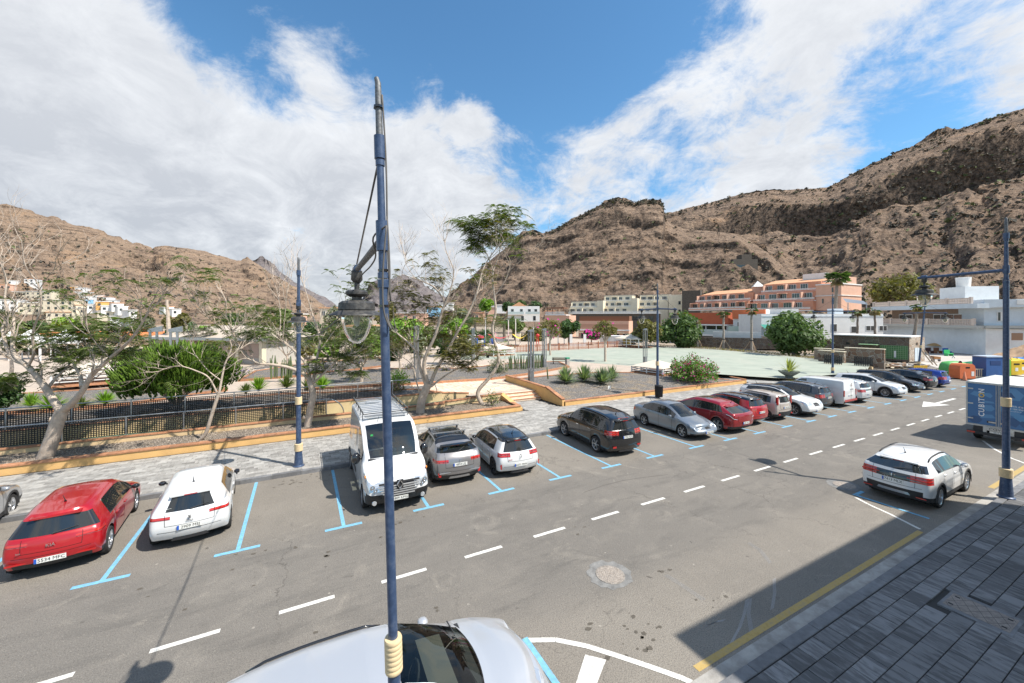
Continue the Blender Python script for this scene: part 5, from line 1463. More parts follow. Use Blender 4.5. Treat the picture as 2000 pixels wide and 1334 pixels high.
car('black hatchback facing the road right of the white crossovers', dict(L=4.3, W=1.8, top=sc_top(HB, 4.3, 1.48), paint=BLACKP, belt=[(0, .70), (1, .95), (3.4, 1.02), (4.3, 1.04)], wb=2.65, fo=.85, r=.33, fplate='3374 GTN', rim='multi', wsx=(1.05, 1.9), side=(1.3, 3.6), pillars=[(2.4, .08)], head=(.60, .76, .42), grille=(.5, .7, .4)), at_row(44.4, 13.1, 4.3), DN_ + R_(2), group='cars in the kerbside bays')
car('dark graphite coupe SUV with its tail to the road near the end of the row', dict(L=4.45, W=1.84, top=sc_top(CHR, 4.45, 1.52, 4.36, 1.555), paint=BLACKP, clad=True, belt=[(0, .78), (1, 1.02), (3.4, 1.10), (4.45, 1.14)], wb=2.68, fo=.9, r=.36, plate='5519 MBS', platez=.80, rim='five', rimm=M_RIMDK, wsx=(1.1, 2.0), side=(1.35, 3.7), pillars=[(2.5, .08)], tail=(.88, 1.0, .4),
 rtx=[.10, .03, 0, 0, .02, .05, .10, .18, .22, .62, .70, .74]), at_row(47.1, 13.1, 4.45), UP_ - R_(2), group='cars in the kerbside bays')
car('bright blue hatchback mostly hidden behind the dark coupe SUV, last in the row', dict(L=4.2, W=1.78, top=sc_top(HB, 4.2, 1.46), paint=BLUEP, plate='', tail=(.76, .95, .3)), at_row(49.7, 13.0, 4.2), UP_, group='cars in the kerbside bays')

# white high-roof van
MAS = [(0, 1.00), (.05, 1.08), (.2, 1.17), (.5, 1.30), (.78, 1.42), (.92, 1.50), (1.1, 1.72), (1.35, 2.00), (1.6, 2.22), (1.85, 2.36), (2.1, 2.42), (2.6, 2.47), (4.0, 2.48), (5.4, 2.47), (5.55, 2.45)]
def mas_extra(t, S, K):
 cx = K['cx']
 # bonnet-edge strip, grille bars, badge
 MB().box(-.02, .02, -.62, .62, -.025, .025).build('bonnet_strip', M_BPLAS, t).location = (cx(-.085), 0, .98)
 for i, z in enumerate((.62, .69, .76, .83, .90)):
  w = .46 + .05 * i
  o = MB().box(-.012, .014, -w, w, -.016, .016).build('grille_bar', mat('grille_silver', (.5, .5, .5), .4, metal=.5), t); o.location = (cx(-.122), 0, z)
 m = MB()
 for a, b in (((0, .13), (.085, 0)), ((.085, 0), (0, -.13)), ((0, -.13), (-.085, 0)), ((-.085, 0), (0, .13))):
  m.tube([(0, a[0], a[1]), (0, b[0], b[1])], .017, 6)
 m.build('diamond_badge', M_CHROME, t).location = (cx(-.155), 0, .93)
 MB().box(-.004, .004, -.10, .10, -.14, .14).build('badge_back', M_BPLAS, t).location = (cx(-.135), 0, .93)
 # tall headlamps climbing the wing
 for sgn in (1, -1):
  MB().lathe([(.05, -.03), (.045, .0), (.001, .02)], sides=12, axis='y', caps=False).build('indicator', M_AMBER, t, smooth=True).location = (cx(.30), sgn * .955, 1.16)
  for p, r in ((.80, .075), (.72, .06)):
   o = MB().lathe([(r, .0), (r * .8, -.02), (r * .3, .03), (.001, .035)], sides=14, axis='y', caps=False).build('lamp_reflector', M_CHROME, t, smooth=True)
   o.location = (cx(-.035 if p > .75 else -.06), sgn * p, .90 if p > .75 else .80); o.rotation_euler = (0, 0, R_(-90))
  o = MB().lathe([(.001, -.0), (.06, 0), (.07, .02), (.075, .03)], sides=14, axis='y', caps=False).build('fog_lamp', M_LAMPC, t); o.location = (cx(-.035), sgn * .74, .42); o.rotation_euler = (0, 0, R_(90) )
  patch(t, 'bumper_recess', [(cx(-.06), sgn * .52, .46), (cx(-.0), sgn * .88, .56), (cx(.0), sgn * .88, .64), (cx(-.07), sgn * .55, .62)][::(1 if sgn < 0 else -1)], M_UNDER)
 # big windscreen wipers and black scuttle
 for y0, y1 in ((.15, .78), (-.65, -.05)):
  MB().tube([(cx(.90), y0, 1.50), (cx(1.02), y1, 1.60)], .012, 5).build('wiper', M_BPLAS, t)
 MB().box(-.05, .05, -.80, .80, -.012, .012).build('scuttle', M_BPLAS, t).location = (cx(.88), 0, 1.48)
 MB().box(-.001, .001, -.04, .04, -.04, .04).build('inspection_sticker', mat('sticker_green', (.05, .45, .12), .5), t).location = (cx(1.42), -.62, 2.10)
 # roof rack
 for sgn in (1, -1):
  MB().tube([(cx(2.35), sgn * .78, 2.64), (cx(5.35), sgn * .78, 2.64)], .018, 6).build('rack_rail', M_BPLAS, t)
  MB().tube([(cx(2.35), sgn * .80, 2.72), (cx(5.35), sgn * .80, 2.72)], .014, 6).build('rack_rail', M_STEEL, t)
  for x in (2.4, 3.1, 3.8, 4.5, 5.3):
   MB().tube([(cx(x), sgn * .80, 2.44), (cx(x), sgn * .79, 2.72)], .014, 5).build('rack_foot', M_BPLAS, t)
 for x in np.linspace(2.4, 5.3, 11):
  MB().tube([(cx(x), -.78, 2.62), (cx(x), .78, 2.62)], .016, 6).build('rack_bar', M_STEEL if x > 2.5 else M_BPLAS, t)
 MB().box(-.09, .09, -.75, .75, -.01, .012).build('wind_deflector', mat('deflector_grey', (.22, .23, .24), .5, metal=.3), t).location = (cx(2.26), 0, 2.57)
 MB().box(-.18, .18, -.26, .26, 0, .05).build('roof_vent', W_PAINT, t).location = (cx(4.95), -.1, 2.52)
 MB().tube([(cx(1.98), -.35, 2.42), (cx(1.74), -.34, 2.66)], [.01, .004], 5).build('aerial', M_BPLAS, t)
 # side glazing and rubbing strip
 for (a, b) in ((2.62, 3.1),):
  for sgn in (1, -1):
   pts = [(cx(a), sgn * 1.0, 1.42), (cx(b), sgn * 1.0, 1.42), (cx(b), sgn * .965, 2.02), (cx(a), sgn * .965, 2.02)]
   patch(t, 'side_window', [(p[0], p[1] + sgn * .012, p[2]) for p in pts][::(-1 if sgn > 0 else 1)], mat('brown_glass', (.06, .035, .02), .08, coat=1))
 for sgn in (1, -1):
  MB().box(-1.55, 1.1, -.012, .016, -.07, .07).build('rubbing_strip', M_BPLAS, t).location = (cx(3.4), sgn * (K['hw'] - .002), .72)
car('white high-roof camper van with a roof rack facing the road left of the silver-grey crossover', dict(L=5.55, W=2.06, top=MAS, paint=W_PAINT, belt=[(0, 1.0), (.9, 1.38), (1.5, 1.42), (5.55, 1.46)], wb=3.68, fo=.85, r=.345, tw=.22, fplate='2809 KMG', fpz=.50, rim='van',
 rimm=mat('steel_rim', (.3, .3, .31), .5, metal=.4), wsx=(.92, 1.86), side=(1.15, 2.2), pillars=[(2.25, .05)], seams=[1.2, 2.28, 3.4], bumperz=.72, head=(.74, 1.20, .62), headw=.64, grille=(.56, .96, .62), tail=(.9, 1.3, .1), vanback=True, cap='van', roofw=.88, ant=False, handles=[2.15],
 rtx=[.04, .01, 0, 0, 0, 0, 0, 0, .01, .03, .05, .08], frx=[.12, .04, 0, -.01, 0, .02, .04, .08, .09, .10, .12, .16], mirs=1.45, mirh=2.0, mirm=M_GLOSSB, wsgl=m_glass('van_windscreen', (.62, .72, .68), 1.9, .28), extra=mas_extra, sill=.30, taper=.17, clad=False, seats=(1.95,)),
 at_row(2.72, 12.72, 5.55), DN_ - R_(.5), cat='van', group='vans', name='camper_van')

# white crossover by the near kerb
def taigo_extra(t, S, K):
 cx = K['cx']
 text('badge', 'VW', t, (cx(4.355), 0, .955), (R_(90), 0, R_(-90)), .09, M_CHROME, .004)
 logo_ring(t, K, 4.352, .955, .085)
 text('badge', 'TAIGO', t, (cx(4.35), 0, .60), (R_(90), 0, R_(-90)), .04, M_CHROME, .002, sx=2.0)
 for sgn in (1, -1):
  MB().box(-.01, .012, -.16, .16, -.012, .012).build('light_strip', M_REFL, t).location = (cx(4.325), sgn * .50, .96)
  MB().box(-.01, .012, -.06, .10, -.02, .02).build('light_strip', M_REFL, t).location = (cx(4.27), sgn * .72, .93)
  MB().box(-.01, .012, -.12, .12, -.014, .014).build('reflector', M_REFL, t).location = (cx(4.28), sgn * .66, .40)
TAI = [(0, .78), (.06, .87), (.25, .95), (.6, 1.0), (.95, 1.04), (1.05, 1.07), (1.35, 1.25), (1.7, 1.42), (2.0, 1.50), (2.4, 1.53), (2.9, 1.52), (3.4, 1.47), (3.8, 1.42), (4.27, 1.36)]
car('white coupe crossover with a full-width dark tail lamp bar parked by the near kerb', dict(L=4.27, W=1.80, top=TAI, paint=W_PAINT, clad=True, belt=[(0, .80), (1, 1.0), (3.3, 1.10), (4.27, 1.14)], wb=2.56, fo=.84, r=.345, plate='7413 MLX', platez=.78, rim='multi', wsx=(1.05, 1.9), side=(1.3, 3.55), pillars=[(2.25, .07), (3.1, .05)],
 tail=(.88, 1.02, .30), tailw=.68, lightbar=(.885, 1.01), bumperz=.52, rtx=[.10, .03, 0, 0, .0, .01, .05, .10, .12, .50, .56, .60], rails=3.5, extra=taigo_extra, blacktail=True, mirm=W_PAINT, antx=3.3), (19.35, 5.80, 0), RTY + R_(1.0), group='cars by the near kerb')
# silver crossover under the balcony
def suvx(t, S, K):
 cx = K['cx']
 for s in ():
  pts = [(cx(x), s * (1 - .12 * i), K['zt'](x) + .035) for i, x in enumerate((.25, .5, .8, 1.0))]
  MB().tube(pts, [.004, .03, .035, .01], 6).build('bonnet_crease', LSILV, t, smooth=True)
 for y0, y1 in ((.10, .70), (-.62, -.05)):
  MB().tube([(cx(1.10), y0, 1.13), (cx(1.20), y1, 1.21)], .011, 5).build('wiper', M_BPLAS, t)
 MB().box(-.06, .05, -.72, .72, -.012, .012).build('scuttle', M_BPLAS, t).location = (cx(1.07), 0, 1.095)
SV2 = [(0, .84), (.05, .92), (.25, .99), (.6, 1.05), (.95, 1.09), (1.08, 1.12), (1.4, 1.30), (1.75, 1.47), (2.1, 1.60), (2.5, 1.645), (3.2, 1.64), (3.8, 1.60), (4.45, 1.54)]
car('pale silver crossover close below the balcony, seen from above behind the lamp post', dict(L=4.45, W=1.84, top=SV2, paint=LSILV, clad=True, belt=[(0, .84), (1, 1.06), (3.5, 1.12), (4.45, 1.14)], wb=2.62, fo=.88, r=.345, plate='', rim='multi', wsx=(1.08, 2.15), side=(1.35, 3.9), pillars=[(2.35, .08), (3.2, .08)], tail=(.9, 1.05, .3), rtx=RT_SUV,
 wsgl=m_glass('near_windscreen', (.80, .88, .82), 1.4, .05), rails=3.9, railm=M_GLOSSB, extra=suvx, head=(.70, .86, .35), taper=.20), (1.02, 5.50, 0), RTY - R_(1.5), group='cars by the near kerb')
# ------------------------------------------------------------------ truck
CYL = lambda r, a, b, s=10: None
def truck():
 t = thing('box_truck', 'blue box truck with white lettering on its rear doors, parked at the right edge', 'truck', (29.3, 6.0, 0), group=None)
 B = mat('truck_blue', (.035, .14, .33), .35, coat=.5)
 B2 = mat('truck_blue_pale', (.08, .24, .46), .35, coat=.5); B3 = mat('truck_blue_deep', (.02, .085, .22), .35, coat=.5)
 Wt = mat('truck_white', (.72, .72, .70), .4, dirt=.4, dcol=(.45, .43, .4), dscale=2)
 AL = mat('aluminium', (.50, .50, .50), .4, metal=.8, var=.2, vscale=10)
 hw, z0, z1 = 1.03, .85, 2.92
 MB().box(0, 4.6, -hw, hw, z0, z1).build('cargo_box', Wt, t)
 # top edge trim and frame
 fr = MB()
 fr.box(-.03, .03, -hw - .02, -hw + .04, z0 - .04, z1 + .02).box(-.03, .03, hw - .04, hw + .02, z0 - .04, z1 + .02)
 fr.box(-.03, .03, -hw + .04, hw - .04, z1 - .05, z1 + .02).box(-.03, .03, -hw + .04, hw - .04, z0 - .04, z0 + .03)
 fr.box(.03, 4.6, hw, hw + .02, z1 - .06, z1 + .02).box(.03, 4.6, -hw - .02, -hw, z1 - .06, z1 + .02)
 fr.build('rear_frame', AL, t)
 rr = random.Random(4)
 for sg in (1, -1):
  y0, y1 = (.02, hw - .05) if sg > 0 else (-hw + .05, -.02)
  dz0, dz1 = z0 + .05, z1 - .07
  d = MB().box(-.045, -.02, y0, y1, dz0, dz1).build('rear_door', B, t)
  # printed facets on the door
  for i in range(7):
   cy, cz, s = rr.uniform(y0 + .15, y1 - .15), rr.uniform(dz0 + .2, dz1 - .2), rr.uniform(.15, .42)
   pts = []
   for k in range(rr.choice((4, 5, 7))):
    a = 6.283 * k / 6 + rr.uniform(-.3, .3); y = min(y1 - .02, max(y0 + .02, cy + s * math.cos(a))); z = min(dz1 - .02, max(dz0 + .02, cz + s * .8 * math.sin(a))); pts.append((-.0455 - .0004 * i, y, z))
   o = MB().add(pts, [tuple(reversed(range(len(pts))))]).build('printed_facet', rr.choice((B2, B3, B2)), d)
  for z in (dz0 + .25, (dz0 + dz1) / 2, dz1 - .25):
   y = y1 if sg > 0 else y0
   MB().box(-.06, -.046, min(y, y - sg * .18), max(y, y - sg * .18), z - .03, z + .03).build('hinge', AL, t)
  MB().tube([(-.07, sg * .06, dz0 - .05), (-.07, sg * .06, dz1 + .03)], .014, 6).build('locking_bar', AL, t)
  MB().box(-.075, -.05, min(sg * .06, sg * .30), max(sg * .06, sg * .30), dz0 + .14, dz0 + .20).build('handle', AL, t)
  MB().box(-.05, -.0475, min(sg * .04, sg * .36), max(sg * .04, sg * .36), dz0 + .12, dz0 + .22).build('handle_plate', M_BPLAS, t)
 # lettering: left door reads upwards
 wht = mat('decal_white', (.75, .76, .78), .5)
 zc = 1.28
 s = 'CUBITON'
 widths = {'C': .20, 'U': .20, 'B': .20, 'I': .09, 'T': .18, 'O': .21, 'N': .20}
 z = zc
 for ch in s:
  w_ = widths[ch]
  text('lettering', ch, t, (-.052, .52, z + w_ / 2), (R_(90), R_(-90), R_(-90)), .27, mat('decal_yellow2', (.75, .48, .06), .5) if ch == 'O' else wht, .002, bold=.006)
  z += w_ + .012
 text('lettering', '697 941 826', t, (-.052, -.50, 1.95), (R_(90), 0, R_(-90)), .10, wht, .001)
 text('lettering', '928 184 550', t, (-.052, -.50, 1.83), (R_(90), 0, R_(-90)), .10, wht, .001)
 text('lettering', 'www.cubiton.es', t, (-.052, -.50, 1.73), (R_(90), 0, R_(-90)), .06, wht, .001)
 # under-run, bumper, plate, lamps
 MB().box(-.12, .1, -1.0, 1.0, .42, .55).build('rear_bumper', M_BPLAS, t)
 for sg in (1, -1):
  MB().box(-.14, -.115, min(sg * .72, sg * .99), max(sg * .72, sg * .99), .44, .53).build('taillight', M_RED, t)
  MB().box(-.05, .04, sg * .42 - .06, sg * .42 + .06, .40, .82).build('bracket', AL, t)
 MB().box(-.02, .3, .48, .80, .55, .84).build('mud_flap', M_BPLAS, t)
 MB().box(-.02, .3, -.80, -.48, .55, .84).build('mud_flap', M_BPLAS, t)
 p = MB().box(-.075, -.06, -.34, .36, .66, .82).build('sign_plate', AL, t)
 text('lettering', 'COVEY', t, (-.08, 0, .74), (R_(90), 0, R_(-90)), .15, M_INK, .001, sx=1.2)
 p = MB().box(-.09, -.075, -.28, .26, .555, .645).build('number_plate', M_PLATE, t)
 text('plate_text', '2415 JBK', t, (-.0915, -.02, .60), (R_(90), 0, R_(-90)), .085, M_INK, .0005)
 # chassis, wheels, cab
 MB().box(.1, 5.9, -.45, .45, .5, .84).build('chassis', M_UNDER, t)
 tm, rim = wheel_parts(.38, .24, 'van', MATS['steel_rim'])
 for x in (1.1, 5.2):
  for sg in (1, -1):
   w = link('wheel', tm, t); w.location = (x, sg * .88, .38)
   if sg > 0: w.rotation_euler = (0, 0, math.pi)
   link('rim', rim, w)
 cb = MB().prism([(4.75, -.98), (6.4, -.98), (6.4, .98), (4.75, .98)], .5, 1.3)
 cb.add([(4.75, -.98, 1.3), (6.35, -.98, 1.3), (6.35, .98, 1.3), (4.75, .98, 1.3), (4.8, -.88, 2.2), (5.6, -.88, 2.2), (5.6, .88, 2.2), (4.8, .88, 2.2)], [(4, 5, 6, 7), (0, 1, 5, 4), (1, 2, 6, 5), (2, 3, 7, 6), (3, 0, 4, 7)])
 cb.build('cab', Wt, t)
 patch(t, 'windscreen', [(6.32, -.9, 1.36), (6.32, .9, 1.36), (5.68, .84, 2.14), (5.68, -.84, 2.14)], G_DARK)
 return t
truck()

# ------------------------------------------------------------------ street lamps
M_LBLUE = mat('lamp_blue', (.045, .078, .155), .45, metal=.15, coat=.25, var=.25, vscale=14, dirt=.55, dcol=(.14, .16, .19), dscale=14)
M_LDARK = mat('lamp_dark_iron', (.07, .068, .066), .55, metal=.5, var=.4, vscale=30, dirt=.5, dcol=(.26, .24, .21), dscale=12)
M_LARM = mat('weathered_arm', (.16, .165, .17), .6, metal=.5, var=.5, vscale=30)
M_CREAM = mat('cream_collar', (.72, .55, .32), .6, dirt=.4, dcol=(.35, .28, .2), dscale=10)
M_CABLE = mat('cable_grey', (.12, .11, .10), .7)
G_LAMP = m_glass('lamp_glass', (.86, .88, .82), 1.25, .12, (.5, .5, .45))
def SP(k, pr): return [(a * k, b * k) for a, b in pr]
def lantern(par, c, arm_z):
 """bell lantern hanging from the arm end c (local coords)"""
 x, y, z = c
 m = MB().lathe(SP(arm_z, [(.055, -.02), (.075, -.03), (.08, -.16), (.05, -.2)]), (x, y, z), 14); m.lathe(SP(arm_z, [(.035, -.2), (.035, -.32)]), (x, y, z), 12)
 m.build('lantern_neck', M_LDARK, par, smooth=True, angle=40)
 m = MB()
 m.lathe(SP(arm_z, [(.03, -.30), (.12, -.31), (.155, -.335), (.155, -.37), (.11, -.40), (.07, -.41), (.07, -.45), (.20, -.47), (.245, -.50), (.255, -.59), (.245, -.60), (.30, -.625), (.375, -.665), (.38, -.675), (.30, -.655), (.18, -.64)]), (x, y, z), 28, caps=False)
 m.build('lantern_hood', M_LDARK, par, smooth=True, angle=35)
 MB().lathe(SP(arm_z, [(.24, -.641), (.15, -.63), (.001, -.60)]), (x, y, z), 24, caps=False).build('reflector', mat('reflector_white', (.6, .6, .58), .3), par, smooth=True)
 prof = [(.20, -.645), (.215, -.68), (.215, -.75), (.20, -.84), (.155, -.95), (.11, -1.03), (.05, -1.075), (.001, -1.085)]
 MB().lathe(SP(arm_z, prof), (x, y, z), 26, caps=False).build('glass_bowl', G_LAMP, par, smooth=True)
 MB().lathe(SP(arm_z, [(.045, -.62), (.05, -.72), (.035, -.82), (.001, -.84)]), (x, y, z), 10, caps=False).build('bulb', mat('bulb_white', (.7, .7, .66), .3), par, smooth=True)
def lamp(label, base, armdirs, z0=FZ, H=(.77, 3.13, 7.55, 9.2), lean=(0, 0), armlen=1.5, rs=(.17, .105, .088, .075), bin_=False, group='blue street lamps with bell lanterns', cable=False, sc=1.0, solar=False):
 """H: heights of cone collar, second collar, arm joint and tip above the base"""
 t = thing('street_lamp', label, 'street lamp', (base[0], base[1], z0), group=group)
 H1, H2, H3, H4 = H
 def ax(z): return Vector((lean[0] * z / H4, lean[1] * z / H4, z))
 m = MB();
 m.tube([ax(0), ax(.03)], [rs[0] * 1.25, rs[0] * 1.25], 20); m.tube([ax(.03), ax(.06), ax(H1)], [rs[0] * 1.2, rs[0], rs[0] * .72], 20)
 m.build('cone_base', M_LBLUE, t, smooth=True, angle=40)
 m = MB(); m.tube([ax(H1), ax(H2)], [rs[1], rs[1] * .92], 18); m.build('lower_pole', M_LBLUE, t, smooth=True, angle=40)
 m = MB(); m.tube([ax(H2), ax(H3 - .38)], [rs[2], rs[2] * .95], 18); m.build('middle_pole', M_LBLUE, t, smooth=True, angle=40)
 m = MB(); m.tube([ax(H3 - .30), ax(H4 - .62)], [rs[3] * .9, rs[3] * .72], 16); m.build('upper_pole', M_LBLUE, t, smooth=True, angle=40)
 for z in (H1, H2):
  m = MB(); q = rs[0] * .95 if z == H1 else rs[1] * 1.3
  n = 7
  for i in range(n):
   zz = z - .13 + i * .042
   m.tube([ax(zz), ax(zz + .012), ax(zz + .03), ax(zz + .042)], [q * .93, q, q, q * .93], 20)
  m.build('ribbed_collar', M_CREAM, t, smooth=True, angle=50)
 m = MB()
 for zz, a, r_ in ((H3 - .42, .07, 1.22), (H3 - .34, .05, 1.12), (H3 - .10, .26, 1.25), (H4 - .72, .05, .95), (H4 - .66, .20, 1.15)):
  m = MB().tube([ax(zz), ax(zz + a)], rs[3] * r_, 18); m.build('joint_ring', M_LBLUE, t, smooth=True, angle=40)
 tip = ax(H4)
 m = MB().tube([ax(H4 - .48), ax(H4 - .06), tip + Vector((0, 0, .0)), tip + Vector((-.01, .015, .05))], [rs[3] * .72, rs[3] * .66, rs[3] * .62, rs[3] * .5], 14)
 m.build('pole_tip', M_LARM, t, smooth=True, angle=40)
 for sg in armdirs:
  a0 = ax(H3) ; e = a0 + Vector((0, sg * armlen, -.08))
  m = MB().tube([a0 + Vector((0, sg * .06, 0)), e], [rs[3] * .85, rs[3] * .75], 14); m.build('arm', M_LARM if cable else M_LBLUE, t, smooth=True, angle=40)
  h = a0 + Vector((0, sg * (armlen - .18), -.06))
  m = MB().tube([h + Vector((0, -.07, 0)), h + Vector((0, .07, 0))], rs[3] * 1.15, 14); m.build('arm_clamp', M_LBLUE, t, smooth=True, angle=40)
  MB().tube([ax(H4 - .62), h + Vector((0, 0, .06))], .0075 if not cable else .010, 5).build('stay_rod', M_GLOSSB, t)
  lantern(t, h, sc)
  if cable:
   # loose cabling down the mast and along the arm
   def cb(pts, r=.008):
    MB().tube(smooth_path([Vector(q) for q in pts], 5), r, 5).build('cable', M_CABLE, t, smooth=True)
   o = Vector((.036, -.02, 0))
   cb([ax(H4 - .1) + o * .8, ax(H4 - .7) + o * 1.25, ax(H4 - 1.4) + o * 1.1, ax(H4 - 1.9) + o * 1.4, ax(H3 + .2) + o * 1.1, ax(H3 - .3) + o * 1.4, ax(H3 - .62) + o * 1.2 + Vector((-.03, 0, 0)), ax(H3 - .78) + Vector((.04, -.07, 0)), ax(H3 - .62) + Vector((-.02, -.09, 0)), ax(H3 - .3) + Vector((-.02, -.1, 0)), ax(H3 + .1) + Vector((.02, -.1, 0))])
   cb([ax(H3 + .1) + Vector((.02, -.1, 0)), a0 + Vector((-.06, .1, .03)), a0 + Vector((.0, .35, -.09)), a0 + Vector((.02, .8, -.14)), h + Vector((.03, -.1, -.12)), h + Vector((.02, 0, -.32))])
   for zz in (H4 - .22, H4 - 1.95, H3 + .12, H3 - .28):
    MB().tube([ax(zz) , ax(zz + .02)], rs[3] * 1.08, 10).build('cable_tie', M_GLOSSB, t)
 return t
# heights measured from the pavement
lamp('large blue lamp post in the foreground with weathered arm and loose cables', (.78, 3.52), (1,), z0=PZ, H=(.77, 3.03, 6.66, 8.02), lean=(-.194, .10), armlen=2.0, rs=(.09, .058, .040, .041), cable=True, sc=.88)
lamp('blue double-arm lamp post on the pavement between the white hatchback and the camper van', (-.12, 18.13), (1, -1), H=(.74, 2.6, 6.5, 8.3), armlen=1.45, rs=(.165, .10, .085, .07))
lamp('blue double-arm lamp post with a litter bin at its foot behind the blue-grey saloon', (23.5, 21.3), (1, -1), H=(.74, 2.5, 6.6, 8.44), armlen=1.75, rs=(.16, .10, .085, .065))
lamp('blue double-arm lamp post behind the white crossovers, in front of the stone walls', (47.3, 20.5), (1, -1), H=(.74, 2.55, 6.6, 8.3), armlen=1.85, rs=(.16, .10, .085, .065))
lamp('leaning blue double-arm lamp post at the corner of the stone toilet building', (62.0, 18.6), (1, -1), H=(.74, 2.6, 6.5, 8.1), armlen=1.85, rs=(.16, .10, .085, .065), lean=(.9, -.35))
lamp('dark blue single-arm lamp post on the near pavement at the right, beside the truck', (20.71, 4.08), (1,), z0=PZ, H=(.80, 3.15, 7.55, 9.25), armlen=2.15, rs=(.17, .095, .076, .064))
# cable strung over the street
pts = []
a, b = Vector((.66, 5.55, 6.35)), Vector((-.6, 23.2, 7.0))
for i in range(25):
 s = i / 24; p = a.lerp(b, s); p.z -= 1.1 * math.sin(math.pi * s); pts.append(p)
c = MB().tube(pts, .011, 5)
c.tube([p + Vector((.03, 0, .05 + .04 * math.sin(i * 1.3))) for i, p in enumerate(pts)], .006, 4)
o = c.build('overhead_cable', M_CABLE); o['label'] = 'thin black cable strung over the street from the foreground lantern to the trees'; o['category'] = 'cable'
# litter bin on the third lamp
t = thing('litter_bin', 'black litter bin at the foot of the lamp post behind the saloon', 'litter bin', (23.25, 20.95, FZ))
MB().lathe([(.24, .12), (.27, .9), (.25, .92), (.22, .9)], sides=20, caps=False).build('body', M_BLACKM, t, smooth=True, angle=40)
m = MB()
for k in range(20):
 a = 6.283 * k / 20; m.tube([(.262 * math.cos(a), .262 * math.sin(a), .12), (.295 * math.cos(a), .295 * math.sin(a), .9)], .012, 4)
m.build('slats', M_BLACKM, t, kind='stuff')
MB().lathe([(.28, .88), (.30, .92), (.26, .96), (.001, .99)], sides=20).build('lid', M_BLACKM, t, smooth=True, angle=40)
MB().box(-.03, .03, -.03, .03, 0, .14).build('foot', M_BLACKM, t)

# tall slatted plaza light columns
def light_column(label, px, py, topy, z=PLZ, w=.36, gh=None):
 b = G(px, py, z); d = b.x * FW.x + b.y * FW.y
 h = (HORY - topy) * d / FPX + CAM_H - z
 t = thing('light_column', label, 'light column', (b.x, b.y, z), group='tall grey slatted light columns on the plaza')
 m_ = mat('column_steel', (.24, .245, .25), .45, metal=.6, var=.2, vscale=3)
 MB().box(-.6 * w, .6 * w, -.6 * w, .6 * w, 0, .08).build('base_plate', m_, t)
 MB().box(-w * .5, w * .5, -w * .5, w * .5, .08, h * .24).build('plinth', m_, t)
 for sx in (-1, 1):
  for sy in (-1, 1):
   MB().box(sx * w * .42 - .035, sx * w * .42 + .035, sy * w * .42 - .035, sy * w * .42 + .035, h * .24, h).build('upright', m_, t)
 MB().box(-.03, .03, -.03, .03, h * .24, h).build('core_tube', M_STEEL, t)
 MB().prism([(-w * .62, -w * .5), (w * .5, -w * .5), (w * .5, w * .5), (-w * .62, w * .5)], h, [h + .08, h + .2, h + .2, h + .08]).build('head', m_, t)
light_column('grey slatted light column in the gravel planter right of the pink steps', 1037, 747, 648, .9)
light_column('grey slatted light column behind the cactus row, second from the steps', 1063, 719, 645, PLZ)
light_column('thin grey slatted light column by the small bench left of the plaza', 924, 701, 643, PLZ)
light_column('grey slatted light column behind the sandbox canopy', 1260, 713, 645, PLZ, .34)
light_column('grey slatted light column standing among the trees left of the leaning tree', 813, 744, 640, PLZ + .1)

# ------------------------------------------------------------------ street furniture on the plaza
def canopy(label, px, py, z, half, hh, grp='low square shade canopies with white rails', base=True):
 b = G(px, py, z); t = thing('shade_canopy', label, 'canopy', (b.x, b.y, z), rz=R_(12), group=grp)
 ts = mat('canvas_sand', (.62, .54, .44), .8, var=.06, vscale=2)
 w = mat('white_rail', (.70, .70, .68), .6)
 n = 8; vs = []; m = MB()
 vs = [(0, 0, hh + half * .36)] + [(half * sx, half * sy, hh) for sx, sy in ((-1, -1), (1, -1), (1, 1), (-1, 1))]
 m.add(vs, [(0, 1, 2), (0, 2, 3), (0, 3, 4), (0, 4, 1)]); m.add([(x, y, zz - .02) for x, y, zz in vs], [(0, 2, 1), (0, 3, 2), (0, 4, 3), (0, 1, 4)])
 m.build('canvas_roof', ts, t)
 pm = MB().box(-.05, .05, -.05, .05, 0, hh - .02).mesh('post', w)
 k = half - .08
 for sx in (-1, 0, 1):
  for sy in (-1, 0, 1):
   if sx == 0 and sy == 0: continue
   link('post', pm, t).location = (k * sx, k * sy, 0)
 for zz in (hh * .35, hh * .68, hh * .95):
  for sx, sy in ((0, 1), (0, -1), (1, 0), (-1, 0)):
   (MB().box(-k, k, sy * k - .02, sy * k + .02, zz - .035, zz + .035) if sx == 0 else MB().box(sx * k - .02, sx * k + .02, -k, k, zz - .035, zz + .035)).build('rail', w, t)
 MB().box(-half, half, -half, half, -.1, .06).build('timber_base', M_TERRA, t)
canopy('sand coloured low canopy with white rails between the yuccas and the bougainvillea', 1281, 727, .72, 1.72, .62)
canopy('small cream canopy with white rails far left of the court, beside the leaning tree', 969, 693, PLZ, 2.0, .95)
canopy('small pale canopy with white rails in front of the white kiosk at the court fence', 1239, 677.5, PLZ, 2.6, 1.6)
canopy('cream canopy with a white rail fence behind the leftmost big tree', 178, 745, 1.0, 1.9, .85)
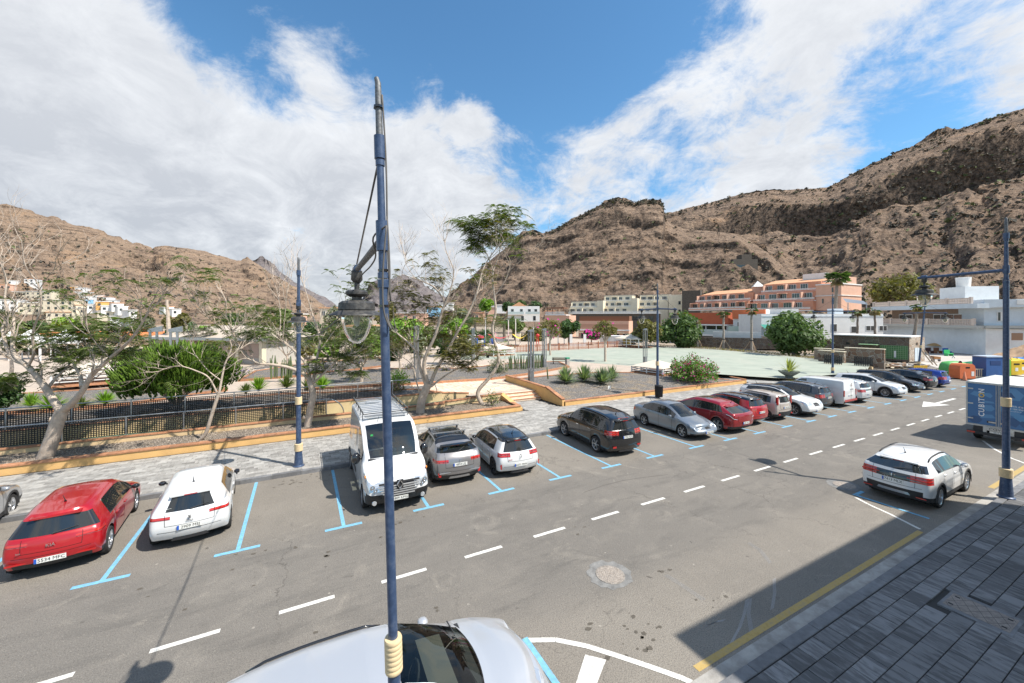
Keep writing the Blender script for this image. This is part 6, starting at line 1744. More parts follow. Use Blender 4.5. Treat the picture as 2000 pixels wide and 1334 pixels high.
def bench(label, px, py, z, rz=0, w=1.6):
 b = G(px, py, z); t = thing('park_bench', label, 'bench', (b.x, b.y, z), rz, group='benches on the plaza')
 wd = mat('bench_wood', (.14, .085, .05), .7, var=.3, vscale=8)
 for i in range(3): MB().box(-w / 2, w / 2, -.22 + i * .15, -.10 + i * .15, .42, .45).build('seat_slat', wd, t)
 for i in range(2): MB().box(-w / 2, w / 2, .26, .29, .55 + i * .16, .67 + i * .16).build('back_slat', wd, t)
 for x in (-w / 2 + .15, w / 2 - .15): MB().box(x - .03, x + .03, -.22, .28, 0, .42).box(x - .03, x + .03, .22, .26, .42, .85).build('leg', M_BLACKM, t)
bench('dark wooden bench on the plaza by the thin light column, behind the tree', 943, 700, PLZ, R_(20), 2.2)
bench('wooden bench at the bend of the terracotta kerb above the yuccas', 1093, 713, PLZ, R_(-30), 1.7)
bench('brown bench on the left of the plaza behind the columnar cactus', 617, 716, PLZ, R_(10), 1.8)
b = G(1108, 715, PLZ); t = thing('waste_post', 'short stone waste bin with a green top beside the plaza bench', 'litter bin', (b.x, b.y, PLZ))
MB().box(-.18, .18, -.18, .18, 0, .85).build('body', M_CONC, t); MB().box(-.22, .22, -.22, .22, .85, .97).build('lid', mat('bin_green', (.03, .30, .16), .5), t)
# little white notice in the gravel
b = G(1190, 763, .55); t = thing('notice_sign', 'small blank white notice stuck in the gravel below the yuccas', 'sign', (b.x, b.y, .52))
MB().box(-.012, .012, -.012, .012, -.04, .18).build('stake', M_STEEL, t); MB().box(-.14, .14, -.012, .0, .16, .40).build('board', M_PLATE, t)

# brown picket fence at the far side of the court
def picket(label, pts, h, m_, sp=.28, post=2.2):
 a = G(*pts[0], PLZ); t = thing('picket_fence', label, 'fence', (a.x, a.y, PLZ))
 pm = MB().box(-.05, .05, -.05, .05, 0, h + .1).mesh('post', m_); kk = MB(); i_ = 0
 for p, q in zip(pts, pts[1:]):
  a_ = G(*p, PLZ); b_ = G(*q, PLZ); d = b_ - a_; L = d.length; d.normalize()
  n = int(L / sp)
  for i in range(n):
   c = a_ + d * (i * sp) - a; kk.box(c.x - .045, c.x + .045, c.y - .02, c.y + .02, .05, h, 0, False)
  for i in range(int(L / post) + 1):
   link('post', pm, t).location = a_ + d * (i * post) - a
  for zz in (.25, h - .2): kk.tube([a_ - a + Vector((0, 0, zz)), b_ - a + Vector((0, 0, zz))], .035, 4)
 kk.build('pickets', m_, t, kind='stuff')
PK = mat('picket_brown', (.30, .115, .06), .8, var=.2, vscale=3)
picket('reddish brown picket fence along the far side of the green court', [(1005, 689), (1110, 683), (1232, 677)], 1.15, PK)
picket('reddish brown picket fence left of the court behind the playground canopy', [(905, 692), (1003, 687)], 1.15, PK)

# bowl planter with agave on the kerb corner
b = G(1541, 737, .48)
t = thing('bowl_planter', 'round concrete bowl planter with a spiky agave on the ochre kerb corner', 'planter', (b.x, b.y, .48))
MB().lathe([(.25, 0), (.32, .02), (.30, .12), (.62, .34), (.85, .52), (.87, .60), (.80, .60), (.70, .52), (.001, .50)], sides=26).build('bowl', mat('bowl_concrete', (.15, .17, .15), .9, var=.2, vscale=4), t, smooth=True, angle=40)
POT = (t, b)

# ------------------------------------------------------------------ recycling point
def G2(px, py, z=.1): return G(px, py, z)
def bin_thing(label, c, rz=0, name='recycling_container', group='recycling containers'):
 return thing(name, label, 'recycling bin', (c.x, c.y, c.z), rz, group=group)
YAW = math.atan2(-FW.x, FW.y)
def igloo(label, px, py, colr, nm):
 c = G2(px, py); t = bin_thing(label, c, YAW)
 m_ = mat(nm, colr, .5, var=.15, vscale=2)
 vs = []; m = MB(); prof = [(.82, 0), (.84, .1), (.80, .7), (.74, 1.25), (.62, 1.55), (.3, 1.68), (.001, 1.7)]
 for r_, z in prof:
  for k in range(16):
   a = 2 * math.pi * k / 16; e = 4
   ca, sa = math.cos(a), math.sin(a); s = (abs(ca) ** e + abs(sa) ** e) ** (-1 / e)
   vs.append((r_ * ca * s, r_ * .8 * sa * s, z))
 m.add(vs, [(i * 16 + k, i * 16 + (k + 1) % 16, i * 16 + 16 + (k + 1) % 16, i * 16 + 16 + k) for i in range(6) for k in range(16)])
 m.build('shell', m_, t, smooth=True, angle=50)
 MB().lathe([(.20, 0), (.17, .03), (.001, .03)], sides=16, axis='y', caps=False).build('opening', M_UNDER, t).location = (0, -.655, 1.25)
 CH(t)[-1].scale = (1.5, 1, .8)
 patch(t, 'label_plate', [(-.12, -.70, .35), (.06, -.70, .35), (.05, -.66, .98), (-.11, -.66, .98)], M_PLATE)
 MB().tube([(-.15, 0, 1.66), (0, 0, 1.9), (.15, 0, 1.66)], .03, 6).build('lifting_hook', M_STEEL, t)
igloo('bright green igloo recycling container, leftmost of the row behind the street end', 1862, 730, (.10, .38, .10), 'container_green')
igloo('dark green igloo container behind the orange one', 1905, 731, (.02, .20, .09), 'container_darkgreen')
c = G2(1879, 738); t = bin_thing('orange rounded used-oil container in front of the green igloos', c, YAW)
m = MB(); prf = [(-.75, 0), (-.78, .9), (-.70, 1.25), (-.5, 1.42), (.5, 1.42), (.70, 1.25), (.78, .9), (.75, 0)]
m.add([(x, -.5, z) for x, z in prf] + [(x, .5, z) for x, z in prf], [tuple(range(8)), tuple(reversed(range(8, 16)))] + [(i + 1, i, i + 8, i + 9) for i in range(7)])
m.build('shell', mat('container_orange', (.62, .15, .05), .5, var=.1, vscale=2), t); MB().box(.35, .62, -.515, -.50, .25, .7).build('label_plate', M_PLATE, t)
MB().box(-.2, .2, -.512, -.5, 1.0, 1.15).build('opening', M_UNDER, t)
c = G2(1934, 738); t = bin_thing('large dark blue clothes container with a pale top', c, YAW)
MB().box(-1.1, .85, -.6, .6, 0, 2.1).build('body', mat('container_blue', (.035, .10, .28), .5, var=.12, vscale=2), t)
MB().box(-1.15, .9, -.65, .65, 2.1, 2.2).build('roof', mat('pale_blue_top', (.45, .52, .62), .5), t); MB().box(-.7, .3, -.62, -.6, 1.35, 1.75).build('hatch', mat('container_blue_dk', (.02, .05, .16), .5), t)
MB().box(.86, .88, -.55, .55, .1, 2.0).build('side_panel', mat('side_paleblue', (.2, .38, .62), .5), t)
c = G2(1957, 735); t = bin_thing('slim lime green container between the blue box and the lamp post', c, YAW)
MB().box(-.3, .3, -.5, .5, 0, 1.75).build('body', mat('container_lime', (.22, .50, .06), .5), t); MB().box(-.12, .05, -.51, -.5, .4, 1.2).build('label_plate', M_PLATE, t); MB().tube([(-.1, 0, 1.75), (0, 0, 1.95), (.1, 0, 1.75)], .03, 6).build('lifting_hook', M_STEEL, t)
for k, (px, py, lab, colr, nm) in enumerate([(1974, 731, 'yellow packaging container nearest the lamp post', (.70, .45, .02), 'container_yellow'), (1986, 729, 'second yellow packaging container, further from the lamp post', (.70, .45, .02), 'container_yellow'), (1999, 727, 'blue paper container at the right edge of the view', (.02, .17, .50), 'container_paper')]):
 c = G2(px, py); t = bin_thing(lab, c, YAW)
 MB().prism([(-.55, -.5), (.55, -.5), (.55, .5), (-.55, .5)], 0, [1.45, 1.45, 1.6, 1.6]).build('body', mat(nm, colr, .5, var=.1, vscale=2), t)
 MB().box(-.3, .3, -.515, -.5, 1.05, 1.2).build('opening', M_UNDER, t); MB().box(-.15, .15, -.512, -.5, .4, .75).build('label_plate', M_PLATE, t); MB().tube([(-.1, 0, 1.52), (0, 0, 1.75), (.1, 0, 1.52)], .03, 6).build('lifting_hook', M_STEEL, t)
# barriers, cone
c = G2(1921, 739); t = thing('crowd_barrier', 'beige plastic crowd barrier in front of the blue clothes container', 'barrier', (c.x, c.y, .05), YAW)
m_ = mat('barrier_beige', (.55, .48, .36), .6)
MB().box(-1.05, 1.05, -.03, .03, .15, .23).build('rail', m_, t); MB().box(-1.05, 1.05, -.03, .03, .92, 1.0).build('rail', m_, t)
pm = MB().box(-.035, .035, -.02, .02, .2, .95).mesh('bar', m_)
for i in range(11): link('bar', pm, t).location = (-1.0 + i * .2, 0, 0)
for x in (-.8, .8): MB().box(x - .05, x + .05, -.25, .25, 0, .06).build('foot', m_, t)
c = G2(1884, 743, .02); t = thing('traffic_cone', 'dirty orange traffic cone in front of the orange container', 'traffic cone', (c.x, c.y, 0.0))
MB().box(-.22, .22, -.22, .22, 0, .05).build('base', M_BPLAS, t); MB().lathe([(.17, .05), (.04, .85), (.03, .86)], sides=14).build('cone', mat('cone_orange', (.6, .2, .1), .6), t, smooth=True, angle=50)
c = G2(1798, 733); t = thing('crowd_barrier', 'yellow plastic barrier at the foot of the leaning lamp post', 'barrier', (c.x, c.y, .1), YAW)
m_ = mat('barrier_yellow', (.75, .45, .03), .5)
for z in (.2, .9): MB().box(-.7, .7, -.03, .03, z, z + .1).build('rail', m_, t)
pm = MB().box(-.05, .05, -.02, .02, .25, .95).mesh('bar', m_)
for i in range(8): link('bar', pm, t).location = (-.62 + i * .177, 0, 0)
# ------------------------------------------------------------------ trees and plants
M_BARK = mat('pale_bark', (.50, .41, .33), .9, var=.25, vscale=5, bump=.6, bscale=22, dirt=.4, dcol=(.22, .17, .13), dscale=4)
M_BARK2 = mat('grey_bark', (.22, .18, .145), .95, var=.3, vscale=6, bump=.6, bscale=20)
M_STUB = mat('cut_wood', (.62, .45, .27), .9)
ORD = 'first second third fourth fifth sixth seventh eighth ninth tenth eleventh twelfth thirteenth fourteenth fifteenth sixteenth seventeenth eighteenth nineteenth twentieth'.split() + ['twenty-%s' % q for q in 'first second third fourth fifth sixth seventh eighth ninth'.split()] + ['thirtieth'] + ['thirty-%s' % q for q in 'first second third fourth fifth sixth seventh eighth ninth'.split()] + ['fortieth']
def m_leaf(name, c, var=.35):
 if name in MATS: return MATS[name]
 m = bpy.data.materials.new(name); m.use_nodes = True; t = NT(m.node_tree); t.n.clear()
 g = t.new('ShaderNodeNewGeometry')
 k = t.maprange(g.outputs['Random Per Island'], 0, 1, 1 - var, 1 + var)
 cc = t.new('ShaderNodeCombineColor'); [t.link(k, cc.inputs[i]) for i in range(3)]
 col = t.mix(1.0, (*c, 1), cc.outputs[0], 'MULTIPLY')
 df = t.new('ShaderNodeBsdfPrincipled'); t.link(col, df.inputs['Base Color']); df.inputs['Roughness'].default_value = .55; df.inputs['Specular IOR Level'].default_value = .35
 tl = t.new('ShaderNodeBsdfTranslucent'); t.link(t.mix(1.0, col, (1.3, 1.5, .5, 1), 'MULTIPLY'), tl.inputs[0])
 mx = t.new('ShaderNodeMixShader'); mx.inputs[0].default_value = .3; t.link(df.outputs[0], mx.inputs[1]); t.link(tl.outputs[0], mx.inputs[2])
 o = t.new('ShaderNodeOutputMaterial'); t.link(mx.outputs[0], o.inputs[0]); MATS[name] = m; return m
L_JAC = m_leaf('feather_leaf', (.13, .17, .05)); L_OLIVE = m_leaf('olive_leaf', (.17, .155, .05)); L_DARK = m_leaf('dark_leaf', (.055, .105, .03)); L_LIME = m_leaf('lime_leaf', (.20, .34, .04))
L_OAK = m_leaf('fig_leaf', (.10, .155, .05)); L_PALM = m_leaf('palm_leaf', (.09, .145, .045)); L_DRY = m_leaf('dry_frond', (.30, .23, .13)); L_YUC = m_leaf('yucca_leaf', (.24, .30, .19)); L_BOU = m_leaf('bougainvillea_leaf', (.10, .21, .025))
L_PINK = m_leaf('magenta_bract', (.62, .03, .33)); L_EUPH = m_leaf('euphorbia_green', (.15, .245, .035), .5); L_AGA = m_leaf('agave_leaf', (.36, .38, .12)); L_CACT = m_leaf('cactus_green', (.15, .19, .09)); L_PURP = m_leaf('lavender_flower', (.22, .15, .42)); L_TWIG = m_leaf('grey_green_leaf', (.17, .19, .12))
def frond(mb, p, dirv, L, rr, n=7, w=.06, droop=.5):
 """feather leaf: two rows of leaflets along a drooping rib, one joined strip per side"""
 d = dirv.normalized(); side = d.cross(Vector((0, 0, 1)))
 side = side.normalized() if side.length > .01 else Vector((1, 0, 0))
 prev = p
 vs = []; fs = []
 for i in range(n):
  s = (i + 1) / n
  q = p + d * (L * s) - Vector((0, 0, droop * L * s * s))
  ll = L * .30 * math.sin(math.pi * min(.95, s * .85 + .1))
  for sg in (1, -1):
   tip = q + side * (sg * ll) + d * ll * .35 - Vector((0, 0, ll * .25))
   b = len(vs); vs += [q, q + d * w * .9, tip]
   fs.append((b, b + 1, b + 2) if sg > 0 else (b, b + 2, b + 1))
 # rib links the leaflets
 for i in range(n - 1):
  fs.append((6 * i, 6 * i + 1, 6 * i + 6))
 mb.add(vs, fs)
def cluster(mb, p, rr, L=.4, k=7, n=7, up=.3, droop=.55, w=.06):
 for i in range(k):
  a = rr.uniform(0, 6.283); d = Vector((math.cos(a), math.sin(a), rr.uniform(up - .5, up + .5)))
  frond(mb, p, d, L * rr.uniform(.7, 1.2), rr, n, w, droop)
def twigs(mb, p, d, L, r, depth, rr, tips, spread=.75, bend=.25):
 """recursive bare branch"""
 n = 4; pts = [p]; dd = d.normalized();
 for i in range(n):
  dd = (dd + Vector((rr.uniform(-1, 1), rr.uniform(-1, 1), rr.uniform(-.6, 1))) * bend).normalized(); pts.append(pts[-1] + dd * (L / n))
 mb.tube(pts, [r * (1 - .55 * i / n) for i in range(n + 1)], 5 if r > .02 else 3, caps=False)
 if depth == 0: tips.append((pts[-1], dd)); return
 for k in range(rr.choice((2, 3, 3))):
  q = pts[rr.choice((2, 3, 4, 4))]; nd = (dd + Vector((rr.uniform(-1, 1), rr.uniform(-1, 1), rr.uniform(-.5, .9))) * spread).normalized()
  twigs(mb, q, nd, L * rr.uniform(.55, .8), r * .55, depth - 1, rr, tips, spread, bend)
def limb_tree(label, v0, limbs, crown, seed, group, leafm=L_JAC, stub=None, depth=2, leafL=.42, zbase=None, twigL=1.0, drift=1.0, bark=M_BARK, leafk=7):
 """limbs: list of (pixel polyline, start radius, end radius, depth drift in metres, twigs, leafy 0..1)
       crown: extra leafy blobs (px, py, radius px, number)"""
 rr = random.Random(seed)
 base = PV(*limbs[0][0][0], v0); d0 = base.x * FW.x + base.y * FW.y
 t = thing('tree', label, 'tree', (base.x, base.y, base.z), group=group)
 tr = MB(); tw = MB(); lf = MB(); alltips = []
 for pl_, r0, r1, dr, nt, leafy in limbs:
  nt = int(nt * 1.5)
  n = len(pl_); pts = []
  for i, (x, y) in enumerate(pl_):
   s = i / max(1, n - 1); pts.append(P(x, y, d0 + dr[0] + (dr[1] - dr[0]) * s) - base)
  pts = smooth_path(pts, 4); m = len(pts)
  tr.tube(pts, [r0 + (r1 - r0) * (i / (m - 1)) ** .8 for i in range(m)], 10 if r0 > .06 else 6)
  tips = []
  for k in range(nt):
   i = rr.randrange(m // 3, m); i = min(i, m - 1)
   dv = (pts[min(i + 1, m - 1)] - pts[max(i - 1, 0)]).normalized()
   if k == 0: i = m - 1
   nd = (dv + Vector((rr.uniform(-1, 1), rr.uniform(-1, 1), rr.uniform(-.4, .9))) * .8).normalized()
   twigs(tw, pts[i], nd, twigL * rr.uniform(.7, 1.4), max(.016, r1 * .9), depth, rr, tips)
  for p, dd in tips:
   if rr.random() < leafy * 1.1: cluster(lf, p, rr, leafL, leafk)
 for cxp, cyp, rad, num, dd in crown:
  c = P(cxp, cyp, d0 + dd) - base; R3 = rad * (d0 + dd) / FPX
  hub = c - Vector((0, 0, R3 * .8))
  for k in range(int(num * 1.25)):
   v = Vector((rr.gauss(0, .5), rr.gauss(0, .5), rr.gauss(0, .33))) * R3
   q = c + v; cluster(lf, q, rr, leafL, leafk)
   if rr.random() < .5: tw.tube([hub.lerp(q, .15), hub.lerp(q, .6) + Vector((0, 0, -.1)), q], [.012, .008, .004], 3, caps=False)
 tr.build('trunk', bark, t, smooth=True, angle=60)
 tw.build('branches', bark, t)
 if lf.v: lf.build('crown', leafm, t)
 if stub:
  for i, (px, py, r_, dv) in enumerate(stub):
   p = P(px, py, d0) - base; dv = Vector(dv).normalized()
   MB().tube([p, p + dv * .16], r_, 10).build('cut_stub', bark, t, smooth=True, angle=40)
   q = p + dv * .163; MB().tube([q, q + dv * .004], r_ * .93, 10).build('cut_face', M_STUB, t)
 return t
GT = 'bare pruned trees along the gravel planter'
limb_tree('big leaning tree with pruned stubs at the far left, forking low above the railings', 23.1, [
 ([(84, 905), (100, 862), (112, 825), (122, 800)], .26, .20, (0, 0), 0, 0),
 ([(122, 808), (100, 775), (78, 742), (50, 712), (28, 702), (12, 676), (4, 640)], .15, .05, (0, .5), 5, .1),
 ([(50, 712), (27, 690), (25, 655), (26, 625), (10, 590), (12, 545), (-4, 505)], .09, .02, (.2, 1.2), 8, .02),
 ([(55, 715), (66, 690), (64, 650), (80, 600), (74, 555), (50, 520), (42, 470)], .06, .012, (.2, -.6), 8, .0),
 ([(74, 570), (98, 535), (122, 515)], .02, .006, (-.4, -.8), 3, 0),
 ([(122, 802), (140, 788), (160, 765), (178, 735), (205, 708), (238, 680), (262, 655), (290, 610)], .14, .03, (0, -1.4), 9, .35),
 ([(160, 755), (156, 730), (146, 712), (170, 690), (205, 672)], .08, .02, (-.4, .8), 7, .4),
 ([(90, 762), (112, 735), (135, 712), (124, 690), (100, 668)], .07, .015, (.2, 1.8), 7, .5),
 ([(215, 700), (180, 660), (165, 625)], .03, .008, (-.8, -1.4), 5, .2)],
 [(95, 655, 38, 26, 1.0), (170, 650, 46, 34, .5), (230, 645, 34, 20, -.6), (40, 735, 26, 12, .3), (150, 690, 30, 18, 0), (120, 720, 30, 12, 1), (20, 670, 26, 12, 1.2), (250, 690, 24, 10, -.4), (0, 750, 24, 12, .5)], 11, GT,
 stub=[(108, 820, .10, (-.8, -.2, .15)), (142, 793, .085, (.8, -.4, .1))], leafL=.42)
limb_tree('slender curving young tree in front of the round euphorbia', 23.2, [
 ([(378, 866), (400, 850), (413, 812), (428, 765)], .085, .07, (0, 0), 0, 0),
 ([(428, 768), (434, 735), (440, 710), (452, 680), (448, 655), (462, 640)], .06, .012, (0, .4), 9, .12),
 ([(424, 768), (408, 738), (385, 725), (350, 715), (318, 722), (292, 738)], .045, .012, (0, -.9), 7, 0),
 ([(430, 742), (405, 722), (380, 690), (372, 668)], .03, .006, (0, .5), 4, .0),
 ([(445, 700), (470, 680), (500, 665)], .03, .008, (0, .6), 5, .2)], [], 12, GT, twigL=.7)
limb_tree('tree with two arching main limbs standing right of the first double-arm lamp post', 23.3, [
 ([(600, 838), (606, 800), (611, 770), (604, 742)], .19, .15, (0, 0), 0, 0),
 ([(604, 742), (590, 728), (560, 717), (530, 712), (498, 708), (470, 680), (455, 650), (443, 622), (442, 588)], .11, .02, (0, -1.5), 12, .15),
 ([(606, 742), (598, 712), (580, 690), (552, 665), (530, 648), (500, 642)], .09, .02, (0, 1.0), 10, .3),
 ([(612, 745), (618, 705), (625, 660), (612, 620), (602, 585), (590, 545)], .08, .012, (0, .6), 10, .04),
 ([(545, 660), (548, 620), (543, 575), (533, 545)], .045, .008, (.6, 1.2), 5, .0),
 ([(552, 662), (556, 620), (562, 560), (568, 520)], .035, .006, (.6, .2), 4, .0),
 ([(612, 748), (640, 722), (662, 700), (690, 690)], .06, .015, (0, -.6), 9, .5),
 ([(622, 690), (650, 650), (672, 622), (690, 600)], .04, .01, (.3, 1), 7, .4),
 ([(498, 708), (482, 700), (466, 704), (455, 712)], .04, .012, (-1.5, -1.9), 3, .1),
 ([(470, 680), (430, 640), (405, 618), (385, 590)], .035, .008, (-1.2, -1.8), 7, .15)],
 [(660, 700, 40, 30, 0), (690, 668, 34, 18, .6), (640, 650, 40, 22, 1.0), (560, 640, 42, 16, 1.4), (610, 720, 26, 10, -.3), (500, 640, 34, 12, -.6), (690, 730, 22, 10, -.4)], 13, GT, leafm=L_JAC, stub=[(598, 816, .10, (-.8, -.1, .3))], leafL=.45)
limb_tree('large multi-stemmed tree with dense lower foliage right of the foreground lamp post', 23.6, [
 ([(820, 815), (823, 785), (832, 760), (838, 748)], .26, .22, (0, 0), 0, 0),
 ([(832, 752), (822, 722), (816, 692), (796, 668), (775, 650), (762, 630)], .11, .03, (0, .4), 5, .2),
 ([(836, 752), (828, 715), (834, 690), (850, 655), (862, 612), (868, 590), (852, 565), (838, 555), (812, 545), (785, 536)], .13, .02, (0, -1.0), 10, .05),
 ([(863, 606), (878, 572), (886, 530), (872, 492), (868, 470)], .06, .012, (-.8, -1.2), 9, .0),
 ([(840, 752), (852, 722), (872, 690), (890, 655), (915, 612), (932, 570), (942, 530), (955, 505), (972, 482)], .12, .025, (0, 1.2), 8, .35),
 ([(868, 695), (885, 665), (898, 640)], .07, .05, (.3, 0), 0, 0),
 ([(842, 755), (868, 735), (890, 722), (912, 712), (928, 700)], .07, .015, (0, -.8), 7, .6),
 ([(820, 770), (812, 740), (806, 715), (790, 700), (775, 695)], .05, .01, (0, 1.2), 6, .5),
 ([(775, 650), (768, 610), (775, 585), (800, 560)], .04, .01, (.4, -.6), 7, .3),
 ([(812, 545), (795, 520), (792, 500)], .025, .006, (-1.0, -1.2), 6, .0),
 ([(905, 628), (925, 615), (935, 590)], .03, .01, (.6, .2), 4, .1)],
 [(890, 690, 34, 34, -.3), (850, 625, 42, 34, 1.4), (855, 545, 24, 16, .8), (800, 570, 22, 8, .4), (900, 655, 30, 22, 1.0), (915, 712, 20, 14, -.6), (780, 600, 30, 12, 1.0), (830, 590, 34, 16, 1.6), (940, 625, 18, 4, .8), (865, 655, 28, 20, 1.4)], 14, GT, leafm=L_OLIVE, stub=[(808, 755, .06, (-.6, -.3, .3)), (892, 662, .07, (.3, -.4, .9))], leafL=.45)
limb_tree('thin crooked tree with a green tuft high above the steps', 23.9, [
 ([(945, 795), (934, 775), (936, 760), (952, 742), (968, 720), (974, 700), (966, 668), (962, 640), (968, 610), (966, 580), (962, 550), (963, 525)], .15, .055, (0, .5), 0, 0),
 ([(963, 528), (955, 505), (946, 488), (940, 472)], .045, .012, (.5, .2), 8, .9),
 ([(963, 530), (974, 500), (978, 478), (990, 462)], .045, .012, (.5, .9), 9, .8),
 ([(966, 578), (982, 556), (992, 535), (996, 508), (984, 490)], .045, .014, (.5, .3), 7, .15),
 ([(994, 530), (1010, 515), (1028, 502), (1045, 490)], .02, .006, (.2, -.4), 5, .0),
 ([(974, 735), (985, 722), (982, 710)], .05, .02, (.2, 0), 2, .3)],
 [(930, 480, 19, 16, .3), (962, 468, 21, 18, .5), (992, 462, 12, 8, .9), (935, 545, 8, 4, .4)], 15, GT, leafm=L_JAC, leafL=.62)
def blob_tree(label, px, base_py, z, d=None, cr=(0, 0, 0), n=2500, lm=L_OAK, ls=.28, seed=1, trunk_r=.25, ccy=None, group=None, bark=M_BARK2, rad=None, lobes=14, cat='tree', name='tree', gap=.0, flower=None, hs=1.0):
 """tree with a clumped leafy crown: crown centre pixel row ccy, radius in pixels rad"""
 rr = random.Random(seed)
 b = P(px, base_py, d) if d else G(px, base_py, z)
 dd = b.x * FW.x + b.y * FW.y; t = thing(name, label, cat, tuple(b), group=group)
 c = P(px + cr[0], ccy, dd) - b; R3 = rad * dd / FPX; Rz = R3 * (cr[1] if cr[1] else .8)
 tr = MB(); tr.tube(smooth_path([Vector((0, 0, -.2)), Vector((rr.uniform(-.1, .1), 0, c.z * .4)), c * .75], 3), [trunk_r * 1.25] + [trunk_r] * 3 + [trunk_r * .8] * 3, 8)
 lf = MB(); cl = []
 for i in range(lobes):
  v = Vector((rr.gauss(0, 1), rr.gauss(0, 1), rr.gauss(0, 1))).normalized()
  q = c + Vector((v.x * R3 * .62, v.y * R3 * .62, v.z * Rz * .62)); cl.append((q, rr.uniform(.32, .5)))
  tr.tube([c * .55, c * .7 + (q - c) * .3, q], [trunk_r * .5, trunk_r * .3, .03], 5, caps=False)
 for i in range(n):
  q, s = rr.choice(cl)
  v = Vector((rr.gauss(0, 1), rr.gauss(0, 1), rr.gauss(0, 1))).normalized() * (s * rr.uniform(.55, 1.08))
  p = q + Vector((v.x * R3, v.y * R3, v.z * Rz))
  nrm = (v.normalized() + Vector((rr.gauss(0, .5), rr.gauss(0, .5), rr.gauss(0, .5) + .3))).normalized(); a = nrm.orthogonal().normalized()
  a = Matrix.Rotation(rr.uniform(0, 6.28), 3, nrm) @ a; bb = nrm.cross(a); s2 = ls * rr.uniform(.6, 1.25)
  lf.add([p - a * s2, p - bb * s2 * .5 + nrm * .04, p + a * s2, p + bb * s2 * .5 + nrm * .04], [(0, 1, 2), (0, 2, 3)])
 tr.build('trunk', bark, t, smooth=True, angle=60); lf.build('crown', lm, t)
 if flower:
  f = MB()
  for i in range(flower[1]):
   q, s = rr.choice(cl); v = Vector((rr.gauss(0, 1), rr.gauss(0, 1), rr.gauss(0, 1) + .2)).normalized() * s * 1.08
   p = q + Vector((v.x * R3, v.y * R3, v.z * Rz)); s2 = ls * .8
   f.add([p + Vector((-s2, 0, 0)), p + Vector((0, -s2 * .3, -s2 * .6)), p + Vector((s2, 0, 0)), p + Vector((0, 0, s2 * .7))], [(0, 1, 2), (0, 2, 3)])
  f.build('flowers', flower[0], t)
 return t
GB = 'trees around the court and playground'
blob_tree('round dense green fig tree at the right end of the court', 1552, 692, PLZ, cr=(2, .82), ccy=648, rad=56, n=5200, ls=.34, seed=21, trunk_r=.34, lobes=26, lm=L_OAK)
blob_tree('broad leafy tree with pale yellow-green crown behind the third lamp post, left one', 1262, 676, PLZ, d=72, cr=(0, .75), ccy=646, rad=30, n=1700, ls=.4, seed=22, trunk_r=.2, lm=L_OLIVE, lobes=16, group=GB)
blob_tree('dark leafy tree in front of the restaurant, right of the third lamp post', 1325, 675, PLZ, d=74, cr=(0, .8), ccy=643, rad=46, n=3600, ls=.4, seed=23, trunk_r=.3, lobes=24, lm=L_OAK, group=GB)
blob_tree('smaller leafy tree between the kiosk and the dark tree', 1237, 672, PLZ, d=80, cr=(0, .6), ccy=660, rad=18, n=700, ls=.4, seed=24, trunk_r=.15, lobes=10, lm=L_OAK, group=GB)
blob_tree('green tree left of the white goal-shaped frame', 1111, 678, PLZ, d=78, cr=(0, 1.0), ccy=640, rad=22, n=1300, ls=.4, seed=25, trunk_r=.18, lobes=12, lm=L_DARK, group=GB)
for i, (px, by, cy, rad, lab, fl) in enumerate([(1182, 706, 643, 24, 'slim street tree on the court edge between the goal frame and the kiosk', (L_PINK, 8)), (1075, 694, 642, 27, 'slim street tree on the court left of the goal frame, pinkish sprays in its crown', (L_PINK, 18))]):
 blob_tree(lab, px, by, PLZ, cr=(0, .75), ccy=cy, rad=rad, n=520, ls=.22, seed=30 + i, trunk_r=.15, lobes=16, lm=L_OLIVE, group='slim street trees on the court', bark=M_BARK, flower=fl)
blob_tree('pink-flowering shrub tree behind the fence by the kiosk', 1155, 672, PLZ, d=80, cr=(0, .6), ccy=655, rad=18, n=700, ls=.4, seed=33, trunk_r=.12, lobes=10, lm=L_DARK, group=GB, flower=(L_PINK, 160))
mg = [(425, 690, 34, 42, L_OLIVE), (655, 676, 38, 46, L_JAC), (705, 690, 33, 36, L_OLIVE), (560, 676, 44, 40, L_TWIG), (500, 668, 48, 38, L_JAC), (780, 680, 40, 34, L_OLIVE), (885, 676, 46, 28, L_DARK), (250, 655, 40, 34, L_JAC), (20, 660, 34, 42, L_OLIVE), (390, 640, 48, 30, L_TWIG)]
for i, (px, cy, d, rad, lm) in enumerate(mg):
 rr = random.Random(200 + i); b = P(px, HORY + (CAM_H - .7) * FPX / d, d); lim = []
 t = thing('tree', ['twiggy half-bare park tree right above the euphorbia top', 'twiggy tree left of the foreground trunk with feathery leaves', 'low leafy tree touching the foreground pole on its left', 'grey twiggy tree behind the first double-arm lamp post', 'feathery twiggy tree behind the arching tree', 'twiggy tree just right of the foreground pole', 'dark leafy tree behind the right stem of the big tree', 'feathery tree left above the euphorbia', 'olive twiggy tree behind the fork of the leaning tree', 'thin grey-green tree over the pavilion roof'][i], 'tree', tuple(b), group='twiggy trees in the park')
 tr = MB(); lf = MB(); H = (b - P(px, cy, d)).length; R3 = rad * d / FPX; tips = []
 tr.tube([(0, 0, -.2), (.1, 0, H * .3), (0, .1, H * .55)], [.16, .13, .10], 8)
 for k in range(7):
  a = 6.283 * k / 7 + rr.uniform(-.4, .4); dv = Vector((math.cos(a), math.sin(a), rr.uniform(.4, 1.3)))
  twigs(tr, Vector((0, .1, H * .5)), dv, R3 * .62, .06, 3, rr, tips, .7, .22)
 for p, dd in tips:
  if rr.random() < .62: cluster(lf, p, rr, .42 * d / 36, 5, 6, w=.09)
 tr.build('trunk', M_BARK, t); lf.build('crown', lm, t)
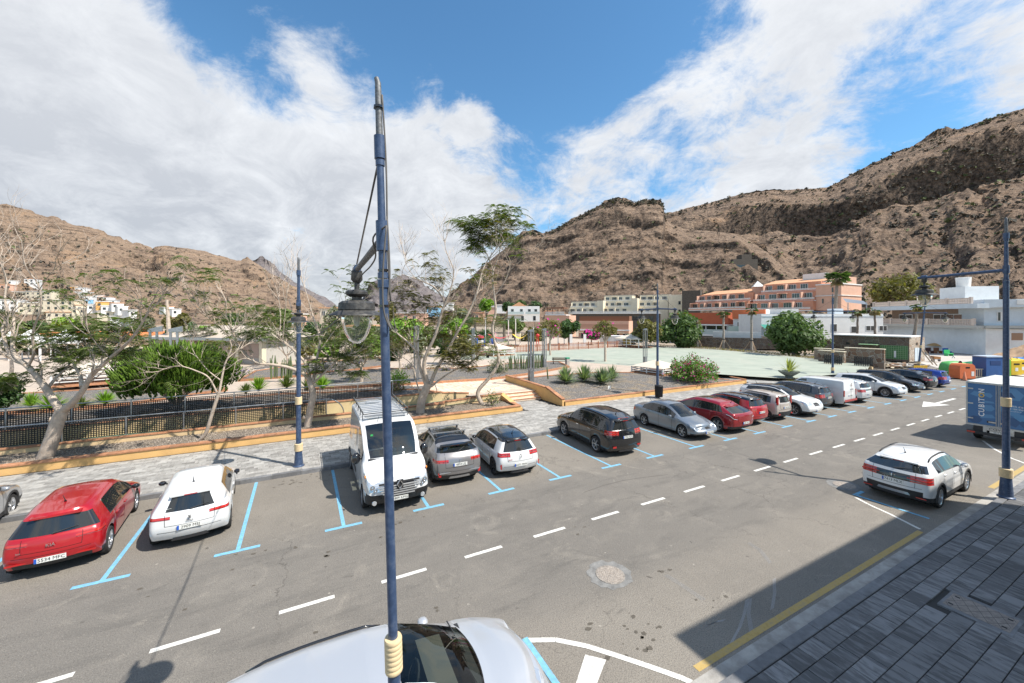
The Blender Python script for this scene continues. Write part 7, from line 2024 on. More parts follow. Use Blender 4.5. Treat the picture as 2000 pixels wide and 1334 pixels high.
# background belt of trees on the left half
bgt = [(790, 640, 60, 30), (745, 655, 62, 24), (700, 640, 58, 26), (660, 650, 55, 24), (885, 640, 80, 26), (930, 655, 85, 24), (830, 655, 66, 26), (1040, 650, 92, 20), (1005, 630, 95, 16), (620, 640, 60, 22), (575, 650, 58, 20), (520, 640, 62, 24), (480, 655, 60, 20), (420, 640, 66, 22), (390, 650, 60, 20), (345, 620, 55, 18), (10, 640, 60, 24), (130, 632, 70, 18), (290, 630, 70, 16), (900, 620, 110, 22), (760, 615, 100, 26), (545, 620, 90, 24), (460, 622, 90, 22), (660, 615, 95, 22), (950, 590, 120, 12), (590, 672, 52, 24), (640, 678, 50, 20), (720, 674, 52, 26), (760, 680, 50, 20), (870, 668, 56, 22), (910, 672, 58, 18), (520, 674, 54, 22), (460, 672, 52, 20), (805, 662, 62, 24), (410, 668, 52, 22), (355, 640, 62, 20), (60, 640, 62, 20)]
bgt.sort()
dsc = ['olive green bushy tree', 'dark green rounded tree', 'yellow-green airy tree', 'grey-green low tree']
for i, (px, cy, d, rad) in enumerate(bgt):
 where = 'at far left' if px < 200 else 'behind the euphorbia' if px < 470 else 'behind the first pavement lamp' if px < 690 else 'behind the foreground lantern' if px < 870 else 'by the playground palms'
 zb_ = CAM_H + (HORY - cy - rad * .8) * d / FPX
 blob_tree('%s %s, %s from left in park belt' % (dsc[i % 4], where, ORD[i]), px, HORY + (CAM_H - .65) * FPX / d, PLZ, d=d, cr=(0, .85), ccy=cy + 6, rad=rad * 1.25, n=1150, ls=.36 * d / 70, seed=40 + i, trunk_r=.14, lobes=11, lm=(L_OLIVE, L_DARK, L_LIME, L_TWIG)[i % 4] if i % 7 else L_JAC, group='trees in the park belt')

def palm(label, px, base_py, top_py, d=None, z=PLZ, n=34, fl=2.2, r=.22, dry=0, seed=1, group=None, up=.5, droop=.9, stakes=False, lm=L_PALM, fan=False, lean=0):
 rr = random.Random(seed)
 b = P(px, base_py, d) if d else G(px, base_py, z); dd = b.x * FW.x + b.y * FW.y
 t = thing('palm_tree', label, 'palm', tuple(b), group=group)
 top = P(px + lean, top_py, dd) - b
 pts = [top * (i / 8) + Vector((rr.uniform(-.04, .04), rr.uniform(-.04, .04), 0)) for i in range(9)]
 MB().tube(pts, [r * 1.2] + [r * (1 - .03 * i) for i in range(8)], 10).build('trunk', M_BARK2 if not stakes else mat('young_palm_trunk', (.36, .31, .26), .9, var=.3, vscale=4, bump=.5), t, smooth=True, angle=50)
 lf = MB(); dr = MB()
 for i in range(n + dry):
  a = rr.uniform(0, 6.283); isd = i >= n
  el = rr.uniform(-.5, 1.0) * up if not isd else rr.uniform(-1.6, -.7)
  dv = Vector((math.cos(a), math.sin(a), el)); L = fl * rr.uniform(.75, 1.1) * (.7 if isd else 1)
  m = dr if isd else lf
  if fan:
   c = top + dv.normalized() * L * .5; u_ = dv.normalized(); s_ = u_.cross(Vector((0, 0, 1))).normalized(); vs = [c]; k = 9
   for q in range(k):
    an = (q / (k - 1) - .5) * 2.6; w_ = (u_ * math.cos(an) + s_ * math.sin(an)); vs.append(c + w_ * L * .55 - Vector((0, 0, abs(math.sin(an)) * L * .14 + (.25 * L if isd else .12 * L))))
    vs.append(c + w_ * L * .3)
   m.add(vs, [(0, 2 * q + 2, 2 * q + 1) for q in range(k)] + [(0, 2 * q + 1, 2 * q + 4) for q in range(k - 1)])
   m.add([top, top + Vector((.02, 0, 0)), c], [(0, 1, 2)])
  else: frond(m, top, dv, L, rr, 12, .09, droop if not isd else .4)
 lf.build('crown', lm, t)
 if dry: dr.build('dry_fronds', L_DRY, t)
 if stakes:
  for k in range(3):
   a = 2.09 * k + .4 + seed
   MB().tube([Vector((1.3 * math.cos(a), 1.3 * math.sin(a), 0)), Vector((.12 * math.cos(a), .12 * math.sin(a), 1.95))], .04, 5).build('stake', mat('stake_wood', (.50, .36, .24), .85), t)
  MB().lathe([(.24, 1.85), (.24, 2.0)], sides=10, caps=False).build('tie_ring', M_BPLAS, t)
 return t
palm('tall fan palm with a green crown in front of the pink terraced flats', 1629, 655, 543, d=80, n=46, fl=2.3, r=.32, dry=14, seed=51, fan=True, up=.9, lean=6)
GS = 'young staked palms in front of the stone wall'
palm('staked young palm with few fronds, left of the three by the stone wall', 1362, 677, 626, d=72, n=6, fl=1.0, r=.17, dry=8, seed=52, stakes=True, group=GS, fan=True)
palm('staked young palm with green crown, middle of the three by the stone wall', 1413, 684, 612, d=70, n=14, fl=1.25, r=.2, dry=10, seed=53, stakes=True, group=GS, fan=True)
palm('staked young palm with brown drooping crown, right of the three by the stone wall', 1468, 687, 605, d=68, n=8, fl=1.3, r=.2, dry=24, seed=54, stakes=True, group=GS, fan=True)
GP = 'half-dead palms behind the stone building'
palm('palm with sparse green top, left behind the stone building', 1675, 656, 608, d=66, n=12, fl=1.3, r=.17, dry=14, seed=55, group=GP, fan=True)
palm('brown dead-headed palm between the two others behind the stone building', 1709, 656, 604, d=64, n=2, fl=1.5, r=.17, dry=26, seed=56, group=GP, fan=True)
palm('leaning palm with brown skirt in front of the grey-blue house', 1786, 656, 598, d=58, n=7, fl=1.2, r=.19, dry=22, seed=57, group=GP, fan=True, lean=6)
for i, (px, by, ty, d, fl) in enumerate([(900, 665, 628, 95, 4.0), (928, 662, 624, 98, 4.2), (985, 662, 632, 90, 4.0), (1003, 660, 628, 96, 4.2), (965, 650, 618, 120, 3.6), (502, 660, 600, 95, 3.4)]):
 palm(['date palm with arching fronds left of the leaning tree', 'date palm with arching fronds just right of the big tree', 'date palm behind the red and yellow shade sails', 'date palm behind the sails, right of the crooked tree', 'distant date palm between the park palms', 'palm behind the arching tree on the left'][i], px, by, ty, d=d, n=44, fl=fl, r=.35, seed=60 + i, group='date palms behind the playground', lm=L_PALM, up=.8, droop=.55)

# round euphorbia
def finger_bush(label, px, py0, py1, v, hw_px, n, lm, L=.5, r=.035, seed=2, name='shrub', sq=.8):
 rr = random.Random(seed); b = PV(px, py1, v); top = PV(px, py0, v); dd = b.x * FW.x + b.y * FW.y
 t = thing(name, label, 'shrub', tuple(b)); H = (top - b).length; R3 = hw_px * dd / FPX
 m = MB(); st = MB()
 for i in range(n):
  a = rr.uniform(0, 6.283); ph = math.acos(rr.uniform(-.75, 1)); k = rr.uniform(.60, 1.0)
  lump = 1 + .10 * math.sin(a * 5 + ph * 4) + .08 * math.sin(a * 11 - ph * 6)
  p = Vector((math.cos(a) * math.sin(ph) * R3 * k * lump, math.sin(a) * math.sin(ph) * R3 * sq * k * lump, H * .48 + math.cos(ph) * H * .45 * k * lump))
  d = (Vector((math.cos(a) * math.sin(ph) * .55, math.sin(a) * math.sin(ph) * .55, .9)) + Vector((rr.gauss(0, .16), rr.gauss(0, .16), 0))).normalized()
  l_ = L * rr.uniform(.5, 1.1); m.tube([p, p + d * l_ * .6, p + d * l_], [r, r * .95, r * .35], 4)
 for i in range(16):
  a = rr.uniform(0, 6.283); q = Vector((math.cos(a) * R3 * .6, math.sin(a) * R3 * .5, H * rr.uniform(.3, .7))); st.tube([Vector((0, 0, -.1)), q * .4 + Vector((0, 0, .1)), q], [.12, .08, .05], 6)
 st.build('stems', M_BARK, t); m.build('crown', lm, t)
 return t
finger_bush('big round bright green euphorbia behind the rear railing', 345, 668, 786, 27.9, 94, 7600, L_EUPH, L=.34, r=.036, seed=71)

# small plants
def spiky(label, px, py, z, R3, n, lm, group=None, name='yucca', cat='plant', width=.05, up=.5, seed=1, par=None):
 rr = random.Random(seed); b = G(px, py, z) if par is None else par; t = thing(name, label, cat, tuple(b), group=group); m = MB()
 for i in range(n):
  a = rr.uniform(0, 6.283); el = rr.uniform(.02, 1.45); d = Vector((math.cos(a) * math.cos(el), math.sin(a) * math.cos(el), math.sin(el) + .1))
  L = R3 * rr.uniform(.8, 1.08); s = d.cross(Vector((0, 0, 1))).normalized() * width; o = Vector((0, 0, .05))
  m.add([o - s * .5, o + s * .5, o + d * L * .5 + s, o + d * L * .5 - s + Vector((0, 0, .0)), o + d * L - Vector((0, 0, L * .06))], [(0, 1, 2, 3), (3, 2, 4)])
 MB().lathe([(.07, -.05), (.06, .12), (.001, .16)], sides=8).build('stem', M_BARK2, t)
 m.build('leaves', lm, t); return t
GY = 'yuccas in the gravel planter'
spiky('spiky yucca nearest the steps, leftmost of the yuccas in the gravel', 1105, 747, .72, 1.35, 230, L_YUC, GY, seed=1)
spiky('spiky yucca standing behind between its neighbours', 1141, 743, .74, 1.35, 230, L_YUC, GY, seed=2)
spiky('spiky green yucca in front at the right of the group', 1176, 748, .71, 1.35, 230, L_YUC, GY, seed=3)
spiky('smaller yucca peeking out behind the right one', 1194, 742, .74, 1.25, 150, L_YUC, GY, seed=4)
sp = spiky('', 0, 0, 0, 1.3, 46, L_AGA, width=.07, seed=5, name='agave', par=POT[1] + Vector((0, 0, .5)))
sp['label'] = 'yellow-green agave growing in the round bowl planter'
def columns(label, px, py, z, n, H, spread, seed, lm=L_CACT, name='cactus', group='columnar cacti on the plaza'):
 rr = random.Random(seed); b = G(px, py, z); t = thing(name, label, 'cactus', tuple(b), group=group)
 for i in range(n):
  x, y = rr.uniform(-spread, spread), rr.uniform(-.6, .6); h = H * rr.uniform(.5, 1)
  m = MB(); m.tube([Vector((x, y, 0)), Vector((x + rr.uniform(-.1, .1), y, h * .6)), Vector((x + rr.uniform(-.12, .12), y, h))], [.055, .06, .03], 6); m.build('column', lm, t)
columns('row of columnar cacti in the gravel left of the tall light column', 1022, 722, PLZ, 30, 1.75, 1.5, 1)
columns('thin columnar cacti right of the tall light column', 1052, 720, PLZ, 12, 2.0, .8, 2)
columns('pale clump of columnar cacti behind the arching tree', 556, 737, 1.0, 26, 1.9, 1.1, 3)
columns('single short cactus beside the light column in the planter', 1065, 739, .8, 1, 1.5, .05, 4)
def shrub(label, px, py, z, R3, n, lm, ls=.09, fl=None, seed=1, flat=.7, name='shrub', long=False):
 rr = random.Random(seed); b = G(px, py, z); t = thing(name, label, 'shrub', tuple(b)); m = MB(); f = MB(); st = MB()
 for i in range(n):
  v = Vector((rr.gauss(0, 1), rr.gauss(0, 1), abs(rr.gauss(0, 1)))).normalized() * rr.uniform(.35, 1.0)
  lump = 1 + .18 * math.sin(v.x * 7 + seed) * math.cos(v.y * 6)
  p = Vector((v.x * R3, v.y * R3, v.z * R3 * flat * 1.4)) * lump + Vector((0, 0, .1))
  nrm = Vector((rr.gauss(0, 1), rr.gauss(0, 1), rr.gauss(0, 1) + .6)).normalized(); a = nrm.orthogonal().normalized(); c = nrm.cross(a); s = ls * rr.uniform(.6, 1.3)
  tgt = f if (fl and rr.random() < fl[1]) else m
  tgt.add([p - a * s, p - c * s * .55, p + a * s, p + c * s * .55], [(0, 1, 2), (0, 2, 3)])
 for i in range(12):
  v = Vector((rr.uniform(-1, 1), rr.uniform(-1, 1), 1.0)) * R3 * .7; st.tube([Vector((0, 0, -.05)), v * .5, v], [.03, .02, .008], 4)
 if long:
  for i in range(70):
   a = rr.uniform(0, 6.283); d = Vector((math.cos(a), math.sin(a), rr.uniform(.5, 1.3))).normalized(); L = R3 * rr.uniform(1.1, 1.5)
   pts = [d * L * s - Vector((0, 0, .35 * L * s * s * (1 - d.z * .5))) for s in (0, .3, .6, .8, 1)]
   st.tube(pts, [.02, .015, .01, .008, .004], 3)
   for k in range(26):
    s = rr.uniform(.45, 1); q = pts[2].lerp(pts[4], (s - .45) / .55) + Vector((rr.gauss(0, .05), rr.gauss(0, .05), rr.gauss(0, .05))); s2 = ls * rr.uniform(.6, 1.1)
    (f if (fl and rr.random() < fl[1]) else m).add([q + Vector((-s2, 0, 0)), q + Vector((0, -s2 * .5, -s2 * .4)), q + Vector((s2, 0, s2 * .2)), q + Vector((0, 0, s2 * .6))], [(0, 1, 2), (0, 2, 3)])
 st.build('stems', M_BARK2, t); m.build('foliage', lm, t)
 if f.v: f.build('flowers', fl[0], t)
 return t
shrub('large bougainvillea bush with magenta flowers at the right end of the gravel planter', 1352, 742, .65, 2.0, 4600, L_BOU, .085, (L_PINK, .13), 1, .75, 'bougainvillea', long=True)
shrub('grey-green flowering shrub in the gravel bed right of the crooked tree', 972, 727, .8, 1.15, 1500, L_TWIG, .07, None, 2, .8)
shrub('yellow-green low shrub behind the rear railing right of the lamp post', 777, 752, 1.0, .95, 1200, L_LIME, .06, None, 3, .9)
shrub('pinkish low shrub below the yellow-green one behind the railing', 770, 765, 1.0, .8, 700, L_OLIVE, .06, (mat('pale_pink_flower', (.5, .28, .28), .7), .25), 4, .6)
for i, (px, py, R3) in enumerate([(470, 735, 1.0), (635, 722, .8), (700, 712, .9), (800, 722, .9), (820, 700, .8), (870, 726, .6)]):
 shrub(['lavender-like purple shrub by the gravel edge right of the euphorbia', 'small purple flowering shrub behind the arching tree', 'low purple shrub behind the foreground pole', 'purple-tinted shrub behind the big tree stems', 'grey shrub between the big tree stems', 'tiny purple shrub right of the big tree'][i], px, py, 1.0 if i < 2 else PLZ, R3, 500, L_TWIG, .06, (L_PURP, .25), 80 + i, .6)
for i, (px, py, R3, n) in enumerate([(100, 800, .95, 150), (60, 795, .8, 120), (205, 790, .8, 130), (160, 796, .6, 90), (505, 763, 1.0, 150), (560, 758, 1.0, 150), (630, 760, 1.0, 150), (600, 762, .8, 110), (480, 768, .7, 100)]):
 spiky(['strap-leaved clump behind the railing right of the leaning trunk', 'strap-leaved clump at the left end behind the rear railing', 'strap-leaved clump between the leaning tree and the euphorbia', 'small strap-leaved clump behind the first tree fork', 'wide strap-leaved clump right of the euphorbia', 'strap-leaved clump left of the first double-arm lamp post', 'bright strap-leaved clump right of the arching tree', 'strap-leaved clump directly behind the arching tree trunk', 'low strap-leaved clump touching the euphorbia'][i], px, py, 1.05, R3, n, L_LIME if i in (0, 1, 2, 4, 6) else L_JAC, 'strap-leaved clumps behind the rear railing', 'agapanthus', 'plant', .035, seed=90 + i)
# seedling at the crooked tree
shrub('leafy sucker growing at the foot of the crooked tree', 962, 790, .5, .55, 220, L_JAC, .06, None, 5, 1.2)
# dark tree mass entering at the far left
blob_tree('dark leafy shrub entering from the left edge behind the rear railing', -10, 800, 1.0, d=19.5, cr=(0, .8), ccy=765, rad=44, n=1500, ls=.12, seed=99, trunk_r=.08, lobes=16, lm=L_DARK, name='shrub', cat='shrub')
# grasses and fallen leaves around the court verge
rr = random.Random(77); m = MB()
for _ in range(2600):
 px = rr.uniform(1230, 1700); base = np.interp(px, [1230, 1300, 1400, 1500, 1610, 1700], [676, 677, 682, 691, 701, 709])
 p = G(px, base - rr.uniform(-1.0, 3.0), PLZ); a = rr.uniform(0, 6.28); h = rr.uniform(.05, .2)
 m.add([(p.x - .06 * math.cos(a), p.y - .06 * math.sin(a), PLZ + .01), (p.x + .06 * math.cos(a), p.y + .06 * math.sin(a), PLZ + .01), (p.x + rr.uniform(-.08, .08), p.y, PLZ + h)], [(0, 1, 2)])
m.build('dry_grass', m_leaf('dry_grass', (.30, .24, .09)), kind='stuff')
# ------------------------------------------------------------------ buildings
def wallmat(name, c, **k): return mat(name, c, .85, var=.06, vscale=1.2, bump=.1, bscale=14, dirt=k.get('dirt', .3), dcol=tuple(q * .7 for q in c), dscale=.5)
WHT = wallmat('white_render', (.74, .73, .71)); PNK = wallmat('salmon_render', (.60, .27, .17)); PNKL = wallmat('pale_salmon_render', (.66, .40, .29)); CRM = wallmat('cream_render', (.70, .62, .47)); REDW = wallmat('brick_red_render', (.45, .11, .05)); BLG = wallmat('pale_blue_grey_render', (.58, .64, .69))
GRYR = mat('grey_roof', (.30, .27, .25), .9, var=.15, vscale=2); ORR = mat('orange_tile', (.62, .33, .18), .85, var=.2, vscale=4); DKG = mat('window_and_shade_dark', (.03, .035, .04), .12, coat=.6); BRNW = mat('brown_tile_cladding', (.25, .17, .125), .8, var=.2, vscale=5)
GLS = mat('balustrade_glass', (.45, .52, .52), .15, coat=.5); DKW = mat('dark_stone', (.10, .085, .07), .95, var=.3, vscale=2)
ROCKW = m_rock_wall('rubble_stone', 1.9); ROCKW2 = m_rock_wall('rubble_stone_dark', 1.6, ((.07, .05, .04), (.14, .10, .075), (.10, .08, .07), (.18, .13, .09)), (.22, .2, .17))
class Fac:
 """a block whose front runs from A to B (ground points), going dep metres back"""
 def __init__(s, label, A, B, z0, z1, dep, m, cat='building', name='building', group=None, body=True, kind='wall'):
  s.A = Vector((A.x, A.y, 0)); s.B = Vector((B.x, B.y, 0)); s.d = (s.B - s.A); s.L = s.d.length; s.d.normalize()
  s.n = Vector((s.d.y, -s.d.x, 0))
  if s.n.dot(-s.A) < 0: s.n = -s.n
  s.t = thing(name, label, cat, (s.A.x, s.A.y, z0), math.atan2(s.d.y, s.d.x), group)
  # local frame: x along the front, y backwards when n points to the camera
  s.sg = -1 if Vector((-s.d.y, s.d.x, 0)).dot(s.n) > 0 else 1
  s.z0 = z0
  if body: s.box(0, s.L, 0, dep, 0, z1 - z0, m, kind)
  s.H = z1 - z0; s.dep = dep
 def box(s, x0, x1, y0, y1, z0, z1, m, nm, parent=None):
  """y measured backwards from the front plane"""
  a, b = (y0, y1) if s.sg > 0 else (-y1, -y0)
  return MB().box(x0, x1, a, b, z0, z1).build(nm, m, parent or s.t)
 def win(s, x, z, w, h, fm=None, dep=.05):
  f = s.box(x - .06, x + w + .06, -dep, .02, z - .06, z + h + .06, fm or WHT, 'window')
  s.box(x, x + w, -dep - .01, -dep + .005, z, z + h, DKG, 'pane', f)
  if w > 1.0: s.box(x + w / 2 - .04, x + w / 2 + .04, -dep - .02, -dep, z, z + h, fm or WHT, 'mullion', f)
 def rail(s, x0, x1, z, h, m, y=-1.2, bal=False, nm='balustrade'):
  if not bal: s.box(x0, x1, y - .05, y + .05, z, z + h, m, nm); return
  mb = MB(); n = int((x1 - x0) / .28); a = y if s.sg > 0 else -y
  for i in range(n): mb.box(x0 + i * (x1 - x0) / n + .03, x0 + i * (x1 - x0) / n + .17, a - .05, a + .05, z + .08, z + h - .08, 0, False)
  mb.box(x0, x1, a - .08, a + .08, z + h - .1, z + h).box(x0, x1, a - .08, a + .08, z, z + .1).box(x0, x1, a - .05, a + .05, z + h * .48, z + h * .56)
  mb.build(nm, m, s.t, kind='stuff')
def zof(py, d): return CAM_H + (HORY - py) * d / FPX
rb = random.Random(9)
# pink terraced flats
def terrace(label, pxL, dL, pxR, dR, z0, floors, wall, wl2, slab, offs, fh=3.0, bay=4.2, dep=9, roof=True, rm=None, red=None):
 A, B = P(pxL, 600, dL), P(pxR, 600, dR)
 f = Fac(label, A, B, z0, z0 + .2, dep + 4, wall)
 for k in range(floors):
  y = k * offs; z = k * fh; x0 = k * (1.2 if roof else .3)
  f.box(x0, f.L, y, dep + 4, z, z + fh, wall, 'storey')
  f.box(x0 - .3, f.L + .1, y - 1.5, y + .1, z - .15, z + .12, slab, 'balcony_slab')
  f.box(x0 - .3, f.L + .1, y - 1.52, y - 1.40, z + .12, z + .42, wall, 'parapet')
  f.rail(x0 - .3, f.L, z + .42, .5, slab, y - 1.45, True)
  x = x0 + .5; i = 0
  while x < f.L - 2.6:
   w = bay * rb.uniform(.42, .55)
   f_ = f.box(x, x + w, y - .06, y + .01, z + .25, z + 2.35, slab, 'window'); a = y
   for q in range(3): f.box(x + .08 + q * (w - .1) / 3, x + (q + 1) * (w - .1) / 3, y - .08, y - .055, z + .3, z + 2.28, DKG, 'pane', f_)
   if i % 2 == 0: f.box(x - .35, x - .12, y - 1.4, y, z + .1, z + 2.6, wl2, 'divider')
   if (i + k) % 3 == 0: f.box(x - .1, x + w + .4, y - 1.3, y, z + 2.35, z + 2.5, CRM if not roof else wl2, 'awning')
   x += bay * .78; i += 1
 if roof:
  f.box(2.0, f.L, floors * offs - 1.4, floors * offs + 6, floors * fh - .25, floors * fh, slab, 'roof_slab')
  a = floors * offs - 1.5
  mb = MB(); y0, y1 = (a, a + 7);
  if f.sg < 0: y0, y1 = -y0, -y1
  z = floors * fh
  mb.add([(1.5, y0, z), (f.L + .3, y0, z), (f.L + .3, y1, z + 1.6), (1.5, y1, z + 1.6), (1.5, y0, z + .12), (f.L + .3, y0, z + .12), (f.L + .3, y1, z + 1.75), (1.5, y1, z + 1.75)], [(4, 5, 6, 7), (0, 1, 5, 4), (1, 2, 6, 5), (3, 0, 4, 7), (0, 3, 2, 1)])
  mb.build('tiled_roof', rm or ORR, f.t)
 else: f.box(-.2, f.L + .2, floors * offs - 1.2, floors * offs + 5, floors * fh, floors * fh + .35, rm or GRYR, 'roof_slab')
 return f
f = terrace('salmon pink terraced flats, right wing with the highest roof beside the tall palm', 1463, 128, 1588, 112, zof(607, 120), 3, PNK, PNKL, WHT, 2.2, fh=2.8)
f.box(f.L, f.L + 6, 1.5, 13, 0, 7.0, PNKL, 'gable_wall'); f.box(f.L, f.L + 6.2, 1.2, 13, 3.9, 4.1, WHT, 'string_course'); f.box(f.L, f.L + 6.2, 1.2, 13, 7.0, 7.3, WHT, 'string_course')
f.box(f.L + 3.9, f.L + 5.2, 1.3, 1.6, 1.6, 3.4, DKG, 'arched_window'); f.box(f.L + 1.6, f.L + 1.9, 1.3, 1.6, 1.9, 3.2, DKG, 'window'); f.box(f.L + 3.9, f.L + 4.2, 1.3, 1.6, 4.9, 6.2, DKG, 'window')
f.box(f.L + 3, f.L + 6, 4, 10, 7.3, 9.2, PNKL, 'roof_room'); f.box(f.L - 7, f.L - 1, 9, 11, 9.4, 11.2, WHT, 'chimney_block')
f = terrace('salmon pink terraced flats, lower left wing with a little turret', 1352, 152, 1462, 130, zof(605, 140), 2, PNK, PNKL, WHT, 2.2, fh=2.8)
c = P(1482, 600, 133); t_ = Fac('small salmon turret with a pyramid roof between the two wings of pink flats', P(1473, 600, 131), P(1491, 600, 130), zof(605, 135), zof(560, 131), 4, PNKL, name='turret', cat='tower')
w_ = t_.L; a = 4 * t_.sg; MB().add([(-.3, -.3 * t_.sg, t_.H), (w_ + .3, -.3 * t_.sg, t_.H), (w_ + .3, a + .3 * t_.sg, t_.H), (-.3, a + .3 * t_.sg, t_.H), (w_ / 2, a / 2, t_.H + 2)], [(0, 1, 4), (1, 2, 4), (2, 3, 4), (3, 0, 4)]).build('pyramid_roof', WHT, t_.t)
t_.box(.8, w_ - .8, -.03, .02, t_.H - 4.4, t_.H - 2.8, DKG, 'window')
# cream terraced flats
for i, (a, b, zt_, lab) in enumerate([(1113, 1166, 587, 'cream terraced flats, left block of the three on the hillside'), (1175, 1232, 583, 'cream terraced flats, middle block of the three on the hillside'), (1245, 1306, 580, 'cream terraced flats, right block next to the cream tower')]):
 z0 = zof(612, 205); f = terrace(lab, a, 214 - i * 5, b, 207 - i * 5, z0, 2 if i == 0 else 3, CRM, CRM, WHT, 2.0, fh=3.1, bay=4.4, dep=8, roof=False)
 f.box(f.L, f.L + 3.2, 0, 14, 0, f.dep * 0 + (zof(zt_, 205) - z0), CRM, 'gable_wall')
f = Fac('tall cream tower block with stepped balconies beside the dark rock', P(1306, 600, 190), P(1334, 600, 188), zof(640, 190), zof(576, 190), 8, CRM, name='tower', cat='tower')
f.box(-4, -.2, 1, 8, 0, 13, CRM, 'wing')
for z in (3, 7, 11): f.box(f.L - 2, f.L - 1, -.03, .02, z, z + 1.6, DKG, 'window')
f = Fac('dark rock-faced retaining wall beside the cream tower', P(1332, 600, 180), P(1368, 600, 176), zof(640, 180), zof(568, 180), 5, DKW, cat='wall', name='rock_wall')
f = Fac('white balustraded terrace over a dark stone base below the cream flats', P(1118, 600, 190), P(1290, 600, 176), zof(660, 185), zof(613, 185), 10, DKW, cat='terrace', name='terrace')
f.box(-.5, f.L + .3, -.4, 10, f.H, f.H + .3, WHT, 'slab'); f.rail(0, f.L, f.H + .3, 1.0, WHT, -.2, True)
for i in range(7): f.box(14 + i * 3.4, 16 + i * 3.4, -.05, .02, f.H - 3, f.H - 1.2, DKG, 'window')
# row of brown/pink low flats
f = Fac('low salmon and cream flats with awnings in front of the cream terraces', P(1130, 640, 118), P(1228, 640, 112), zof(667, 115), zof(627, 115), 8, PNKL)
f.box(-.3, f.L + .3, -.5, .1, 3.1, 3.5, WHT, 'slab'); f.box(-.2, f.L * .55, -.12, .0, 3.5, 5.0, mat('dull_pink', (.48, .26, .18), .85), 'parapet'); f.box(f.L * .6, f.L, -.12, .0, 3.5, 5.0, MATS['dull_pink'], 'parapet')
for i in range(6): f.win(.8 + i * f.L / 6, .6, 1.4, 1.7)
for i in range(3): f.box(.3 + i * f.L / 3.1, f.L / 3.6 + i * f.L / 3.1, -1.4, 0, 2.5, 2.6, CRM, 'awning')
f.box(0, f.L, 1.0, 6, f.H, f.H + 1.4, mat('pergola_brown', (.20, .09, .05), .8), 'pergola')
f = Fac('salmon corner house with a brown roof terrace left of the low flats', P(1066, 640, 125), P(1112, 640, 122), zof(668, 120), zof(616, 122), 8, PNKL)
f.box(-.2, f.L - 1, -.4, 5, f.H, f.H + .25, WHT, 'slab'); f.box(0, f.L * .75, .5, 5, f.H + 2.2, f.H + 2.5, MATS['pergola_brown'], 'pergola_roof');
for x in np.linspace(.2, f.L * .72, 4): f.box(x, x + .2, .5, .7, f.H + .25, f.H + 2.2, MATS['pergola_brown'], 'post')
f.win(1.5, 2.2, 2.6, 1.8); f.rail(0, f.L * .8, f.H + .25, .9, WHT, -.3, True)
# white house left with balconies, and small houses
f = Fac('white two-storey villa with glass balconies and a terracotta gable', P(992, 620, 150), P(1054, 620, 150), zof(628, 150), zof(598, 150), 8, WHT)
f.box(0, f.L * .5, -1.3, 0, 2.6, 2.8, WHT, 'balcony_slab'); f.box(0, f.L * .5, -1.3, -1.2, 2.8, 3.7, GLS, 'balcony_glass'); f.box(f.L * .55, f.L, -1.3, -1.2, 2.8, 3.7, GLS, 'balcony_glass')
for x, z in ((1.2, 3.0), (4.6, 3.0), (7.6, 3.0), (10, 3.0), (1.4, .4), (5, .4), (9.5, .4)): f.win(x, z, 1.0, 1.7)
MB().add([(1.5, 0, f.H), (7, 0, f.H), (4.2, 0, f.H + 1.6), (1.5, 7 * f.sg, f.H), (7, 7 * f.sg, f.H), (4.2, 7 * f.sg, f.H + 1.6)], [(0, 1, 2), (1, 4, 5, 2), (0, 2, 5, 3), (3, 5, 4)]).build('gable_roof', ORR, f.t)
for i, (px, py, w, h, d, m_, lab) in enumerate([(957, 622, 22, 22, 160, PNKL, 'small pale pink house left of the white villa'), (935, 625, 18, 14, 170, PNKL, 'pink wall of a small house behind the palms'), (975, 606, 26, 10, 190, WHT, 'long low white house on the slope above the palms'), (1075, 622, 18, 14, 170, PNKL, 'small salmon house right of the villa'), (870, 600, 28, 8, 240, WHT, 'small whitish house high behind the trees'), (845, 612, 22, 12, 170, wallmat('sky_blue_render', (.25, .50, .72)), 'blue painted house seen through the big tree'), (560, 628, 40, 14, 120, PNKL, 'pinkish tiled house behind the arching tree'), (640, 622, 30, 20, 130, CRM, 'cream house with orange roof left of the foreground lantern'), (800, 630, 60, 18, 150, PNKL, 'long pinkish building seen between the tree stems'), (700, 652, 60, 14, 85, WHT, 'low white building below the foreground lantern'), (590, 655, 46, 12, 90, CRM, 'low cream building behind the arching tree')]):
 z1 = zof(py - h, d); f = Fac(lab, P(px - w / 2, py, d), P(px + w / 2, py, d), min(.3, zof(py, d)) if d < 140 else zof(py + 6, d), z1, 6, m_, name='house')
 f.box(-.3, f.L + .3, -.3, 6.3, f.H, f.H + .3, ORR if i % 2 else WHT, 'roof')
 for k in range(max(1, int(f.L / 3.2))): f.win(.6 + k * 3.2, f.H - 2.3, 1.1, 1.3)
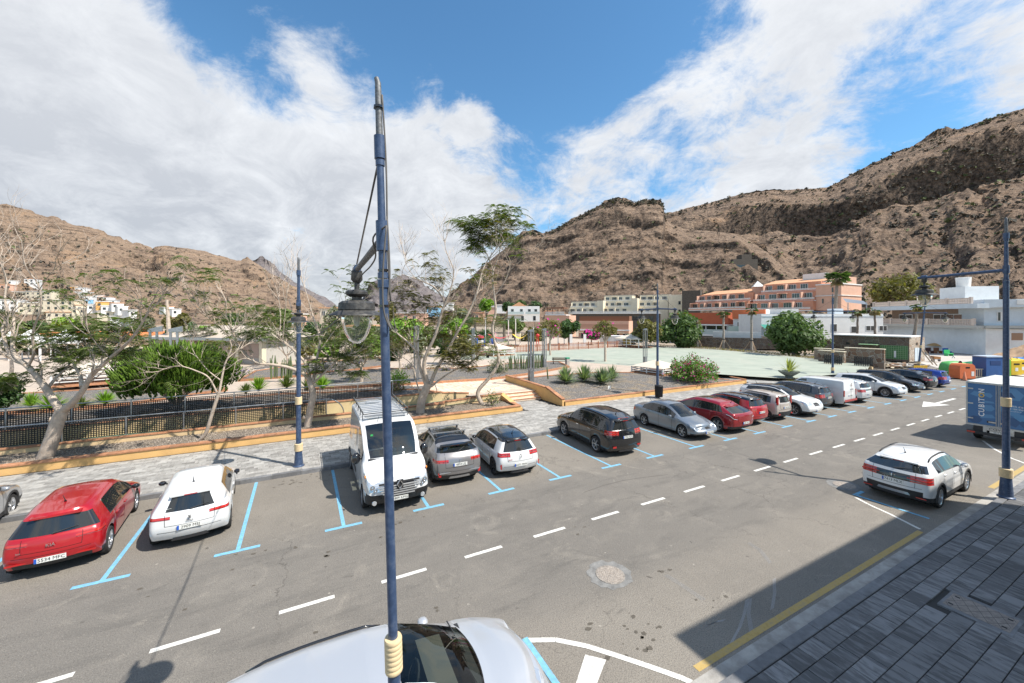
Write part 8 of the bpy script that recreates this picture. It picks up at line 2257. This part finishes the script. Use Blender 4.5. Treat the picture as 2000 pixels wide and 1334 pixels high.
# restaurant with red band
f = Fac('restaurant building with a brick red band and glazed terrace below the pink flats', P(1330, 640, 98), P(1432, 640, 88), zof(668, 92), zof(611, 93), 12, WHT)
f.box(0, f.L, -2.2, 0, f.H - 2.6, f.H, REDW, 'red_band'); f.box(-.1, f.L, -2.6, 0, f.H - 2.9, f.H - 2.6, WHT, 'slab')
f.box(.2, f.L - .2, -.05, .02, 2.3, f.H - 2.9, DKG, 'window_band'); f.box(0, f.L, -2.4, -2.3, 1.9, 3.0, GLS, 'glass_balustrade'); f.box(0, f.L, -2.5, 0, 1.5, 1.9, WHT, 'slab'); f.box(0, f.L, -1, 0, -1.0, 1.5, DKG, 'ground_floor_shade_block')  # last box is a dark block standing for the shade under the terrace
for x in np.linspace(.3, f.L - .3, 6): f.box(x, x + .15, -2.3, -2.15, 1.9, f.H - 2.9, WHT, 'column')
f = Fac('orange-red and white block with a green glass balcony beside the restaurant', P(1432, 640, 86), P(1496, 640, 80), zof(668, 85), zof(605, 84), 12, WHT)
f.box(0, f.L, -.3, 0, f.H - 1.9, f.H, mat('orange_red', (.62, .17, .07), .85), 'orange_band'); f.box(0, f.L * .75, -1.8, -1.7, 2.3, 3.4, mat('green_glass', (.40, .50, .45), .2, coat=.4), 'glass_balustrade'); f.box(0, f.L * .75, -1.8, 0, 2.0, 2.3, WHT, 'slab')
for k in range(3): f.win(1 + k * 2.2, 2.4, 1.3, 1.8)
# white houses behind the trees: long white block
f = Fac('long white house with small windows and a curved parapet behind the fig tree', P(1487, 650, 74), P(1725, 650, 72), .4, zof(613, 73), 9, WHT)
f.box(0, f.L + .05, -.06, 0, f.H - .5, f.H - .35, BLG, 'string_course')
f.win(12.1, f.H - 3.2, .9, 1.3); f.win(15.5, f.H - 3.4, .8, 1.1); f.win(1.6, .9, 2.4, 1.4); f.win(18.0, f.H - 3.0, 1.4, .8); f.win(20.2, f.H - 3.0, 1.2, .8)
f.box(3.5, 6.5, .0, 4, f.H, f.H + .9, WHT, 'curved_parapet'); f.box(14, 15.5, 2, 4, f.H, f.H + 1.0, BLG, 'air_conditioner')
MB().add([(-.2, -.1 * f.sg, 4.4), (4, -.1 * f.sg, 4.4), (4, -1.5 * f.sg, 3.7), (-.2, -1.5 * f.sg, 3.7)], [(0, 1, 2, 3)]).build('green_awning', mat('awning_green', (.02, .22, .17), .7), f.t)
f.box(0, 4.5, -1.2, 0, 2.2, 2.5, WHT, 'balcony_slab'); f.rail(0, 4.5, 2.5, .9, WHT, -1.1, True)
f = Fac('white garden wall stretch on a rubble base behind the staked palms', P(1393, 660, 76), P(1487, 660, 73), 1.9, zof(648, 75), .4, WHT, cat='wall', name='garden_wall')
f = Fac('rubble stone wall along the far side of the court', P(1330, 660, 77), P(1625, 660, 68), .4, 2.35, .5, ROCKW2, cat='wall', name='stone_wall')
f = Fac('sunlit rubble stone wall right of the fig tree', P(1590, 660, 66), P(1632, 660, 62), .4, zof(664, 64), .5, ROCKW, cat='wall', name='stone_wall')
# stone toilet block and low walls
sA, sB, sC = P(1627, 700, 60), P(1776, 700, 53.2), P(1806, 700, 54.5)
f = Fac('rubble stone toilet building with green tiled niche and white door', sA, sB, .15, zof(658.5, 54), 5, ROCKW2, name='toilet_block')
f.box(-.2, f.L + .2, -.2, 5.2, f.H, f.H + .14, WHT, 'roof_edge')
dn = (sC - sB); dn.z = 0; L2 = dn.length; dn.normalize(); bk = Vector((-dn.y, dn.x, 0)); bk = bk if bk.dot(FW) > 0 else -bk
m = MB(); q = [Vector((sB.x, sB.y, 0)) + dn * .02, Vector((sC.x, sC.y, 0)), Vector((sC.x, sC.y, 0)) + bk * 4, Vector((sB.x, sB.y, 0)) + dn * .02 + bk * 4]
g = thing('annexe', 'pale stone end face of the toilet building with its white metal door', 'building', (sB.x, sB.y, .15))
loc(MB().prism([(p.x, p.y) for p in q], .15, zof(658.5, 54) - .01), g, 'wall', m_rock_wall('pale_rubble', 2.6, ((.42, .33, .25), (.55, .47, .38), (.36, .24, .16), (.5, .4, .3)), (.6, .56, .5)))
nf = -bk
def onface(nm, s0, s1, z0, z1, m_):
 a = Vector((sB.x, sB.y, 0)) + dn * s0 + nf * .04; b = Vector((sB.x, sB.y, 0)) + dn * s1 + nf * .04
 loc(MB().prism([(a.x, a.y), (b.x, b.y), ((b - nf * .06).x, (b - nf * .06).y), ((a - nf * .06).x, (a - nf * .06).y)], z0, z1), g, nm, m_)
onface('door_leaf', L2 * .34, L2 * .50, .2, 2.0, mat('door_pale_blue', (.55, .62, .68), .4)); onface('door_leaf', L2 * .52, L2 * .68, .2, 2.0, MATS['door_pale_blue']); onface('vent', L2 * .42, L2 * .54, 2.4, 2.7, DKG)
f.box(f.L * .645, f.L * .985, -.06, .02, .3, 2.1, mat('green_tiles', (.05, .16, .045), .4, var=.2, vscale=8), 'green_niche')
gr_ = MB(); x0, x1 = f.L * .645, f.L * .985; s_ = f.sg
for i in range(13): x = x0 + (x1 - x0) * i / 12; gr_.box(x - .02, x + .02, min(-.07 * s_, -.06 * s_), max(-.07 * s_, -.06 * s_), .3, 2.1)
for i in range(8): z = .3 + 1.8 * i / 7; gr_.box(x0, x1, min(-.072 * s_, -.06 * s_), max(-.072 * s_, -.06 * s_), z - .02, z + .02)
gr_.build('tile_joints', mat('joint_pale_green', (.25, .35, .2), .8), f.t)
f.box(f.L * .82, f.L * .845, -.10, -.07, .5, 1.4, WHT, 'white_figure'); f.box(f.L * .19, f.L * .24, -.05, .0, 2.0, 2.3, DKG, 'vent'); f.box(f.L * .5, f.L * .56, -.05, .0, 2.05, 2.4, DKG, 'vent')
f.box(f.L * .40, f.L * .64, -1.4, -.02, 2.12, 2.2, mat('pale_green_sheet', (.35, .55, .30), .6), 'green_awning')
for a, b, z1, dp, lab in ((P(1590, 700, 52), P(1650, 700, 49.5), 1.75, .45, 'low rubble stone wall stub left of the black railings'), (P(1598, 700, 50), P(1648, 700, 47.5), 1.65, .45, 'second low rubble stone wall just in front of the first stub'), (P(1650, 700, 48.5), P(1727, 700, 45.6), 2.1, .45, 'rubble stone screen wall behind the teal bin')):
 f = Fac(lab, a, b, .15, z1 + .3, dp, ROCKW, cat='wall', name='stone_wall'); f.box(-.04, f.L + .04, -.06, dp + .06, f.H, f.H + .08, CRM, 'capping')
for a, b, lab in ((P(1609, 700, 47.5), P(1643, 700, 46), 'black mesh railing on an ochre kerb, left of the stone screen wall'), (P(1668, 700, 45.5), P(1703, 700, 44), 'black mesh railing on an ochre kerb in front of the stone screen wall')):
 f = Fac(lab, a, b, .15, .65, .25, M_OCHRE2, cat='railing', name='railing', kind='kerb')
 n = 9
 for i in range(n): x = f.L * i / (n - 1); f.box(x - .03, x + .03, .08, .12, .5, 1.45, M_BLACKM, 'bar')
 f.box(0, f.L, .07, .13, 1.45, 1.52, M_BLACKM, 'top_rail'); f.box(0, f.L, .07, .13, .95, .99, M_BLACKM, 'mid_rail'); f.box(0, f.L, .09, .11, .55, 1.4, mat('mesh_dark', (.05, .05, .05), .7, alpha=.55), 'mesh')
c = G(1708, 712, .2); g = thing('litter_bin', 'teal litter bin in a grey frame beside the stone screen wall', 'litter bin', (c.x, c.y, .15), YAW); MB().box(-.25, .25, -.2, .2, .3, 1.0).build('body', mat('teal', (.03, .30, .30), .5), g); MB().box(-.33, .33, -.25, .25, 1.0, 1.08).build('lid', M_STEEL, g)
for x in (-.3, .3): MB().box(x - .03, x + .03, -.2, .2, 0, 1.0).build('leg', M_STEEL, g)
# rubble heap and planks
g = thing('rubble_heap', 'heap of broken planks, sheets and rubble in front of the green tiled niche', 'rubble', tuple(G(1755, 716, .15)))
rr = random.Random(6); cols_ = [(.45, .36, .27), (.30, .26, .22), (.60, .58, .55), (.25, .15, .09), (.5, .42, .3)]
for i in range(60):
 x, y = rr.gauss(0, 1.7), rr.gauss(0, .5); L = rr.uniform(.3, 1.8); o = MB().box(-L / 2, L / 2, -rr.uniform(.05, .2), rr.uniform(.05, .2), 0, rr.uniform(.03, .15)).build('plank', mat('debris_%d' % (i % 5), cols_[i % 5], .9), g)
 o.location = (x * RT.x, x * RT.y + y, rr.uniform(.0, .35) * max(0, 1 - abs(x) / 3.5)); o.rotation_euler = (rr.uniform(-.2, .2), rr.uniform(-.25, .25), rr.uniform(-1, .6))
for i, (px, py) in enumerate([(1735, 712), (1822, 712), (1830, 714)]):
 a = G(px, py, .15); g = thing('plank', ['plank leaning on the green tiled niche', 'plank leaning beside the leaning lamp post', 'second plank leaning beside the leaning lamp post'][i], 'plank', tuple(a)); MB().tube([Vector((0, 0, 0)), Vector((-RT.x * 1.6, -RT.y * 1.6, 2.0))], .07, 4).build('timber', mat('debris_0', cols_[0], .9), g)
c = G(1826, 706, .1); g = thing('wheelbarrow', 'rusty wheelbarrow standing right of the leaning lamp post', 'wheelbarrow', (c.x, c.y, .1), YAW)
MB().prism([(-.4, -.3), (.5, -.3), (.5, .3), (-.4, .3)], .35, [.75, .65, .65, .75]).build('tray', mat('rust', (.30, .14, .05), .8), g); MB().lathe([(.18, -.04), (.18, .04)], (0.6, 0, .18), 12, axis='y').build('wheel', M_TYRE, g); MB().tube([(.6, .2, .2), (-1.0, .3, .6)], .02, 5).build('handle', M_STEEL, g); MB().tube([(.6, -.2, .2), (-1.0, -.3, .6)], .02, 5).build('handle', M_STEEL, g); MB().box(-.3, -.25, -.25, .25, 0, .4).build('leg', M_STEEL, g)
# grey-blue house
hA, hB = P(1722, 650, 84), P(1925, 650, 62.5)
f = Fac('long pale blue-grey house with brown tiled upper storey and white balustrades', hA, hB, .1, 4.35, 12, BLG, name='house')
z = 4.25
f.box(-.2, f.L + .1, -1.2, 10, z, z + .45, mat('grey_slab', (.45, .45, .42), .85, var=.1), 'floor_slab'); f.rail(0, f.L - .3, z + .45, 1.05, PNKL if False else mat('balustrade_cream', (.62, .52, .45), .85), -1.05, True)
f.box(1.5, f.L - 1.0, .9, 10, z + .45, z + 3.2, BRNW, 'upper_storey')
for x, w in ((3.6, 3.0), (11.5, 2.8), (f.L - 8.0, 3.2)):
 o = f.box(x - .12, x + w + .12, .80, .92, z + .75, z + 2.35, WHT, 'window'); f.box(x, x + w / 2 - .06, .78, .81, z + .87, z + 2.23, DKG, 'pane', o); f.box(x + w / 2 + .06, x + w, .78, .81, z + .87, z + 2.23, DKG, 'pane', o)
f.box(-.6, f.L + .6, -1.6, 10, z + 3.2, z + 3.95, BLG, 'roof_slab'); f.rail(-.4, f.L - 1.0, z + 3.95, .95, MATS['balustrade_cream'], -1.4, True)
for x in np.linspace(0, f.L - .6, 6):
 f.box(x - .2, x + .2, -1.25, -.95, z + .45, z + 1.6, MATS['balustrade_cream'], 'pier'); f.box(x - .2, x + .2, -1.6, -1.3, z + 3.95, z + 5.0, MATS['balustrade_cream'], 'pier')
f.box(8.5, 13.5, 4, 9, z + 3.95, z + 7.2, WHT, 'roof_room')
MB().lathe([(.9, 0), (1.0, 1.7), (1.05, 1.75), (1.0, 1.8)], (9.8 + .9, 6 * f.sg, z + 7.2), 16).build('water_tank', WHT, f.t, smooth=True, angle=40)
# right front part (returns towards the street)
hC = P(2060, 650, 60)
f2 = Fac('pale blue-grey right wing of the long house with narrow windows', hB, hC, .1, 4.3, 10, WHT, name='house')
f2.box(-.2, 7.5, -.4, 10, 4.3, 4.75, MATS['grey_slab'], 'floor_slab'); f2.box(0, 6.6, .3, 10, 4.75, 7.6, BLG, 'upper_storey'); f2.box(-.5, 12, -.6, 10, 7.6, 8.8, BLG, 'roof_slab')
for x in (1.5, 4.9): o = f2.box(x, x + .75, .22, .32, 5.4, 6.9, WHT, 'window'); f2.box(x + .1, x + .38, .2, .23, 5.5, 6.8, DKG, 'pane', o)
f2.box(3.0, 4.3, -.03, .01, 2.5, 3.6, mat('brick_vent', (.36, .22, .14), .9), 'brick_vent'); f2.box(3.2, 5.6, -.7, -.5, 8.0, 8.7, WHT, 'signboard')
# earth bank at the right
m = MB(); rr = random.Random(12); nx_, ny_ = 40, 20
c0 = P(1935, 690, 58)
vs = [];
for i in range(nx_):
 for j in range(ny_):
  x = 1900 + 160 * i / (nx_ - 1); d = 47 + 13 * j / (ny_ - 1); p = P(x, 650, d); h = .1 + max(0, (i / nx_ - .12)) * 4.2 * math.sin(min(1, j / ny_ * 1.2) * 1.57) + .25 * noise.fractal(Vector((p.x, p.y, 0)) * .8, .8, 2, 4) * min(1, i / 8) * min(1, j / 4)
  vs.append((p.x, p.y, h - .15))
m.add(vs, [(i * ny_ + j, (i + 1) * ny_ + j, (i + 1) * ny_ + j + 1, i * ny_ + j + 1) for i in range(nx_ - 1) for j in range(ny_ - 1)])
m.build('earth_bank', mat('earth_bank', (.38, .25, .15), .95, var=.3, vscale=1, bump=.8, bscale=5, dirt=.5, dcol=(.2, .15, .1), dscale=1), smooth=True, kind='structure')
lot = MB(); pts = [P(1830, 0, 48), P(2100, 0, 38), P(2100, 0, 64), P(1930, 0, 64), P(1690, 0, 84), P(1780, 0, 56)]
lot.add([(p.x, p.y, .03) for p in pts], [tuple(range(len(pts)))]); lot.build('yard', mat('pale_yard', (.48, .44, .40), .95, var=.15, vscale=.5, dirt=.4, dcol=(.33, .28, .22), dscale=.4), **ST)
# parasols in the yard
for px, py, top, w, colr, lab in ((1831, 686, 669, 17, (.42, .27, .12), 'wide straw coloured parasol in front of the pale wall'), (1868, 683, 670, 10, (.30, .34, .15), 'olive green parasol in the middle of the yard'), (1893, 688, 668, 12, (.42, .34, .26), 'pointed thatched parasol right of the olive one')):
 c = G(px, py, .05); d = c.x * FW.x + c.y * FW.y; h = zof(top, d); R3 = w * d / FPX
 g = thing('parasol', lab, 'parasol', (c.x, c.y, .03), group='parasols in the yard'); MB().tube([(0, 0, 0), (0, 0, h)], .04, 6).build('pole', M_BARK2, g)
 MB().lathe([(R3, h - R3 * .38), (R3 * .5, h - R3 * .15), (.01, h)], sides=12, caps=False).build('shade', mat('parasol_%d' % px, colr, .9, var=.2, vscale=3), g)
for i, (px, py, lab, colr) in enumerate([(1832, 690, 'brown wooden crate under the straw parasol', (.25, .11, .05)), (1850, 691, 'blue plastic beach chair in the yard', (.04, .15, .5)), (1853, 695, 'green plastic chair in front of the blue one', (.05, .45, .15)), (1877, 690, 'stack of dark seats under the pointed parasol', (.03, .03, .035)), (1816, 690, 'dark upturned boat-shaped lounger near the leaning lamp', (.08, .03, .03))]):
 c = G(px, py, .05); g = thing('yard_chair' if i in (1, 2) else 'yard_clutter', lab, 'chair' if i in (1, 2) else 'crate', (c.x, c.y, .03), YAW); m_ = mat('clutter_%d' % i, colr, .7)
 MB().box(-.45, .45, -.3, .3, .35, .45).build('seat', m_, g); MB().box(-.45, .45, .25, .32, .45, .95).build('backrest', m_, g)
 for x in (-.4, .4): MB().box(x - .03, x + .03, -.28, .28, 0, .35).build('leg', m_, g)
# kiosk, goal-shaped frame, playground
f = Fac('small white kiosk behind the picket fence by the pale canopy', P(1172, 670, 82), P(1215, 670, 80), PLZ - .2, zof(656, 81), 3, WHT, name='kiosk', cat='kiosk'); f.box(f.L * .3, f.L * .45, -.03, .02, .2, 2.2, BLG, 'door')
f.box(f.L, f.L + 1.6, .3, 3, 0, f.H - .5, mat('yellow_trim', (.7, .55, .1), .7), 'side_counter')
f = Fac('white goal-shaped concrete frame behind the picket fence', P(1113, 672, 76), P(1145, 672, 76), PLZ, PLZ + .5, .4, WHT, name='concrete_frame', cat='frame'); f.box(0, .5, 0, .4, .5, zof(653, 76) - PLZ, WHT, 'post'); f.box(f.L - .5, f.L, 0, .4, .5, zof(653, 76) - PLZ, WHT, 'post')
f = Fac('long white wall behind the playground', P(880, 680, 92), P(985, 680, 90), .5, zof(657, 91), .4, WHT, cat='wall', name='garden_wall')
for i, (x0, x1, y0, colr, lab) in enumerate([(886, 912, 652, (.72, .50, .06), 'yellow shade sail over the playground, left end'), (910, 952, 652, (.06, .20, .24), 'dark teal shade sail beside the yellow one'), (952, 1000, 652, (.60, .05, .05), 'red shade sail over the playground'), (1000, 1030, 652, (.75, .50, .06), 'yellow shade sail right of the red one')]):
 a, b, c_, d_ = P(x0, y0, 74), P(x1, y0, 74), P(x1 - 4, y0 + 3, 80), P(x0 + 4, y0 + 1, 80); g = thing('shade_sail', lab, 'shade sail', tuple(a), group='shade sails')
 n = 6; vs = []
 for j in range(n + 1):
  for k in range(n + 1):
   s, t__ = j / n, k / n; p = a.lerp(b, s).lerp(d_.lerp(c_, s), t__); p.z -= .9 * math.sin(math.pi * s) * (1 - t__ * .4); vs.append(p - a)
 MB().add(vs, [(j * (n + 1) + k, (j + 1) * (n + 1) + k, (j + 1) * (n + 1) + k + 1, j * (n + 1) + k + 1) for j in range(n) for k in range(n)]).build('cloth', mat('sail_%d' % i, colr, .7), g, smooth=True)
for i, (px, by, ty) in enumerate([(948, 682, 622), (968, 677, 650), (993, 680, 625), (1007, 680, 622), (1016, 678, 650), (1102, 676, 630), (1090, 676, 632), (1415, 684, 650), (1042, 675, 640)]):
 b = P(px, by, 78); g = thing('floodlight_pole', ['tall white pole left of the crooked tree', 'white sail post right of the crooked tree', 'tall white pole among the palms', 'tall white pole with a lamp head by the palms', 'white sail post at the right end of the sails', 'thin white pole left of the goal frame', 'thin grey pole left of the white pole', 'thin blue pole by the middle staked palm', 'thin white pole right of the light column'][i], 'pole', tuple(b)); h = (by - ty) * 78 / FPX
 MB().tube([(0, 0, -.4), (0, 0, h)], .09, 8).build('pole', WHT if i != 7 else M_LBLUE, g); MB().box(-.4, .2, -.1, .1, h, h + .1).build('lamp_head', M_STEEL, g)
g = thing('play_tower', 'blue and orange playground tower with a red roof', 'playground tower', tuple(P(937, 686, 72))); bl = mat('play_blue', (.03, .10, .4), .5);
for x in (-.7, .7):
 for y in (-.5, .5): MB().box(x - .08, x + .08, y - .08, y + .08, 0, 2.4).build('post', bl, g)
MB().box(-.7, .7, -.5, .5, 1.2, 1.35).build('deck', mat('play_orange', (.7, .2, .04), .5), g); MB().lathe([(.9, 2.4), (.7, 2.8), (.001, 3.0)], sides=8).build('roof', M_RED, g); MB().box(-.5, .5, -.55, -.5, 1.4, 2.0).build('panel', WHT, g)
g = thing('spring_rider', 'blue and orange playground ride beside the crooked tree', 'play equipment', tuple(P(962, 683, 73))); MB().lathe([(.001, 1.0), (.6, 1.2), (.7, 1.7), (.4, 2.1), (.001, 2.2)], sides=12).build('body', bl, g, smooth=True); MB().tube([(0, 0, 0), (0, 0, 1.1)], .1, 6).build('spring', M_STEEL, g); MB().box(-.3, .5, -.3, .3, 2.1, 2.4).build('saddle', MATS['play_orange'], g)
g = thing('climbing_frame', 'red-headed climbing frame at the left end of the picket fence', 'play equipment', tuple(P(1050, 683, 74)))
for x in (-.4, .4): MB().tube([(x, 0, 0), (x * .3, 0, 2.4)], .07, 5).build('leg', mat('play_red', (.55, .03, .03), .5), g)
MB().lathe([(.001, 2.3), (.35, 2.5), (.35, 2.8), (.001, 3.0)], sides=10).build('head', MATS['play_red'], g, smooth=True)
# white estate behind the playground, left buildings
cw = at_row(0, 0, 0)
car('white van-shaped car parked far behind the playground fence', dict(L=4.4, W=1.8, top=VAN, paint=W_PAINT, belt=[(0, .9), (1, 1.1), (4.41, 1.2)], wb=2.68, fo=.88, r=.32, wsx=(1.0, 1.8), side=(1.25, 4.0), pillars=[(2.2, .08), (3.1, .08)], interior=False, seams=[1.3, 2.2, 3.1]), tuple(P(910, 684, 84))[:2] + (PLZ,), R_(-160) + YAW)
f = Fac('long shopping arcade with a flat beige roof and orange coping at the left', P(-60, 690, 62), P(300, 690, 58), .6, zof(656, 60), 14, mat('arcade_beige', (.62, .46, .33), .85, var=.1))
f.box(-.2, f.L + .2, -.5, 14, f.H, f.H + .25, mat('orange_coping', (.62, .20, .06), .8), 'coping'); f.box(0, f.L, -.08, .02, .2, f.H - 1.5, DKG, 'arcade_shade_sheet')  # near-black sheet paints in the shade behind the arcade columns
for i in range(12): x = f.L * (i + .5) / 12; f.box(x, x + .5, -.4, .0, 0, f.H - 1.3, mat('arcade_beige', (.62, .46, .33)), 'column')
f.box(0, f.L, -3.2, 0, f.H - 1.6, f.H - 1.45, CRM, 'awning')
for i, (px, w) in enumerate([(60, 40), (130, 50), (25, 30)]):
 a = P(px, 700, 52); g = thing('gazebo', ['white pointed gazebo in front of the arcade, middle', 'white pointed gazebo in front of the arcade, right', 'white pointed gazebo in front of the arcade, left'][i], 'gazebo', (a.x, a.y, PLZ)); h = w * 52 / FPX / 2
 MB().add([(-h, -h, 2.4), (h, -h, 2.4), (h, h, 2.4), (-h, h, 2.4), (0, 0, 3.9), (-h, -h, 2.1), (h, -h, 2.1), (h, h, 2.1), (-h, h, 2.1)], [(0, 1, 4), (1, 2, 4), (2, 3, 4), (3, 0, 4), (5, 6, 1, 0), (6, 7, 2, 1), (7, 8, 3, 2), (8, 5, 0, 3)]).build('roof', WHT, g)
 for x in (-h, h):
  for y in (-h, h): MB().box(x - .05, x + .05, y - .05, y + .05, 0, 2.2).build('post', WHT, g)
f = Fac('low pavilion with a grey hipped roof behind the euphorbia', P(300, 690, 50), P(520, 690, 46), .6, zof(660, 48), 9, mat('pavilion_grey', (.45, .42, .38), .85, var=.1), name='pavilion', cat='pavilion')
L_ = f.L; q = 9 * f.sg; MB().add([(-.8, -.8 * f.sg, f.H), (L_ + .8, -.8 * f.sg, f.H), (L_ + .8, q, f.H), (-.8, q, f.H), (5, q * .5, f.H + 1.4), (L_ - 5, q * .5, f.H + 1.4)], [(0, 1, 5, 4), (1, 2, 5), (2, 3, 4, 5), (3, 0, 4)]).build('hipped_roof', mat('pavilion_roof', (.50, .42, .34), .85, var=.1), f.t)
f.box(-.9, L_ + .9, -.95, -.75, f.H - .25, f.H + .08, M_STEEL, 'gutter'); f.box(1, L_ - 1, -.05, .01, .8, f.H - .6, mat('pavilion_pink', (.42, .32, .27), .85), 'recess')
for x in np.linspace(0, L_ - .4, 6): f.box(x, x + .4, -.6, 0, 0, f.H, CRM, 'column')
for i, (px, w) in enumerate([(298, 10), (338, 14)]):
 a = P(px, 700, 42); g = thing('light_column', ['grey angular light mast left of the euphorbia top', 'wide grey angular light mast above the euphorbia'][i], 'light mast', (a.x, a.y, PLZ)); h = zof(648, 42) - PLZ
 MB().box(-.3, -.1, -.12, .12, 0, h).build('upright', M_STEEL, g); MB().box(.25, .45, -.12, .12, 0, h).build('upright', M_STEEL, g); MB().prism([(-.35, -.2), (.8, -.2), (.8, .2), (-.35, .2)], h, [h + .3, h + .6, h + .6, h + .3]).build('head', M_STEEL, g)
a = P(336, 655, 50); g = thing('bare_trunk', 'pale dead palm trunk behind the pavilion roof', 'tree trunk', (a.x, a.y, 0)); MB().tube([(0, 0, 0), (-.3, 0, 4), (-.5, 0, 8.3)], [.3, .25, .14], 8).build('trunk', M_BARK, g)
# hillside village on the left
vil = [(25, 560, 22, 12, WHT), (60, 562, 26, 18, WHT), (12, 566, 26, 10, PNKL), (40, 580, 40, 10, CRM), (75, 585, 50, 16, CRM), (140, 566, 22, 7, mat('village_orange', (.62, .34, .10), .85)), (158, 570, 24, 8, WHT), (148, 578, 24, 8, WHT), (178, 579, 24, 9, WHT), (168, 588, 26, 9, WHT), (192, 586, 20, 9, WHT), (173, 594, 18, 9, wallmat('sky_blue_render', (.25, .5, .72))), (205, 588, 26, 8, WHT), (200, 597, 26, 8, MATS['village_orange']), (218, 594, 22, 8, WHT), (230, 600, 24, 8, WHT), (185, 603, 30, 8, WHT), (212, 606, 30, 9, WHT), (240, 607, 20, 8, WHT), (160, 604, 24, 8, CRM), (110, 600, 70, 14, CRM), (170, 614, 60, 12, CRM), (60, 605, 50, 14, CRM), (215, 618, 50, 10, CRM), (20, 600, 40, 14, WHT), (235, 630, 40, 12, WHT), (120, 622, 60, 12, CRM), (330, 605, 20, 6, WHT), (345, 610, 18, 6, WHT), (260, 612, 16, 6, WHT)]
vil.sort(key=lambda q: q[0])
sidew = ['flat roofed', 'boxy', 'two-storey', 'narrow', 'low wide']
for i, (px, py, w, h, m_) in enumerate(vil):
 hp = on_hill(px, py)
 d = (hp.x * FW.x + hp.y * FW.y) if hp else 220
 if d > 420: d = 300
 if py > 596: d = min(d, 235)
 z1 = zof(py - h, d); col_ = {'white_render': 'white', 'cream_render': 'cream', 'pale_salmon_render': 'pink', 'village_orange': 'orange', 'sky_blue_render': 'sky blue'}[m_.name]
 f = Fac('%s %s house of the hillside village, %s from the left' % (sidew[i % 5], col_, ORD[i]), P(px - w / 2, py, d), P(px + w / 2, py, d + 4), zof(py + 9, d), z1, 8, m_, name='house', group='houses of the hillside village')
 k = max(1, int(f.L / 3.4)); fl = max(1, int(h / 7))
 for a_ in range(k):
  for b_ in range(fl): f.box(.8 + a_ * 3.4, 2.1 + a_ * 3.4, -.06, .01, f.H - 2.4 - 3 * b_, f.H - 1.0 - 3 * b_, DKG, 'window')
 f.box(-.3, f.L + .3, -.3, 8.3, f.H, f.H + .35, WHT if i % 4 else ORR, 'roof')
# the block of flats whose shadow falls over the street (out of view beside the balcony)
f = Fac('tall cream block of flats beside the balcony casting the long street shadow', Vector((11.7, -1, 0)), Vector((24.2, -1, 0)), 0, 11.3, 14, CRM, name='apartment_block')
for zz in (1, 4, 7):
 for x in (1.2, 4.6, 8.0): f.win(x, zz, 1.8, 1.6)
# stone ruin and track on the hill
hp = on_hill(1455, 515)
if hp:
 d = hp.x * FW.x + hp.y * FW.y; f = Fac('ruined stone hut high on the slope above the pink flats', P(1432, 522, d - 2), P(1480, 512, d - 2), zof(530, d - 2), zof(506, d - 2), 8, DKW, name='ruin'); f.box(.5, f.L * .55, -.1, .05, 1.5, 4, DKG, 'opening'); f.box(f.L * .35, f.L * .75, 0, 6, f.H, f.H + 3, DKW, 'upper_room')
hp = on_hill(1690, 590)
f = Fac('corrugated lean-to roof on the slope right of the tall palm', P(1650, 590, 92), P(1692, 592, 90), zof(612, 91), zof(588, 91), 4, DKW, name='shed', cat='shed', body=False); MB().add([(0, -2, f.H - .3), (f.L, -2, f.H - .9), (f.L, 3, f.H + .1), (0, 3, f.H + .8)], [(0, 1, 2, 3)]).build('roof', M_STEEL, f.t)
for x in (.3, f.L - .3): f.box(x, x + .15, -1.5, -1.3, 0, f.H - .4, M_STEEL, 'post')
blob_tree('wide olive green tree on the slope behind the long grey-blue house', 1760, 640, .5, d=100, cr=(0, .75), ccy=568, rad=50, n=2600, ls=.5, seed=120, trunk_r=.4, lobes=22, lm=L_OLIVE)
blob_tree('dark green tree above the white villa', 995, 640, .5, d=162, cr=(0, .7), ccy=600, rad=16, n=700, ls=.7, seed=121, trunk_r=.2, lobes=10, lm=L_DARK)
blob_tree('dark green tree on the skyline right of the white villa', 1045, 640, .5, d=163, cr=(0, .6), ccy=596, rad=13, n=600, ls=.7, seed=122, trunk_r=.2, lobes=10, lm=L_DARK)
blob_tree('bushy green tree left of the white villa', 1015, 640, .5, d=161, cr=(0, .8), ccy=594, rad=12, n=500, ls=.6, seed=123, trunk_r=.2, lobes=10, lm=L_OAK)
